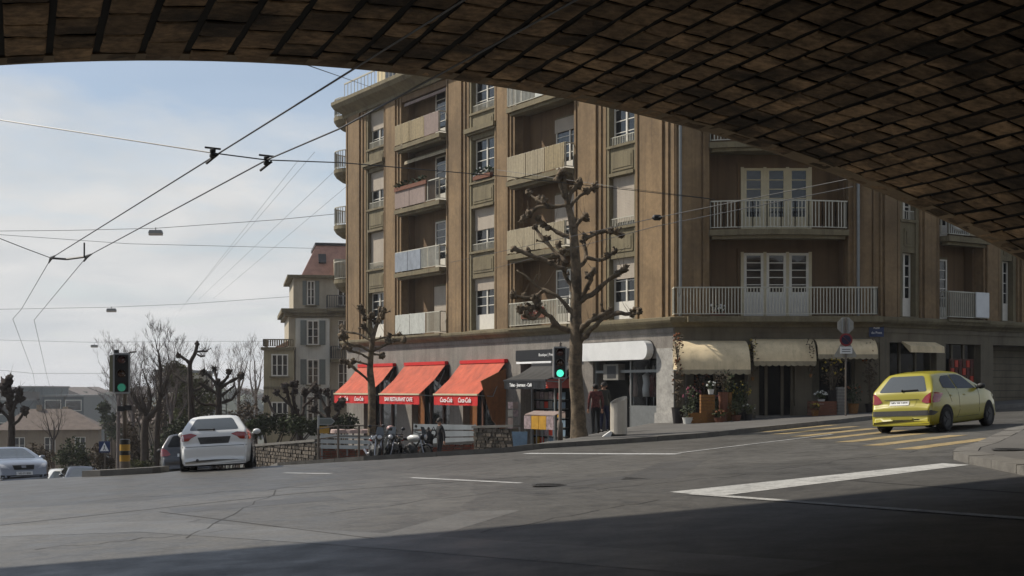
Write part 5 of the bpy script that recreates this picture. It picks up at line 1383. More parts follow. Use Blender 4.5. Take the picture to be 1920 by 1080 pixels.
def make_car(name, label, P, loc, heading, pitch=0., roll=0., group=None):
    """P: outline [(x, z)] from rear bumper over the roof to the nose; L, W, belt, wheel positions, colours"""
    L, Wd = P['L'], P['W']; hw0 = Wd / 2; belt = P['belt']
    root = thing(name, label, 'car', loc, 0, group, local=True)
    root.rotation_euler = (roll, -pitch, heading); ox = L / 2
    o2 = [Vector((x, 0, z)) for x, z in P['outline']]
    pts, _ = smooth_path(o2, [0] * len(o2), 6)
    xs = []; last = -9
    for p in pts:
        if p.x > last + .004: xs.append((p.x, p.z)); last = p.x
    def hw(x):
        t = 2 * x / L - 1; e = abs(t) ** 5.5
        k = 1 - .15 * e - (.05 * e if t > 0 else 0); return hw0 * k
    def zb(x): return .17 + .14 * (max(0, 1 - x / .5)) ** 2 + .06 * max(0, 1 - (L - x) / .4) ** 2
    mb = MB(); rings = []
    for x, zt in xs:
        h = hw(x); b = min(zb(x), zt - .1); sB = min(belt + .05 * (1 - x / L) * 1.0, zt - .05); hB = h * .965
        hr = hB - max(0, zt - sB - .05) * P.get('tumble', .38)
        half = [(0, b), (.8 * h, b), (.955 * h, b + .08 * (sB - b)), (h * .992, b + .3 * (sB - b)), (h, b + .55 * (sB - b)), (h * .993, b + .8 * (sB - b)), (hB, sB)]
        half += [(hB + (hr - hB) * g, sB + (zt - sB) * g2) for g, g2 in ((.3, .3), (.62, .62), (.9, .88))]
        half += [(hr * .93, zt - .012), (hr * .62, zt + .014), (0, zt + .024)]
        loop = [(x - ox, y, z) for y, z in half] + [(x - ox, -y, z) for y, z in half[-2:0:-1]]
        rings.append(mb.pts(loop)); n = len(loop)
    for a, b in zip(rings, rings[1:]):
        for k in range(n): j = (k + 1) % n; mb.face((a + k, a + j, b + j, b + k))
    mb.face([rings[0] + k for k in range(n)]); mb.face([rings[-1] + k for k in range(n)][::-1])
    bvh = BVHTree.FromPolygons(mb.v, mb.f)
    body = mb.build('body', P['paint'], root, smooth=True)
    def hit(axis, u, v):
        if axis in ('L', 'R'):
            s = 1 if axis == 'L' else -1; return bvh.ray_cast(Vector((u - ox, 3 * s, v)), Vector((0, -s, 0)))
        s = -1 if axis == 'B' else 1; return bvh.ray_cast(Vector((4 * s, u, v)), Vector((-s, 0, 0)))
    def decal(nm, poly, axis, m, off=.006, parent=root, step=.07):
        bm = bmesh.new(); vs = [bm.verts.new((p[0], p[1], 0)) for p in poly]; bm.faces.new(vs)
        for ax in (0, 1):
            lo = min(p[ax] for p in poly); hi = max(p[ax] for p in poly); k = lo + step
            while k < hi - .01:
                co = [0,0,0]; no = [0,0,0]; co[ax] = k; no[ax] = 1
                bmesh.ops.bisect_plane(bm, geom=bm.verts[:] + bm.edges[:] + bm.faces[:], plane_co=co, plane_no=no); k += step
        bm.verts.ensure_lookup_table(); mb = MB(); bad = set()
        for i, v in enumerate(bm.verts):
            v.index = i; q, nn, _, _ = hit(axis, v.co.x, v.co.y)
            if q is None: bad.add(i); q = Vector((0, 0, 0)); nn = Vector((0, 0, 0))
            mb.v.append(q + nn * off)
        for f in bm.faces:
            ids = [v.index for v in f.verts]
            if not bad.intersection(ids): mb.face(ids)
        bm.free()
        if not mb.f: return None
        o = mb.build(nm, m, parent, smooth=True)
        return o
    def strip(nm, line, axis, m, r=.005):
        P_ = []
        for (a, b) in zip(line, line[1:]):
            for i in range(8):
                t = i / 8; q = hit(axis, a[0] + (b[0] - a[0]) * t, a[1] + (b[1] - a[1]) * t)[0]
                if q is not None: P_.append(q)
        q = hit(axis, *line[-1])[0]
        if q is not None: P_.append(q)
        if len(P_) > 1: mb = MB(); mb.tube(P_, r, 4); mb.build(nm, m, root)
    def rnd_poly(poly, r=.05):
        out = []; n = len(poly)
        for i in range(n):
            p = Vector(poly[i]); a = Vector(poly[i-1]); b = Vector(poly[(i+1) % n]); da = (a - p); db = (b - p)
            ra = min(r, da.length * .45); rb = min(r, db.length * .45); p0 = p + da.normalized() * ra; p1 = p + db.normalized() * rb
            for t in (0, .33, .67, 1): out.append(tuple((p0.lerp(p, t)).lerp(p.lerp(p1, t), t)))
        return out
    # glass
    decal('rear_window', rnd_poly(P['rear_win'], .06), 'B', P.get('rear_glass', 'car_glass_pale'))
    decal('windscreen', rnd_poly(P['windscreen'], .06), 'F', P.get('front_glass', 'car_glass'))
    for ax in ('L', 'R'):
        for w in P['side_win']: decal('side_window', rnd_poly(w, .05), ax, 'car_glass')
        for ln_ in P.get('gaps', []): strip('door_seam', ln_, ax, 'plastic_dark')
        for hx, hz in P.get('handles', []): decal('door_handle', [(hx, hz), (hx + .18, hz), (hx + .18, hz + .035), (hx, hz + .035)], ax, P['paint'], .022)
        if 'side_trim' in P: decal('side_trim', P['side_trim'], ax, P['paint'], .014)
    for sg in (1, -1):
        t = [(y * sg, z) for y, z in P['tail']]; decal('tail_light', rnd_poly(t, .03), 'B', 'tail_red', .009, step=.05)
        if 'tail_side' in P: decal('tail_light', rnd_poly(P['tail_side'], .03), 'L' if sg > 0 else 'R', 'tail_red', .009, step=.05)
        t = [(y * sg, z) for y, z in P['head']]; decal('headlight', rnd_poly(t, .04), 'F', 'lamp_clear', .009, step=.05)
        # mirrors
        mx, mz = P['mirror']; q = hit('L', mx, mz - .05)[0]; y = (q.y if q else hw0 - .1)
        mb = MB(); mb.blob((mx - ox, sg * (y + .13), mz), .07, .11, .075, 10, 7); mb.tube([(mx - ox + .03, sg * (y - .02), mz - .06), (mx - ox, sg * (y + .1), mz - .02)], .022, 6); mb.build('mirror', P.get('mirror_m', P['paint']), root, smooth=True)
    for nm, poly, axis, m, off in P.get('extra', []): decal(nm, poly, axis, m, off)
    # plates with small dark characters
    for axis, (cy, cz), w in P['plates']:
        pl = decal('number_plate', [(cy - w/2, cz - .055), (cy + w/2, cz - .055), (cy + w/2, cz + .055), (cy - w/2, cz + .055)], axis, P.get('plate_m', 'plate_white'), .016)
        q = hit(axis, cy, cz)[0]
        if pl and q is not None:
            s = -1 if axis == 'B' else 1
            T = Matrix(((0, 0, s, q.x + s * .02), (s, 0, 0, cy), (0, 1, 0, cz), (0, 0, 0, 1)))
            text('lettering', P.get('plate_txt', 'VD 204 617'), .085, T, 'plastic_dark', pl)
    # wheels
    r = P['wr']
    for x in P['wheels']:
        for sg in (1, -1):
            c = [(x + (r + .045) * math.cos(2 * math.pi * k / 24), r + .01 + (r + .045) * math.sin(2 * math.pi * k / 24)) for k in range(24)]
            decal('wheel_arch', [p for p in c if p[1] > .12] , 'L' if sg > 0 else 'R', 'rubber', .004, step=.1)
            yo = sg * (hw(x) + .012); yi = sg * (hw(x) - .2)
            mb = MB(); s = -sg
            mb.lathe([(r * .62, yo + s * .02), (r * .7, yo + s * .004), (r * .93, yo), (r, yo + s * .03), (r, yi - s * .03), (r * .9, yi), (r * .6, yi)], (x - ox, 0, r), 26, 'y'); tw = mb.build('wheel', 'rubber', root, smooth=True)
            mb = MB(); mb.lathe([(r * .62, yo + s * .012), (r * .6, yo + s * .05), (r * .12, yo + s * .03), (r * .1, yo + s * .015), (.0, yo + s * .015)], (x - ox, 0, r), 20, 'y')
            for k in range(5):
                a = 2 * math.pi * k / 5; mb.bar((x - ox + r * .1 * math.cos(a), yo + s * .025, r + r * .1 * math.sin(a)), (x - ox + r * .6 * math.cos(a), yo + s * .02, r + r * .6 * math.sin(a)), .05, .02)
            mb.build('rim', P.get('rim_m', 'alloy'), tw)
    mb = MB(); mb.box(.35 - ox, L - .35 - ox, -hw0 * .78, hw0 * .78, .165, .3); mb.build('underbody', 'rubber', root)
    if 'exhaust' in P: mb = MB(); ex, ez = P['exhaust']; mb.tube([(-ox - .01, ex, ez), (.3 - ox, ex, ez)], .035, 10); mb.build('exhaust', 'plastic_dark', root)
    if 'wiper' in P:
        pa = []
        for t in range(6):
            u = P['wiper'][0]; v = P['wiper'][1]; q = hit('B', u[0] + (v[0] - u[0]) * t / 5, u[1] + (v[1] - u[1]) * t / 5)[0]
            if q is not None: pa.append(q + Vector((-.02, 0, .01)))
        if len(pa) > 1: mb = MB(); mb.tube(pa, .014, 5); mb.blob(pa[0], .03); mb.build('wiper', 'rubber', root)
    if 'aerial' in P: mb = MB(); mb.tube([(P['aerial'][0] - ox, 0, P['aerial'][1]), (P['aerial'][0] - ox - .15, 0, P['aerial'][1] + .2)], .006, 4); mb.build('aerial', 'plastic_dark', root)
    return root

YEL = dict(L=4.03, W=1.75, belt=.93, tumble=.66, paint='paint_yellow_car', wr=.31, wheels=(.72, 3.26), rim_m='plastic_dark',
    outline=[(0, .30), (.01, .5), (.03, .62), (.10, .72), (.12, .84), (.17, .99), (.32, 1.18), (.52, 1.40), (.66, 1.445), (1.2, 1.475), (1.8, 1.46), (2.2, 1.40), (2.65, 1.17), (3.05, .985), (3.5, .88), (3.85, .74), (3.98, .55), (4.03, .34)],
    rear_win=[(-.62, 1.01), (.62, 1.01), (.43, 1.385), (-.43, 1.385)], windscreen=[(-.62, 1.05), (.62, 1.05), (.42, 1.38), (-.42, 1.38)],
    side_win=[[(.72, 1.07), (1.42, 1.03), (1.42, 1.37), (1.0, 1.36), (.8, 1.27)], [(1.49, 1.03), (2.55, 1.0), (2.15, 1.33), (1.9, 1.375), (1.49, 1.38)], [(2.62, 1.0), (2.78, 1.0), (2.62, 1.08)]],
    gaps=[[(1.45, 1.38), (1.46, 1.0), (1.45, .5), (1.3, .32)], [(2.62, 1.1), (2.66, .8), (2.62, .4)], [(.95, 1.3), (.86, 1.0), (1.02, .72)], [(1.2, .33), (2.6, .33)]],
    handles=[(.98, .86), (1.75, .85)], side_trim=[(1.1, .52), (2.85, .52), (2.85, .57), (1.1, .57)],
    tail=[(.5, .77), (.6, .9), (.72, .98), (.8, .985), (.832, .95), (.835, .74), (.62, .72)],
    head=[(.45, .66), (.8, .66), (.8, .86), (.6, .82)], mirror=(2.62, 1.05), mirror_m='plastic_dark', plates=[('B', (.05, .74), .5), ('F', (0, .5), .5)], plate_txt='VD 38 1452',
    extra=[('bumper_insert', [(-.78, .44), (.78, .44), (.82, .51), (.76, .56), (-.76, .56), (-.82, .51)], 'B', 'plastic_grey', .012), ('plate_recess', [(-.34, .66), (.34, .66), (.4, .86), (-.4, .86)], 'B', 'paint_yellow_car', .004),
           ('tailgate_seam', [(-.45, .815), (.45, .815), (.45, .83), (-.45, .83)], 'B', 'plastic_dark', .013), ('tow_cover', [(-.3, .345), (.25, .345), (.25, .42), (-.3, .42)], 'B', 'paint_yellow_car', .016),
           ('exhaust_cutout', [(-.5, .3), (-.32, .3), (-.34, .36), (-.48, .36)], 'B', 'rubber', .01), ('grille', [(-.5, .35), (.5, .35), (.6, .55), (-.6, .55)], 'F', 'rubber', .008)],
    wiper=[(0, 1.035), (-.4, 1.045)], aerial=(.75, 1.46))
yx, yy = 9.48, 32.3; hd = R(90 - 42)
fw = Vector((math.cos(hd), math.sin(hd))); c = Vector((yx, yy)) + fw * 2.0
def car_z(c, fw, L=2.5):
    a = c - fw * L / 2; b = c + fw * L / 2; za, zb_ = G(a.x, a.y), G(b.x, b.y); n = Vector((-fw.y, fw.x)) * .7
    return (za + zb_) / 2, math.atan2(zb_ - za, L), math.atan2(G(*(c + n)) - G(*(c - n)), 1.4)
z, pt, rl = car_z(c, fw)
make_car('hatchback_car', 'yellow five door hatchback crossing the yellow zebra stripes at right', YEL, (c.x, c.y, z), hd, pt, rl)

WHT = dict(L=4.29, W=1.77, belt=.92, tumble=.74, paint='paint_white_car', wr=.315, wheels=(.85, 3.43), plate_m='plastic_grey',
    outline=[(0, .28), (.01, .45), (.03, .60), (.09, .70), (.10, .82), (.16, .98), (.36, 1.16), (.66, 1.365), (.8, 1.385), (1.5, 1.425), (2.0, 1.41), (2.4, 1.33), (2.85, 1.12), (3.2, .98), (3.7, .88), (4.1, .74), (4.24, .55), (4.29, .32)],
    rear_win=[(-.6, 1.03), (.6, 1.03), (.44, 1.325), (-.44, 1.325)], windscreen=[(-.62, 1.02), (.62, 1.02), (.42, 1.35), (-.42, 1.35)],
    side_win=[[(.6, 1.12), (.95, 1.04), (.95, 1.3), (.82, 1.29)], [(1.02, 1.03), (1.75, 1.01), (1.75, 1.33), (1.02, 1.31)], [(1.82, 1.01), (2.78, .99), (2.35, 1.26), (2.1, 1.33), (1.82, 1.34)]],
    gaps=[[(1.78, 1.34), (1.8, .9), (1.78, .35)], [(2.85, 1.0), (2.85, .4)], [(.98, 1.3), (.95, 1.0), (1.15, .7)]], handles=[(1.1, .88), (1.95, .87)],
    tail=[(.4, .915), (.55, .965), (.86, .93), (.86, .77), (.62, .78), (.55, .85)],
    head=[(.4, .64), (.8, .66), (.8, .8), (.5, .76)], mirror=(2.72, 1.02), plates=[('B', (0, .77), .52), ('F', (0, .5), .5)], plate_txt='GE 516 09',
    extra=[('plate_recess', [(-.34, .69), (.34, .69), (.4, .86), (-.4, .86)], 'B', 'plastic_grey', .006), ('bumper_seam', [(-.78, .625), (.78, .625), (.78, .635), (-.78, .635)], 'B', 'plastic_dark', .005),
           ('grille', [(-.45, .32), (.45, .32), (.45, .8), (-.45, .8)], 'F', 'rubber', .008)],
    wiper=[(0, 1.03), (.4, 1.045)], exhaust=(.42, .3))
wc = W(404, 882, 32.5); hd = R(90 + 9.3); fw = Vector((math.cos(hd), math.sin(hd))); c = Vector((wc.x, wc.y)) + fw * 2.14; z, pt, rl = car_z(c, fw)
make_car('hatchback_car', 'white hatchback seen from behind at the crest of the road, driving away', WHT, (c.x, c.y, z - .06), hd, pt, rl)

SIL = dict(L=4.6, W=1.78, belt=.93, tumble=.62, paint='paint_silver', wr=.31, wheels=(.95, 3.6), front_glass='car_glass_pale',
    outline=[(0, .3), (.02, .6), (.08, .85), (.25, .98), (.7, 1.05), (1.1, 1.28), (1.5, 1.41), (2.1, 1.43), (2.5, 1.4), (3.0, 1.17), (3.4, .99), (4.0, .87), (4.4, .74), (4.55, .55), (4.6, .33)],
    rear_win=[(-.6, 1.1), (.6, 1.1), (.48, 1.35), (-.48, 1.35)], windscreen=[(-.68, 1.01), (.68, 1.01), (.44, 1.37), (-.44, 1.37)],
    side_win=[[(.95, 1.06), (1.8, 1.03), (1.8, 1.35), (1.4, 1.32)], [(1.88, 1.03), (3.0, 1.0), (2.5, 1.3), (1.88, 1.36)]], gaps=[[(1.84, 1.36), (1.85, .4)], [(3.05, 1.0), (3.05, .4)]],
    handles=[(1.1, .88), (2.0, .87)], tail=[(.4, .75), (.85, .75), (.85, .92), (.4, .92)], head=[(.42, .60), (.84, .66), (.84, .80), (.62, .77)], mirror=(2.92, 1.04),
    plates=[('F', (0, .45), .5), ('B', (0, .8), .5)], plate_txt='VD 71 830',
    extra=[('grille', [(-.3, .57), (.3, .57), (.34, .72), (-.34, .72)], 'F', 'rubber', .008), ('lower_grille', [(-.5, .27), (.5, .27), (.56, .40), (-.56, .40)], 'F', 'rubber', .008),
           ('fog_lamp', [(.58, .3), (.78, .32), (.78, .42), (.6, .4)], 'F', 'rubber', .01), ('fog_lamp', [(-.58, .3), (-.78, .32), (-.78, .42), (-.6, .4)], 'F', 'rubber', .01), ('badge', [(-.07, .62), (.07, .62), (.07, .7), (-.07, .7)], 'F', 'alloy', .016)])
p = W(40, 900, 42.6); to = Vector((-p.x, -p.y)).normalized(); hd = math.atan2(to.y, to.x) + R(13); fw = Vector((math.cos(hd), math.sin(hd))); c = Vector((p.x, p.y)) - fw * 1.8; z, pt, rl = car_z(c, fw)
make_car('saloon_car', 'silver saloon car climbing toward us at the left edge', SIL, (c.x, c.y, z), hd, pt, rl)
BLK = dict(SIL); BLK.update(paint='paint_black', plate_txt='VD 90 266')
p = W(352, 880, 42); hd = R(90 + 12); c = Vector((p.x, p.y)) + Vector((math.cos(hd), math.sin(hd))) * 2.2; fw = Vector((math.cos(hd), math.sin(hd))); z, pt, rl = car_z(c, fw)
BLK2 = dict(YEL); BLK2.update(paint='paint_black', plate_txt='VD 12 775', rear_glass='car_glass', extra=[])
make_car('parked_car', 'black car partly hidden behind the left flank of the white hatchback', BLK2, (c.x, c.y, z), hd, pt, rl)
WH2 = dict(SIL); WH2.update(paint='paint_white_car', plate_txt='VD 33 604')
p = W(116, 890, 62); hd = R(-90 + 20); c = Vector((p.x, p.y)); z, pt, rl = car_z(c, Vector((0, 1)))
make_car('parked_car', 'white car mostly sunk below the crest beside the silver saloon', WH2, (c.x, c.y, z), hd, 0, rl)
p = W(152, 890, 60); c = Vector((p.x, p.y)); z, pt, rl = car_z(c, Vector((0, 1)))
make_car('parked_car', 'dark car mostly sunk below the crest, left of the kerb island', BLK, (c.x, c.y, z), R(-90 + 24), 0, rl)

# ------------------------------------------------------------------ motorcycles
defmat('bike_red', s2l(120, 26, 24), .3, .15, 6., coat=.8)
defmat('bike_white', (.6, .6, .57), .3, .1, 6., coat=.8, k=1)
defmat('chrome', (.42, .42, .44), .3, .1, 10., metal=1.)
defmat('bike_black', (.014, .014, .016), .35, .2, 10., coat=.5)
defmat('helmet_highlight', s2l(196, 150, 140), .3, .1, 5., coat=.8)  # pinkish highlight on the helmet, put in as colour
def motorcycle(label, loc, rz, tank, fairing, helmet=False, case=False):
    root = thing('motorcycle', label, 'motorcycle', loc, rz, 'motorcycles parked at the crest', local=True); root.rotation_euler = (R(-8), 0, rz); root.scale = (.86,) * 3
    r = .31
    for x in (-.7, .72):
        mb = MB(); mb.lathe([(r * .68, -.05), (r * .9, -.065), (r, -.03), (r, .03), (r * .9, .065), (r * .68, .05)], (x, 0, r), 22, 'y'); w = mb.build('wheel', 'rubber', root, smooth=True)
        mb = MB(); mb.lathe([(.04, -.06), (.04, .06)], (x, 0, r), 8, 'y')
        for k in range(6): a = math.pi * k / 3; mb.bar((x, 0, r), (x + r * .7 * math.cos(a), 0, r + r * .7 * math.sin(a)), .025)
        mb.lathe([(r * .68, -.03), (r * .72, 0), (r * .68, .03), (r * .64, 0)], (x, 0, r), 20, 'y'); mb.build('rim', 'alloy', w)
        mb = MB(); mb.tube([(x + (r + .05) * math.cos(t), 0, r + (r + .05) * math.sin(t)) for t in [R(40 + 10 * i) for i in range(11)]], .045, 6); mb.build('mudguard', fairing, root, smooth=True)
    mb = MB()
    for y in (-.09, .09): mb.tube([(.72, y, r), (.5, y, .82), (.42, y, 1.0)], .025, 8)
    mb.build('fork', 'chrome', root)
    mb = MB(); mb.tube([(.4, -.36, 1.06), (.46, -.2, 1.03), (.46, .2, 1.03), (.4, .36, 1.06)], .016, 6); mb.build('handlebar', 'bike_black', root)
    for y in (-.3, .3):
        mb = MB(); mb.tube([(.43, y, 1.05), (.47, y * 1.12, 1.22)], .008, 5); mb.blob((.47, y * 1.17, 1.25), .03, .075, .055, 10, 7); mb.build('mirror', 'bike_black', root, smooth=True)
    mb = MB(); mb.tube([(.5, 0, .9), (.25, 0, .55), (-.1, 0, .38), (-.3, 0, .5), (-.5, 0, .78), (.4, 0, .85)], .035, 6); mb.tube([(-.2, .1, .4), (-.7, .1, .31)], .03, 6); mb.tube([(-.2, -.1, .4), (-.7, -.1, .31)], .03, 6); mb.build('frame', 'bike_black', root)
    mb = MB(); mb.blob((.05, 0, .5), .26, .16, .2, 12, 8, .15, 2); mb.box(-.1, .2, -.2, .2, .34, .46); mb.build('engine', 'plastic_grey', root)
    mb = MB(); mb.blob((.15, 0, .86), .3, .15, .13, 14, 9); mb.build('tank', tank, root, smooth=True)
    mb = MB(); mb.blob((-.42, 0, .84), .38, .14, .07, 14, 8); mb.blob((-.62, 0, .9), .18, .12, .06, 12, 7); mb.build('seat', 'bike_black', root, smooth=True)
    mb = MB(); mb.tube([(.1, -.16, .36), (-.3, -.19, .3), (-.85, -.2, .42)], [.03, .045, .055], 10); mb.build('exhaust', 'chrome', root, smooth=True)
    mb = MB(); mb.blob((.55, 0, .93), .12, .15, .12, 12, 8); mb.build('fairing', fairing, root, smooth=True)
    mb = MB(); mb.lathe([(.085, .64), (.08, .67), (.0, .68)], (0, 0, .93), 14, 'x'); mb.build('headlight', 'lamp_clear', root, smooth=True)
    mb = MB(); n = mb.pts([(.6, -.14, 1.0), (.6, .14, 1.0), (.47, .1, 1.27), (.47, -.1, 1.27)]); mb.face((n, n+1, n+2, n+3)); mb.build('screen', 'car_glass_pale', root)
    mb = MB(); mb.blob((-.86, 0, .78), .05, .09, .05); mb.build('tail_light', 'tail_red', root, smooth=True)
    for y in (-.16, .16): mb = MB(); mb.blob((.52, y * 1.2, .85), .03); mb.build('indicator', 'lamp_clear', root, smooth=True)
    mb = MB(); mb.box(-.96, -.94, -.1, .1, .5, .64); mb.build('number_plate', 'plate_white', root)
    mb = MB(); mb.tube([(.0, .1, .35), (-.1, .34, .02)], .014, 5); mb.build('side_stand', 'bike_black', root)
    if case: mb = MB(); mb.box(-.98, -.56, -.22, .22, .93, 1.2); mb.build('top_case', 'bike_black', root)
    return root
def at(px, d): x = (px - 960) / F * d; return (x, d, G(x, d) - .02)
motorcycle('black motorcycle with bright chrome, leftmost of the row at the crest', at(699, 38.6), R(-75), 'bike_black', 'bike_black')
motorcycle('big black motorcycle in the middle of the row, a helmet on its seat', at(735, 39), R(-100), 'bike_black', 'bike_black', case=False)
motorcycle('motorcycle with a cream white tank beside the person in black', at(766, 39.6), R(-35), 'bike_white', 'bike_black')
q = at(734, 39.2); mb = MB(); q = (q[0], q[1] - .3, q[2] - .36); mb.blob((q[0], q[1] + .35, q[2] + 1.32), .17, .19, .16, 14, 10); mb.cur = 1; mb.blob((q[0] - .03, q[1] + .3, q[2] + 1.4), .12, .14, .09, 12, 8)
tag(mb.build('helmet', None, smooth=True, mats=['bike_black', 'helmet_highlight']), 'round black crash helmet with a painted pinkish highlight on top, resting on the middle motorcycle', 'helmet')

# ------------------------------------------------------------------ people
defmat('skin', s2l(196, 150, 122), .6, .06, 8.)
defmat('hair_dark', (.02, .015, .012), .7, .3, 30.)
defmat('cloth_black', (.009, .009, .01), .85, .3, 10.)
defmat('cloth_navy', s2l(30, 36, 66), .85, .25, 10.)
defmat('cloth_red', s2l(112, 62, 58), .85, .6, 16.)
defmat('cloth_olive', s2l(62, 62, 52), .85, .25, 10.)
defmat('cloth_grey', s2l(150, 146, 138), .85, .15, 10.)
defmat('cloth_grey_dark', s2l(58, 56, 56), .85, .2, 10.)
defmat('shoe', (.02, .018, .016), .6, .2, 10.)
def person(label, loc, rz, J, tops, trousers, h=1.74, hair='hair_dark', waist=.92, coat=None, bare_arms=False, turn=0.):
    """J: joint overrides (metres, facing +x, z up). One skinned body with clothing by region"""
    root = thing('person', label, 'person', loc, rz, None, local=True); k = h / 1.75
    D = dict(pel=(0,0,.95), spine=(.01,0,1.15), chest=(.01,0,1.33), neck=(.0,0,1.49), head=(.03,0,1.60), crown=(.015,0,1.69),
             ls=(0,.185,1.42), le=(-.03,.25,1.13), lw=(.05,.25,.88), lh=(.07,.25,.80), rs=(0,-.185,1.42), re=(-.03,-.25,1.13), rw=(.05,-.25,.88), rh=(.07,-.25,.80),
             lhip=(0,.09,.9), lk=(.02,.1,.5), la=(-.03,.1,.09), lt=(.12,.11,.04), rhip=(0,-.09,.9), rk=(.02,-.1,.5), ra=(-.03,-.1,.09), rt=(.12,-.11,.04)); D.update(J)
    Rr = dict(pel=.145, spine=.125, chest=.15, neck=.058, head=.098, crown=.075, ls=.072, le=.05, lw=.033, lh=.036, lhip=.1, lk=.068, la=.045, lt=.04)
    rad = lambda n: Rr.get(n, Rr.get('l' + n[1:], .05))
    nm = list(D); bones = [('pel','spine'),('spine','chest'),('chest','neck'),('neck','head'),('head','crown'),('chest','ls'),('ls','le'),('le','lw'),('lw','lh'),('chest','rs'),('rs','re'),('re','rw'),('rw','rh'),
             ('pel','lhip'),('lhip','lk'),('lk','la'),('la','lt'),('pel','rhip'),('rhip','rk'),('rk','ra'),('ra','rt')]
    me = bpy.data.meshes.new('skeleton'); me.from_pydata([tuple(Vector(D[n]) * k) for n in nm], [(nm.index(a), nm.index(b)) for a, b in bones], [])
    o = bpy.data.objects.new('skeleton', me); COL.objects.link(o); m = o.modifiers.new('s', 'SKIN'); o.modifiers.new('u', 'SUBSURF').levels = 2
    for i, n in enumerate(nm): v = me.skin_vertices[0].data[i]; f = 1.15 if coat and n in ('pel', 'spine', 'chest', 'lhip', 'rhip') else 1; v.radius = (rad(n) * k * f, rad(n) * k * f * (.82 if n in ('spine','chest','pel') else 1)); v.use_root = n == 'pel'
    bpy.context.view_layer.update(); ev = bpy.data.meshes.new_from_object(o.evaluated_get(bpy.context.evaluated_depsgraph_get()))
    bpy.data.objects.remove(o)
    mb = MB(); n0 = mb.pts([v.co for v in ev.vertices])
    def region(c):
        z = c.z / k; d = lambda a: (c / k - Vector(D[a])).length
        if z < .13 and min(d('la'), d('lt'), d('ra'), d('rt')) < .2: return 3
        if min(d('head'), d('crown')) < .15 or z > 1.5: return 0
        if min(d('lh'), d('rh')) < .075: return 0
        return 2 if (z < (.62 if coat else waist) and min(d('lw'), d('rw'), d('le'), d('re')) > .12) else 1
    for p in ev.polygons: mb.cur = region(p.center); mb.face([n0 + i for i in p.vertices])
    bpy.data.meshes.remove(ev)
    mb.cur = 0
    hd = Vector(D['head']) * k
    f = Matrix.Rotation(turn, 3, 'Z') @ Vector((1, 0, 0)); sd = f.cross(Vector((0, 0, 1)))
    mb.blob(hd + f * .1 + Vector((0, 0, -.005)), .018, .014, .022, 6, 5)                         # nose
    for s in (-1, 1): mb.blob(hd + sd * .095 * s, .02, .015, .03, 6, 5)                          # ears
    mb.cur = 4
    for s in (-1, 1): mb.blob(hd + f * .092 + sd * .034 * s + Vector((0, 0, .025)), .011, n=6, m=5)
    mb.blob(hd + f * .088 + Vector((0, 0, -.045)), .012, .026, .006, 6, 5)
    mb.cur = 0
    for a, b in (('lw', 'lh'), ('rw', 'rh')):          # fingers and thumb
        w = Vector(D[a]) * k; e = Vector(D[b]) * k; d = (e - w).normalized(); x = d.orthogonal().normalized()
        for i, l in enumerate((.062, .075, .08, .07)):
            st = e + x * (.024 * (i - 1.5)); mb.tube([st, st + d * l * .55, st + d * l + d.cross(x) * .02], [.0095, .009, .006], 6)
        mb.tube([w + d * .03 + d.cross(x) * .02, w + d * .07 + d.cross(x) * .045, w + d * .1 + d.cross(x) * .04], [.011, .01, .007], 6)
    mb.build('body', None, root, True, mats=['skin', tops, trousers, 'shoe', 'hair_dark'])
    mb = MB(); c = Vector(D['crown']) * k
    mb.blob(hd - f * .018 + Vector((0, 0, .04 * k)), .112 * k, .11 * k, .105 * k, 14, 9, .08, 3)
    mb.build('hair', hair, root, smooth=True)
    return root
p = at(825, 46)
person('person in a black jacket standing beside the motorcycles, one arm swung out', p, R(200), dict(re=(-.05,.34,1.17), rw=(-.02,.44,.95), rh=(-.01,.47,.87), rs=(0,.185,1.42), ls=(0,-.185,1.42), le=(.05,-.26,1.15), lw=(.2,-.3,.98), lh=(.26,-.3,.95), lk=(.1,.12,.5), la=(.04,.14,.09), lt=(.18,.15,.04), rk=(-.02,-.13,.5), ra=(-.14,-.16,.1), rt=(0,-.17,.04)), 'cloth_black', 'cloth_grey_dark')
# shoulder bag / jacket held at the person's side
c = Vector(p) + Vector((-.42, -.1, .0)); mb = MB(); mb.blob(c + Vector((0, 0, .95)), .2, .16, .33, 12, 9, .2, 4); mb.tube([c + Vector((.1, 0, 1.2)), c + Vector((.2, .02, 1.42)), c + Vector((.3, .05, 1.2))], .02, 6)
tag(mb.build('bag', 'cloth_black', smooth=True), 'bulky black bag carried at the left side of the person in black', 'bag')
p = at(1117, 40); p = (p[0], p[1], p[2] + .14)
person('person in a red patterned jacket half hidden by the tall plane tree trunk', p, R(100), {}, 'cloth_red', 'cloth_black', 1.52)
p = at(1132, 40.8); p = (p[0], p[1], p[2] + .14)
person('person in dark olive jacket and navy trousers by the clothes shop door', p, R(-60), dict(lk=(.08,.11,.5), la=(.02,.12,.09), lt=(.16,.13,.04)), 'cloth_olive', 'cloth_navy', 1.56)

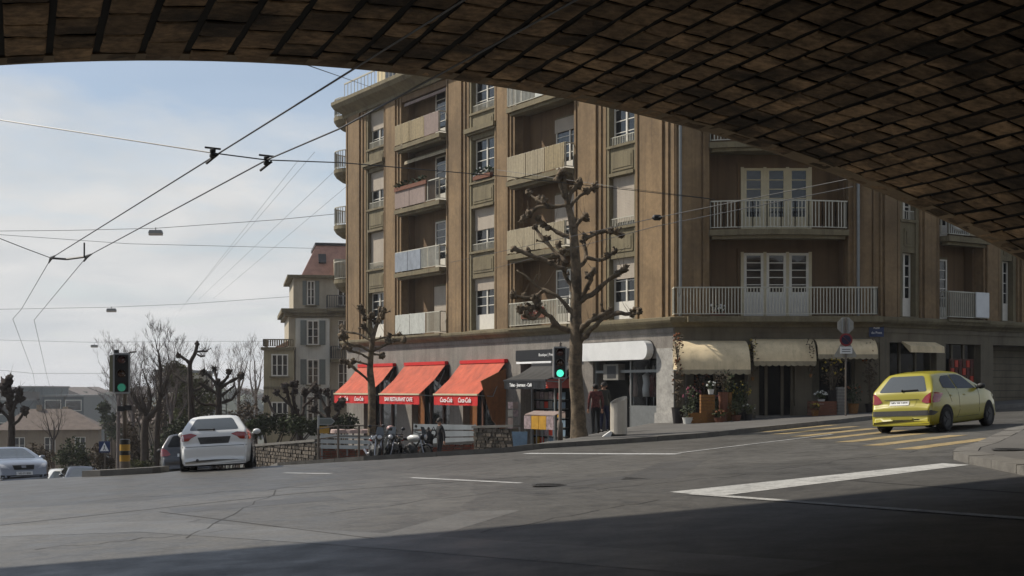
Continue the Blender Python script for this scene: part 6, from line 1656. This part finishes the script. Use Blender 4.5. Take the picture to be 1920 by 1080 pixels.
# ------------------------------------------------------------------ mannequins and shop goods
def mannequin(label, s, n, dress, z0, h=1.45):
    b = FL.xy(s, n); root = thing('mannequin', label, 'mannequin', (b.x, b.y, z0), 0, None, local=True); k = h / 1.5
    mb = MB(); mb.lathe([(.17, 0), (.17, .02), (.02, .03), (.02, .5)], (0, 0, 0), 14); mb.build('stand', 'chrome', root)
    mb = MB(); mb.lathe([(.16 * k, .42), (.19 * k, .7), (.15 * k, .92), (.17 * k, 1.1), (.19 * k, 1.2), (.08 * k, 1.28), (.045, 1.3), (.045, 1.36)], (0, 0, 0), 14); mb.build('torso', dress, root, smooth=True)
    mb = MB(); mb.blob((0, 0, 1.47), .075, .085, .11, 12, 9); mb.build('head', 'cloth_grey', root, smooth=True)
s = FL.s
zg = FL.g(s(1205)) + EYE + .72
mannequin('mannequin in a pale patterned top behind the shop window', s(1188, .6), .6, 'cloth_pink', zg, 1.4)
mannequin('mannequin in a white dress at the right of the shop window', s(1213, .6), .6, 'white_plain', zg, 1.4)
mannequin('mannequin in a red top squeezed against the pale pier', s(1226, .5), .5, 'cloth_red', zg, 1.4)
mb = FL.mb(); a = s(1132); zt = .72; mb.box(a, a + .95, -.02, .3, .35, .95); ac = mb.build('ac_unit', 'cloth_grey'); tag(ac, 'boxy grey air conditioner fan above the shop door', 'air conditioner')
mb = FL.mb(); mb.box(a + .25, a + .8, -.03, -.021, .42, .88); mb.build('fan_grille', 'plastic_dark', ac)
# kiosk: newspaper rack, yellow poster counter, blue sandwich board
defmat('poster_yellow', s2l(214, 160, 40), .6, .2, 6.)
defmat('poster_blue', s2l(128, 152, 170), .6, .25, 4.)
defmat('poster_mix', s2l(170, 150, 150), .6, .5, 9.)
def sidewalk_z(x, y): return G(x, y) + .12
a, b = W(984, 790, 47), W(1040, 790, 45.5); g = sidewalk_z(a.x, a.y)
t = thing('news_stand', 'kiosk newspaper stand with a bright yellow poster in the middle', 'stand', ((a.x + b.x) / 2, (a.y + b.y) / 2, g)); dd = (b - a); nn = Vector((dd.y, -dd.x, 0)).normalized()
for i, m in enumerate(('poster_mix', 'poster_yellow', 'poster_yellow', 'poster_mix')):
    q0 = a + dd * (i / 4 + .006); q1 = a + dd * ((i + 1) / 4 - .006); mb = MB(); z1 = W(0, 780, 46.2).z; z0 = W(0, 805, 46.2).z
    mb.prism([(q0.x, q0.y, z0), (q1.x, q1.y, z0), (q1.x, q1.y, z1), (q0.x, q0.y, z1)], nn * .04); mb.build('poster', m, t)
mb = MB(); z1 = W(0, 779, 46.2).z; mb.prism([(a.x, a.y, z1), (b.x, b.y, z1), (b.x - nn.x * .4, b.y - nn.y * .4, z1 + .12), (a.x - nn.x * .4, a.y - nn.y * .4, z1 + .12)], (0, 0, .03)); mb.build('counter', 'panel_pink', t)
for i in range(6): q0 = a + dd * (i / 5 * .96 + .02); mb = MB(); mb.box(q0.x - .02, q0.x + .02, q0.y + .03, q0.y + .07, G(q0.x, q0.y) - .1, z0); mb.build('leg', 'metal_grey', t)
p = W(976, 815, 45.5); g = sidewalk_z(p.x, p.y); t = thing('sandwich_board', 'pale blue sandwich board standing on the pavement left of the kiosk stand', 'sign', (p.x, p.y, g))
for sg in (-1, 1): mb = MB(); mb.prism([(p.x - .2, p.y + sg * .28, g - .05), (p.x + .2, p.y + sg * .28, g - .05), (p.x + .24, p.y + sg * .04, g + .85), (p.x - .3, p.y + sg * .04, g + .85)], (0, .03, 0)); mb.build('panel', 'poster_blue', t)
p = W(962, 775, 50); g = sidewalk_z(p.x, p.y); t = thing('postcard_rack', 'tall postcard rack with pink and white cards beside the orange curtain', 'rack', (p.x, p.y, g))
mb = MB(); mb.lathe([(.3, g), (.3, g + .04), (.03, g + .06), (.03, g + 2.3)], (p.x, p.y, 0), 12); mb.build('pole', 'metal_grey', t)
for r_ in range(6):
    for k in range(6): a_ = math.pi / 3 * k; mb = MB(Matrix.Translation((p.x, p.y, g + .55 + r_ * .3)) @ Matrix.Rotation(a_, 4, 'Z')); mb.box(.18, .2, -.11, .11, 0, .25); mb.build('card', ('poster_mix', 'panel_pink', 'cloth_grey')[(r_ + k) % 3], t)

# kiosk interior: lit newspaper shelves and a glass door
x0, x1 = FL.s(990, .9), FL.s(1062, .9)
shelf = thing('magazine_shelf', 'wall shelf of small magazines inside the newspaper kiosk', 'shelf', FL.vis((x0 + x1) / 2, -2.2, .9))
q_ = random.Random(5)
for r_ in range(6):
    for k in range(9):
        xa = x0 + (x1 - x0) * k / 9; z = -2.3 + r_ * .38; mb = FL.mb(); mb.box(xa + .03, xa + (x1 - x0) / 9 - .02, .86, .88, z, z + q_.uniform(.24, .31)); mb.build('magazine', q_.choice(('poster_mix', 'poster_blue', 'panel_pink', 'cloth_grey', 'letter_red', 'poster_yellow')), shelf)
    mb = FL.mb(); mb.box(x0, x1, .84, 1.0, -2.34 + r_ * .38, -2.31 + r_ * .38); mb.build('ledge', 'metal_grey', shelf)
mb = FL.mb(); xa = FL.s(985, .4); xb = FL.s(1088, .4)
for x in (xa, xa + .5, xa + (xb - xa) * .55, xb - .1): mb.box(x, x + .09, .36, .44, -3.2, .05)
mb.build('kiosk_front', 'metal_grey', bld)

# ------------------------------------------------------------------ flower shop display
defmat('basket', s2l(150, 104, 52), .85, .25, 18.)
defmat('pot_dark', s2l(46, 40, 40), .7, .2, 10.)
defmat('flower_rust', s2l(140, 82, 44), .8, .3, 20.)
defmat('flower_white', (.7, .7, .65), .8, .1, 20., k=.8)
defmat('flower_pink', s2l(170, 90, 110), .8, .3, 20.)
defmat('flower_yellow', s2l(190, 165, 60), .8, .3, 20.)
def plant(label, px, d, h, pot, leaf, r, ph=.3, pr=.16, n=70, flower=None, nf=14, seed=0, lift=0., cat='potted plant', name='potted_plant', group=None):
    q = random.Random(seed + 500); x = (px - 960) / F * d; g = sidewalk_z(x, d) + lift
    root = thing(name, label, cat, (x, d, g), group=group)
    mb = MB(); mb.lathe([(pr * .72, g - .01), (pr, g + ph), (pr * 1.06, g + ph), (pr * .9, g + ph - .03)], (x, d, 0), 14); mb.build('pot', pot, root, smooth=False)
    mb = MB(); c = Vector((x, d, g + ph + (h - ph) * .5))
    for i in range(6): mb.tube([(x, d, g + ph - .05), c + Vector((q.uniform(-r, r) * .5, q.uniform(-r, r) * .5, 0))], .008, 4)
    for i in range(n):
        u = Vector((q.gauss(0, 1), q.gauss(0, 1), q.gauss(0, 1))).normalized() * q.random() ** .5; p = c + Vector((u.x * r, u.y * r, u.z * (h - ph) * .55))
        dd = Vector((q.uniform(-1,1), q.uniform(-1,1), q.uniform(-.4,1))).normalized() * q.uniform(.07, .15); e = dd.orthogonal().normalized() * .03; mb.poly([p, p + dd * .5 + e, p + dd, p + dd * .5 - e])
    if flower:
        mb.cur = 1
        for i in range(nf): u = Vector((q.gauss(0, 1), q.gauss(0, 1), q.gauss(0, 1))).normalized(); mb.blob(c + Vector((u.x * r, u.y * r, abs(u.z) * (h - ph) * .5)), q.uniform(.02, .042), n=6, m=4, lump=.3, seed=i)
    mb.build('leaves', None, root, mats=[leaf, flower or leaf])
def crate(label, px, d, w, h, m='basket', lift=0.):
    x = (px - 960) / F * d; g = sidewalk_z(x, d) + lift; root = thing('crate', label, 'crate', (x, d, g)); k = max(2, int(h / .1))
    for i in range(k):
        z = g + h * i / k
        for sg in (-1, 1): mb = MB(); mb.box(x - w/2, x + w/2, d + sg * w * .4 - .01, d + sg * w * .4 + .01, z + .006, z + h / k - .008); mb.build('slat', m, root); mb = MB(); mb.box(x + sg * w/2 - .01, x + sg * w/2 + .01, d - w * .4 + .012, d + w * .4 - .012, z + .006, z + h / k - .008); mb.build('slat', m, root)
    mb = MB(); mb.box(x - w/2 + .02, x + w/2 - .02, d - w * .38, d + w * .38, g, g + .03); mb.build('floor', m, root)
plant('dark pot with tall dark reddish stems at the pale pier foot', 1271, 45.6, 2.3, 'pot_dark', 'leaf_brown', .16, .55, .22, 120, 'flower_rust', 12, 1)
plant('bushy green plant in a white box in front of the wooden chair', 1290, 44.7, .62, 'flower_white', 'leaf_green', .26, .22, .2, 110, None, 0, 2)
plant('dark purple leaved plant in a black tub behind the display', 1298, 46.0, 1.25, 'pot_dark', 'leaf_green', .32, .5, .25, 130, 'flower_pink', 26, 3)
crate('slatted wooden crate, leftmost in front of the flower shop window', 1308, 44.8, .55, .36)
crate('tall slatted wooden box standing beside the leftmost crate', 1326, 44.9, .45, .95)
plant('white flowered plant set on the tall slatted box', 1333, 44.95, .42, 'flower_white', 'leaf_green', .16, .16, .11, 50, 'flower_white', 10, 4, .96)
plant('dark leafy plant between the slatted box and the tapered pot', 1343, 45.5, .95, 'pot_dark', 'leaf_dark', .26, .35, .18, 120, 'flower_pink', 10, 5)
plant('tall tapered pinkish terracotta pot with spiky dark leaves', 1356, 45.1, 1.75, 'terracotta', 'leaf_brown', .3, 1.0, .17, 120, None, 0, 6)
plant('tall tapered brown wooden pot with trailing leaves', 1364, 45.4, 1.65, 'basket', 'leaf_green', .28, .98, .16, 110, None, 0, 7)
plant('green fern in a low terracotta pot at the display front', 1380, 45.0, .72, 'terracotta', 'leaf_olive', .3, .2, .18, 130, None, 0, 8)
plant('flowering climber with yellow green blooms near the shop pier', 1390, 45.7, 1.35, 'pot_dark', 'leaf_green', .34, .35, .18, 140, 'flower_yellow', 18, 9)
plant('tall reddish leaved shrub in a dark tub behind the wooden boxes', 1317, 46.1, 1.7, 'pot_dark', 'leaf_brown', .34, .5, .22, 170, 'flower_rust', 16, 31)
plant('wide green shrub in a basket in front of the shop window', 1372, 46.0, 1.2, 'basket', 'leaf_green', .36, .4, .22, 190, 'flower_yellow', 12, 32)
plant('low bowl of orange brown flowers on the pavement before the slatted boxes', 1349, 44.6, .4, 'terracotta', 'leaf_olive', .24, .16, .2, 80, 'flower_rust', 18, 33)
plant('small wicker basket of yellow flowers left of the reddish crate', 1528, 45.6, .45, 'basket', 'leaf_olive', .2, .2, .15, 70, 'flower_yellow', 14, 34)
plant('bushy plant in a wicker basket right of the sign post', 1600, 46.0, 1.0, 'basket', 'leaf_green', .3, .35, .2, 140, 'flower_rust', 10, 35)
plant('small pale leaved plant at the right end of display', 1403, 45.2, .55, 'pot_dark', 'leaf_olive', .22, .2, .15, 90, 'flower_white', 8, 10)
plant('hanging garland of dried orange flowers on the left awning edge', 1270, 45.7, 1.0, 'basket', 'leaf_brown', .2, .1, .08, 60, 'flower_rust', 26, 11, 2.1, 'garland', 'flower_garland')
plant('garland of dried leaves down the pier beside the shop door', 1411, 46.3, 1.5, 'basket', 'leaf_brown', .16, .1, .06, 120, 'flower_yellow', 12, 12, 1.35, 'garland', 'flower_garland')
plant('dried garland hanging on the pier right of the shop door', 1520, 46.3, 1.4, 'basket', 'leaf_brown', .14, .1, .06, 110, None, 0, 13, 1.35, 'garland', 'flower_garland')
plant('dark climbing foliage on the wall between sign post and yellow car', 1632, 46.5, 2.7, 'pot_dark', 'leaf_brown', .26, .3, .2, 260, 'flower_rust', 14, 14)
crate('reddish wooden crate of small pots right of the shop door', 1541, 45.9, .85, .5, 'terracotta')
plant('white potted blooms standing in the reddish crate', 1540, 45.9, .45, 'flower_white', 'leaf_green', .22, .16, .13, 60, 'flower_white', 14, 15, .4)
plant('big round dark wreath plant on a stand in the right window', 1563, 46.2, 1.95, 'pot_dark', 'leaf_brown', .42, .85, .2, 220, 'flower_yellow', 22, 16)
crate('pale wooden stool like box beside the dark wreath plant', 1577, 46.0, .3, .95, 'cloth_grey')
plant('small flowering plant on the sill of the shop right of corner', 1672, 48.0, .5, 'flower_white', 'leaf_green', .2, .15, .12, 60, 'flower_white', 8, 17, .55)
# red framed display board in the right shop
s = FR.s; a, b = s(1790), s(1833); root = thing('display_board', 'grid of small red brown pictures in the window right of the corner', 'display', FR.vis((a + b) / 2, .0, .2))
for i in range(6):
    for j in range(5):
        x = a + (b - a) * i / 6; z = -.35 + 1.45 * j / 5; mb = FR.mb(); mb.box(x + .02, x + (b - a) / 6 - .02, .17, .2, z + .02, z + .27); mb.build('picture', ('letter_red', 'wood_dark', 'cloth_red')[(i * 2 + j) % 3], root)
mb = FR.mb(); mb.box(a - .04, b + .04, .201, .23, -.4, 1.14); mb.build('backing', 'wood_dark', root)

# ------------------------------------------------------------------ litter bin, signals, signs
p = W(1160, 829, 37.6); g = sidewalk_z(p.x, p.y); root = thing('litter_bin', 'tall pale grey cylindrical litter bin with slanted open top right of plane tree', 'bin', (p.x, p.y, g))
defmat('bin_metal', s2l(190, 182, 168), .45, .08, 3., k=.9, metal=.1, streak=.1)
mb = MB(); r = .235; k = 28; lo = []; hi = []; hin = []; inn = []
for i in range(k):
    t = 2 * math.pi * i / k; x, y = math.cos(t), math.sin(t); e = 0 if i % 2 else .004
    lo.append((p.x + (r + e) * x, p.y + (r + e) * y, g + .05)); h = 1.02 + .09 * x + .05 * y; hi.append((p.x + (r + e) * x, p.y + (r + e) * y, g + h)); hin.append((p.x + (r - .025) * x, p.y + (r - .025) * y, g + h)); inn.append((p.x + (r - .025) * x, p.y + (r - .025) * y, g + .6))
rows = [mb.pts(q) for q in (lo, hi, hin, inn)]
for a, b in zip(rows, rows[1:]):
    for i in range(k): j = (i + 1) % k; mb.face((a + i, a + j, b + j, b + i))
mb.face([rows[3] + i for i in range(k)]); mb.build('body', 'bin_metal', root)
mb = MB(); mb.lathe([(.22, g - .05), (.22, g + .049)], (p.x, p.y, 0), 24); mb.build('base', 'plastic_dark', root)
p = W(1138, 830, 37.4); g = sidewalk_z(p.x, p.y); mb = MB(); mb.prism([(p.x - .12, p.y, g), (p.x + .1, p.y, g), (p.x + .16, p.y, g + .14), (p.x + .1, p.y, g + .16)], (0, .3, 0)); tag(mb.build('cardboard_piece', 'white_plain'), 'scrap of white card lying left of the litter bin', 'litter')

defmat('signal_grey', s2l(176, 178, 176), .5, .08, 6.)
defmat('signal_olive', s2l(132, 130, 104), .6, .1, 6.)
defmat('lens_red', (.09, .012, .01), .2, .15, 20., coat=1.)
defmat('lens_amber', (.08, .03, .008), .2, .15, 20., coat=1.)
defmat('lens_green', (.012, .06, .045), .2, .15, 20., coat=1.)
M['lens_lit'] = mat('lens_lit', (.05, .5, .35), .3, .1, 30., emit=((.1, .95, .62), 1.1))
M['lens_dim'] = mat('lens_dim', (.02, .09, .07), .3, .1, 30., emit=((.15, .9, .6), .12))
defmat('band_yellow', s2l(196, 150, 50), .6, .12, 8.)
def signal_head(root, c, rz, lit, w=.32, h=.9, side='signal_grey', name='signal_head'):
    T = Matrix.Translation(c) @ Matrix.Rotation(rz, 4, 'Z')
    mb = MB(T); k = 5; pr = []
    for sx, sz, a0 in ((1, 1, 0), (-1, 1, 90), (-1, -1, 180), (1, -1, 270)):
        for i in range(k + 1): a = R(a0 + 90 * i / k); pr.append((sx * (w/2 - .05) + .05 * math.cos(a), 0, sz * (h/2 - .05) + .05 * math.sin(a)))
    mb.prism(pr, (0, .28, 0)); o = mb.build(name, side, root)
    mb = MB(T); mb.prism([(x * 1.04, -.028, z * 1.02) for x, _, z in pr], (0, .027, 0)); mb.build('rim', 'signal_grey', o)
    mb = MB(T); mb.box(-w/2 + .035, w/2 - .035, -.036, -.0285, -h/2 + .035, h/2 - .035); mb.build('face', 'sign_black', o)
    for i, m in enumerate(('lens_red', 'lens_amber', lit)):
        z = h/2 - .165 - i * (h - .3) / 2 + .01
        mb = MB(T); mb.lathe([(.1, -.038), (.085, -.055), (.05, -.065), (.0, -.068)], (0, 0, z), 18, 'y'); mb.build('lens', m, o)
        mb = MB(T); n = 10; a = mb.pts([(.112 * math.cos(R(-20 + 220 * j / n)), -.037, z + .112 * math.sin(R(-20 + 220 * j / n))) for j in range(n + 1)]); b = mb.pts([(.112 * math.cos(R(-20 + 220 * j / n)), -.037 - .17 * math.sin(max(0, math.pi * j / n)) ** .6, z + .112 * math.sin(R(-20 + 220 * j / n))) for j in range(n + 1)])
        for j in range(n): mb.face((a + j, a + j + 1, b + j + 1, b + j))
        mb.build('visor', 'sign_black', o)
    return o
c = W(1050, 680, 36.9); g = sidewalk_z(c.x, c.y); root = thing('traffic_light', 'traffic light showing bright green in front of the tall plane tree', 'traffic light', (c.x, c.y, g))
mb = MB(); mb.lathe([(.075, g - .1), (.075, g + .45), (.048, g + .5), (.045, c.z + .48), (.03, c.z + .5), (.045, c.z + .55), (.0, c.z + .6)], (c.x + .02, c.y + .4, 0), 14); mb.build('pole', 'galv', root, smooth=True)
signal_head(root, c, R(3), 'lens_lit', .36, .88)
mb = MB(); mb.tube([(c.x + .02, c.y + .38, c.z + .2), (c.x, c.y + .2, c.z + .2)], .03, 6); mb.tube([(c.x + .02, c.y + .38, c.z - .2), (c.x, c.y + .2, c.z - .2)], .03, 6); mb.build('bracket', 'galv', root)
c = W(228, 700, 33.3); x, y = c.x - .02, c.y + .35; g = G(x, y) + .15; root = thing('traffic_light', 'traffic light on a kerb island at left with yellow and black banded base', 'traffic light', (x, y, g))
mb = MB(); mb.lathe([(.055, g + .75), (.05, c.z + .42), (.03, c.z + .45)], (x, y, 0), 14); mb.build('pole', 'galv', root, smooth=True)
zt = g + .02
for i, m in enumerate(('galv', 'band_yellow', 'sign_black', 'band_yellow', 'sign_black')):
    hgt = (.16, .16, .11, .16, .13)[i]; mb = MB(); mb.lathe([(.13, zt), (.13, zt + hgt - .004)], (x, y, 0), 18); mb.build('base_band', m, root); zt += hgt
signal_head(root, c, R(14), 'lens_dim', .4, 1.0, 'signal_olive'); 
mb = MB(); mb.box(c.x - .31, c.x - .19, c.y + .02, c.y + .36, c.z - .46, c.z + .46); mb.build('rear_head', 'signal_olive', root)
mb = MB(); mb.tube([(x, y, c.z + .46), (x - .2, y, c.z + .52)], .02, 6); mb.box(x - .26, x - .16, y - .05, y + .05, c.z + .5, c.z + .6); mb.tube([(x, y, c.z + .46), (x + .15, y, c.z + .54), (x + .3, y - .05, c.z + .55)], .025, 6); mb.build('detector', 'plastic_dark', root)
mb = MB(); zz = W(0, 766, 33.4).z; mb.box(x - .16, x + .02, y - .12, y - .04, zz - .07, zz + .06); mb.box(x + .03, x + .2, y - .12, y - .04, zz - .05, zz + .08); mb.build('push_button_box', 'plastic_dark', root)
# blue pedestrian crossing sign below left
p = W(196, 838, 45); g = G(p.x, p.y); root = thing('pedestrian_sign', 'small blue square pedestrian crossing sign low beside the left signal pole', 'sign', (p.x, p.y, g))
mb = MB(); mb.tube([(p.x, p.y + .05, g - .1), (p.x, p.y + .05, p.z + .2)], .03, 8); mb.build('pole', 'galv', root)
mb = MB(); mb.box(p.x - .19, p.x + .19, p.y - .01, p.y + .01, p.z - .19, p.z + .19); pl = mb.build('plate', 'sign_blue', root)
mb = MB(); mb.prism([(p.x - .15, p.y - .012, p.z - .14), (p.x + .15, p.y - .012, p.z - .14), (p.x, p.y - .012, p.z + .15)], (0, -.006, 0)); mb.build('triangle', 'letter_white', pl)
mb = MB(); mb.tube([(p.x, p.y - .024, p.z + .06), (p.x, p.y - .024, p.z - .03)], .014, 6); mb.tube([(p.x, p.y - .024, p.z - .04), (p.x - .04, p.y - .024, p.z - .11)], .01, 5); mb.tube([(p.x, p.y - .024, p.z - .04), (p.x + .04, p.y - .024, p.z - .11)], .01, 5); mb.build('figure', 'sign_black', pl)
# no parking sign with the backs of other plates
defmat('sign_back', s2l(176, 174, 164), .5, .1, 6., metal=.2)
defmat('sign_red', s2l(150, 34, 40), .5, .1, 6.)
c0 = Vector((11.12, 44.2)); g = sidewalk_z(*c0); root = thing('sign_post', 'street sign post with pale octagon back and no parking disc before the flower shop', 'sign', (c0.x, c0.y, g)); d = c0.y
mb = MB(); mb.tube([(c0.x, d + .04, g - .1), (c0.x, d + .04, W(0, 596, d).z)], .032, 10); mb.build('pole', 'galv', root)
def zz(py): return W(0, py, d).z
def disc(cz, r, n, m, y, nm, rot=0., par=None, th=.012): mb = MB(); mb.prism([(c0.x + r * math.cos(2 * math.pi * i / n + rot), y, cz + r * math.sin(2 * math.pi * i / n + rot)) for i in range(n)], (0, th, 0)); return mb.build(nm, m, par or root)
o = disc(zz(610), .29, 8, 'sign_back', d + .075, 'octagon_plate', R(22.5))
mb = MB(); [mb.box(c0.x + x - .02, c0.x + x + .02, d + .05, d + .074, zz(610) - .25, zz(610) + .25) for x in (-.11, .11)]; mb.build('bracket', 'signal_grey', o)
o = disc(zz(637), .215, 24, 'sign_red', d - .01, 'no_parking_disc', 0)
mb = MB(); cz = zz(637); mb.prism([(c0.x + .155 * math.cos(2 * math.pi * i / 24), d - .018, cz + .155 * math.sin(2 * math.pi * i / 24)) for i in range(24)], (0, .006, 0)); mb.build('blue_field', 'cloth_navy', o)
mb = MB(); mb.bar((c0.x - .13, d - .024, cz + .13), (c0.x + .13, d - .024, cz - .13), .045, .008); mb.build('slash', 'sign_red', o)
mb = MB(); cz = zz(655); tri = []
for a in (90, 210, 330):
    for e in (-18, 0, 18): tri.append((c0.x + .36 * math.cos(R(a)) + .06 * math.cos(R(a + e * 3)), d + .08, cz - .02 + .36 * math.sin(R(a)) + .06 * math.sin(R(a + e * 3))))
mb.prism(tri, (0, .01, 0)); mb.build('triangle_plate', 'sign_back', root)
mb = MB(); mb.box(c0.x - .2, c0.x + .2, d - .02, d - .005, zz(663), zz(650)); pl = mb.build('text_plate', 'plate_white', root)
for i in range(2): mb = MB(); mb.box(c0.x - .14, c0.x + .14, d - .024, d - .021, zz(655 + i * 4) - .012, zz(655 + i * 4) + .012); mb.build('print_line', 'plastic_grey', pl)
# direction arrow sign near the terrace corner
p = W(613, 790, 46); g = G(p.x, p.y); root = thing('direction_sign', 'rounded grey direction sign with yellow plate under it at the terrace corner', 'sign', (p.x - .3, p.y, g))
mb = MB(); mb.tube([(p.x - .3, p.y + .05, g - .1), (p.x - .3, p.y + .05, p.z + .2)], .035, 8); mb.build('pole', 'signal_grey', root)
mb = MB(); mb.prism([(p.x - .28, p.y, p.z - .12), (p.x + .15, p.y, p.z - .12), (p.x + .28, p.y, p.z), (p.x + .15, p.y, p.z + .12), (p.x - .28, p.y, p.z + .12)], (0, .03, 0)); pl = mb.build('arrow_plate', 'signal_grey', root)
mb = MB(); mb.prism([(p.x - .25, p.y - .004, p.z - .09), (p.x + .14, p.y - .004, p.z - .09), (p.x + .24, p.y - .004, p.z), (p.x + .14, p.y - .004, p.z + .09), (p.x - .25, p.y - .004, p.z + .09)], (0, .003, 0)); mb.build('field', 'shutter_grey', pl)
mb = MB(); mb.box(p.x - .26, p.x + .08, p.y, p.y + .02, p.z - .42, p.z - .18); mb.build('yellow_plate', 'band_yellow', root)

# ------------------------------------------------------------------ thin spring haze in the air
hm = bpy.data.materials.new('haze'); hm.use_nodes = True; nt = hm.node_tree; nt.nodes.remove(nt.nodes['Principled BSDF'])
pv = nt.nodes.new('ShaderNodeVolumePrincipled'); pv.inputs['Color'].default_value = (.93, .95, 1, 1); pv.inputs['Density'].default_value = .0004; pv.inputs['Anisotropy'].default_value = .2
nt.links.new(pv.outputs[0], nt.nodes['Material Output'].inputs['Volume'])
mb = MB(); mb.box(-1550, 1550, -75, 4050, -32, 26); ho = mb.build('haze', hm); ho['kind'] = 'stuff'; ho['label'] = 'thin pale haze filling the air over the street and town'
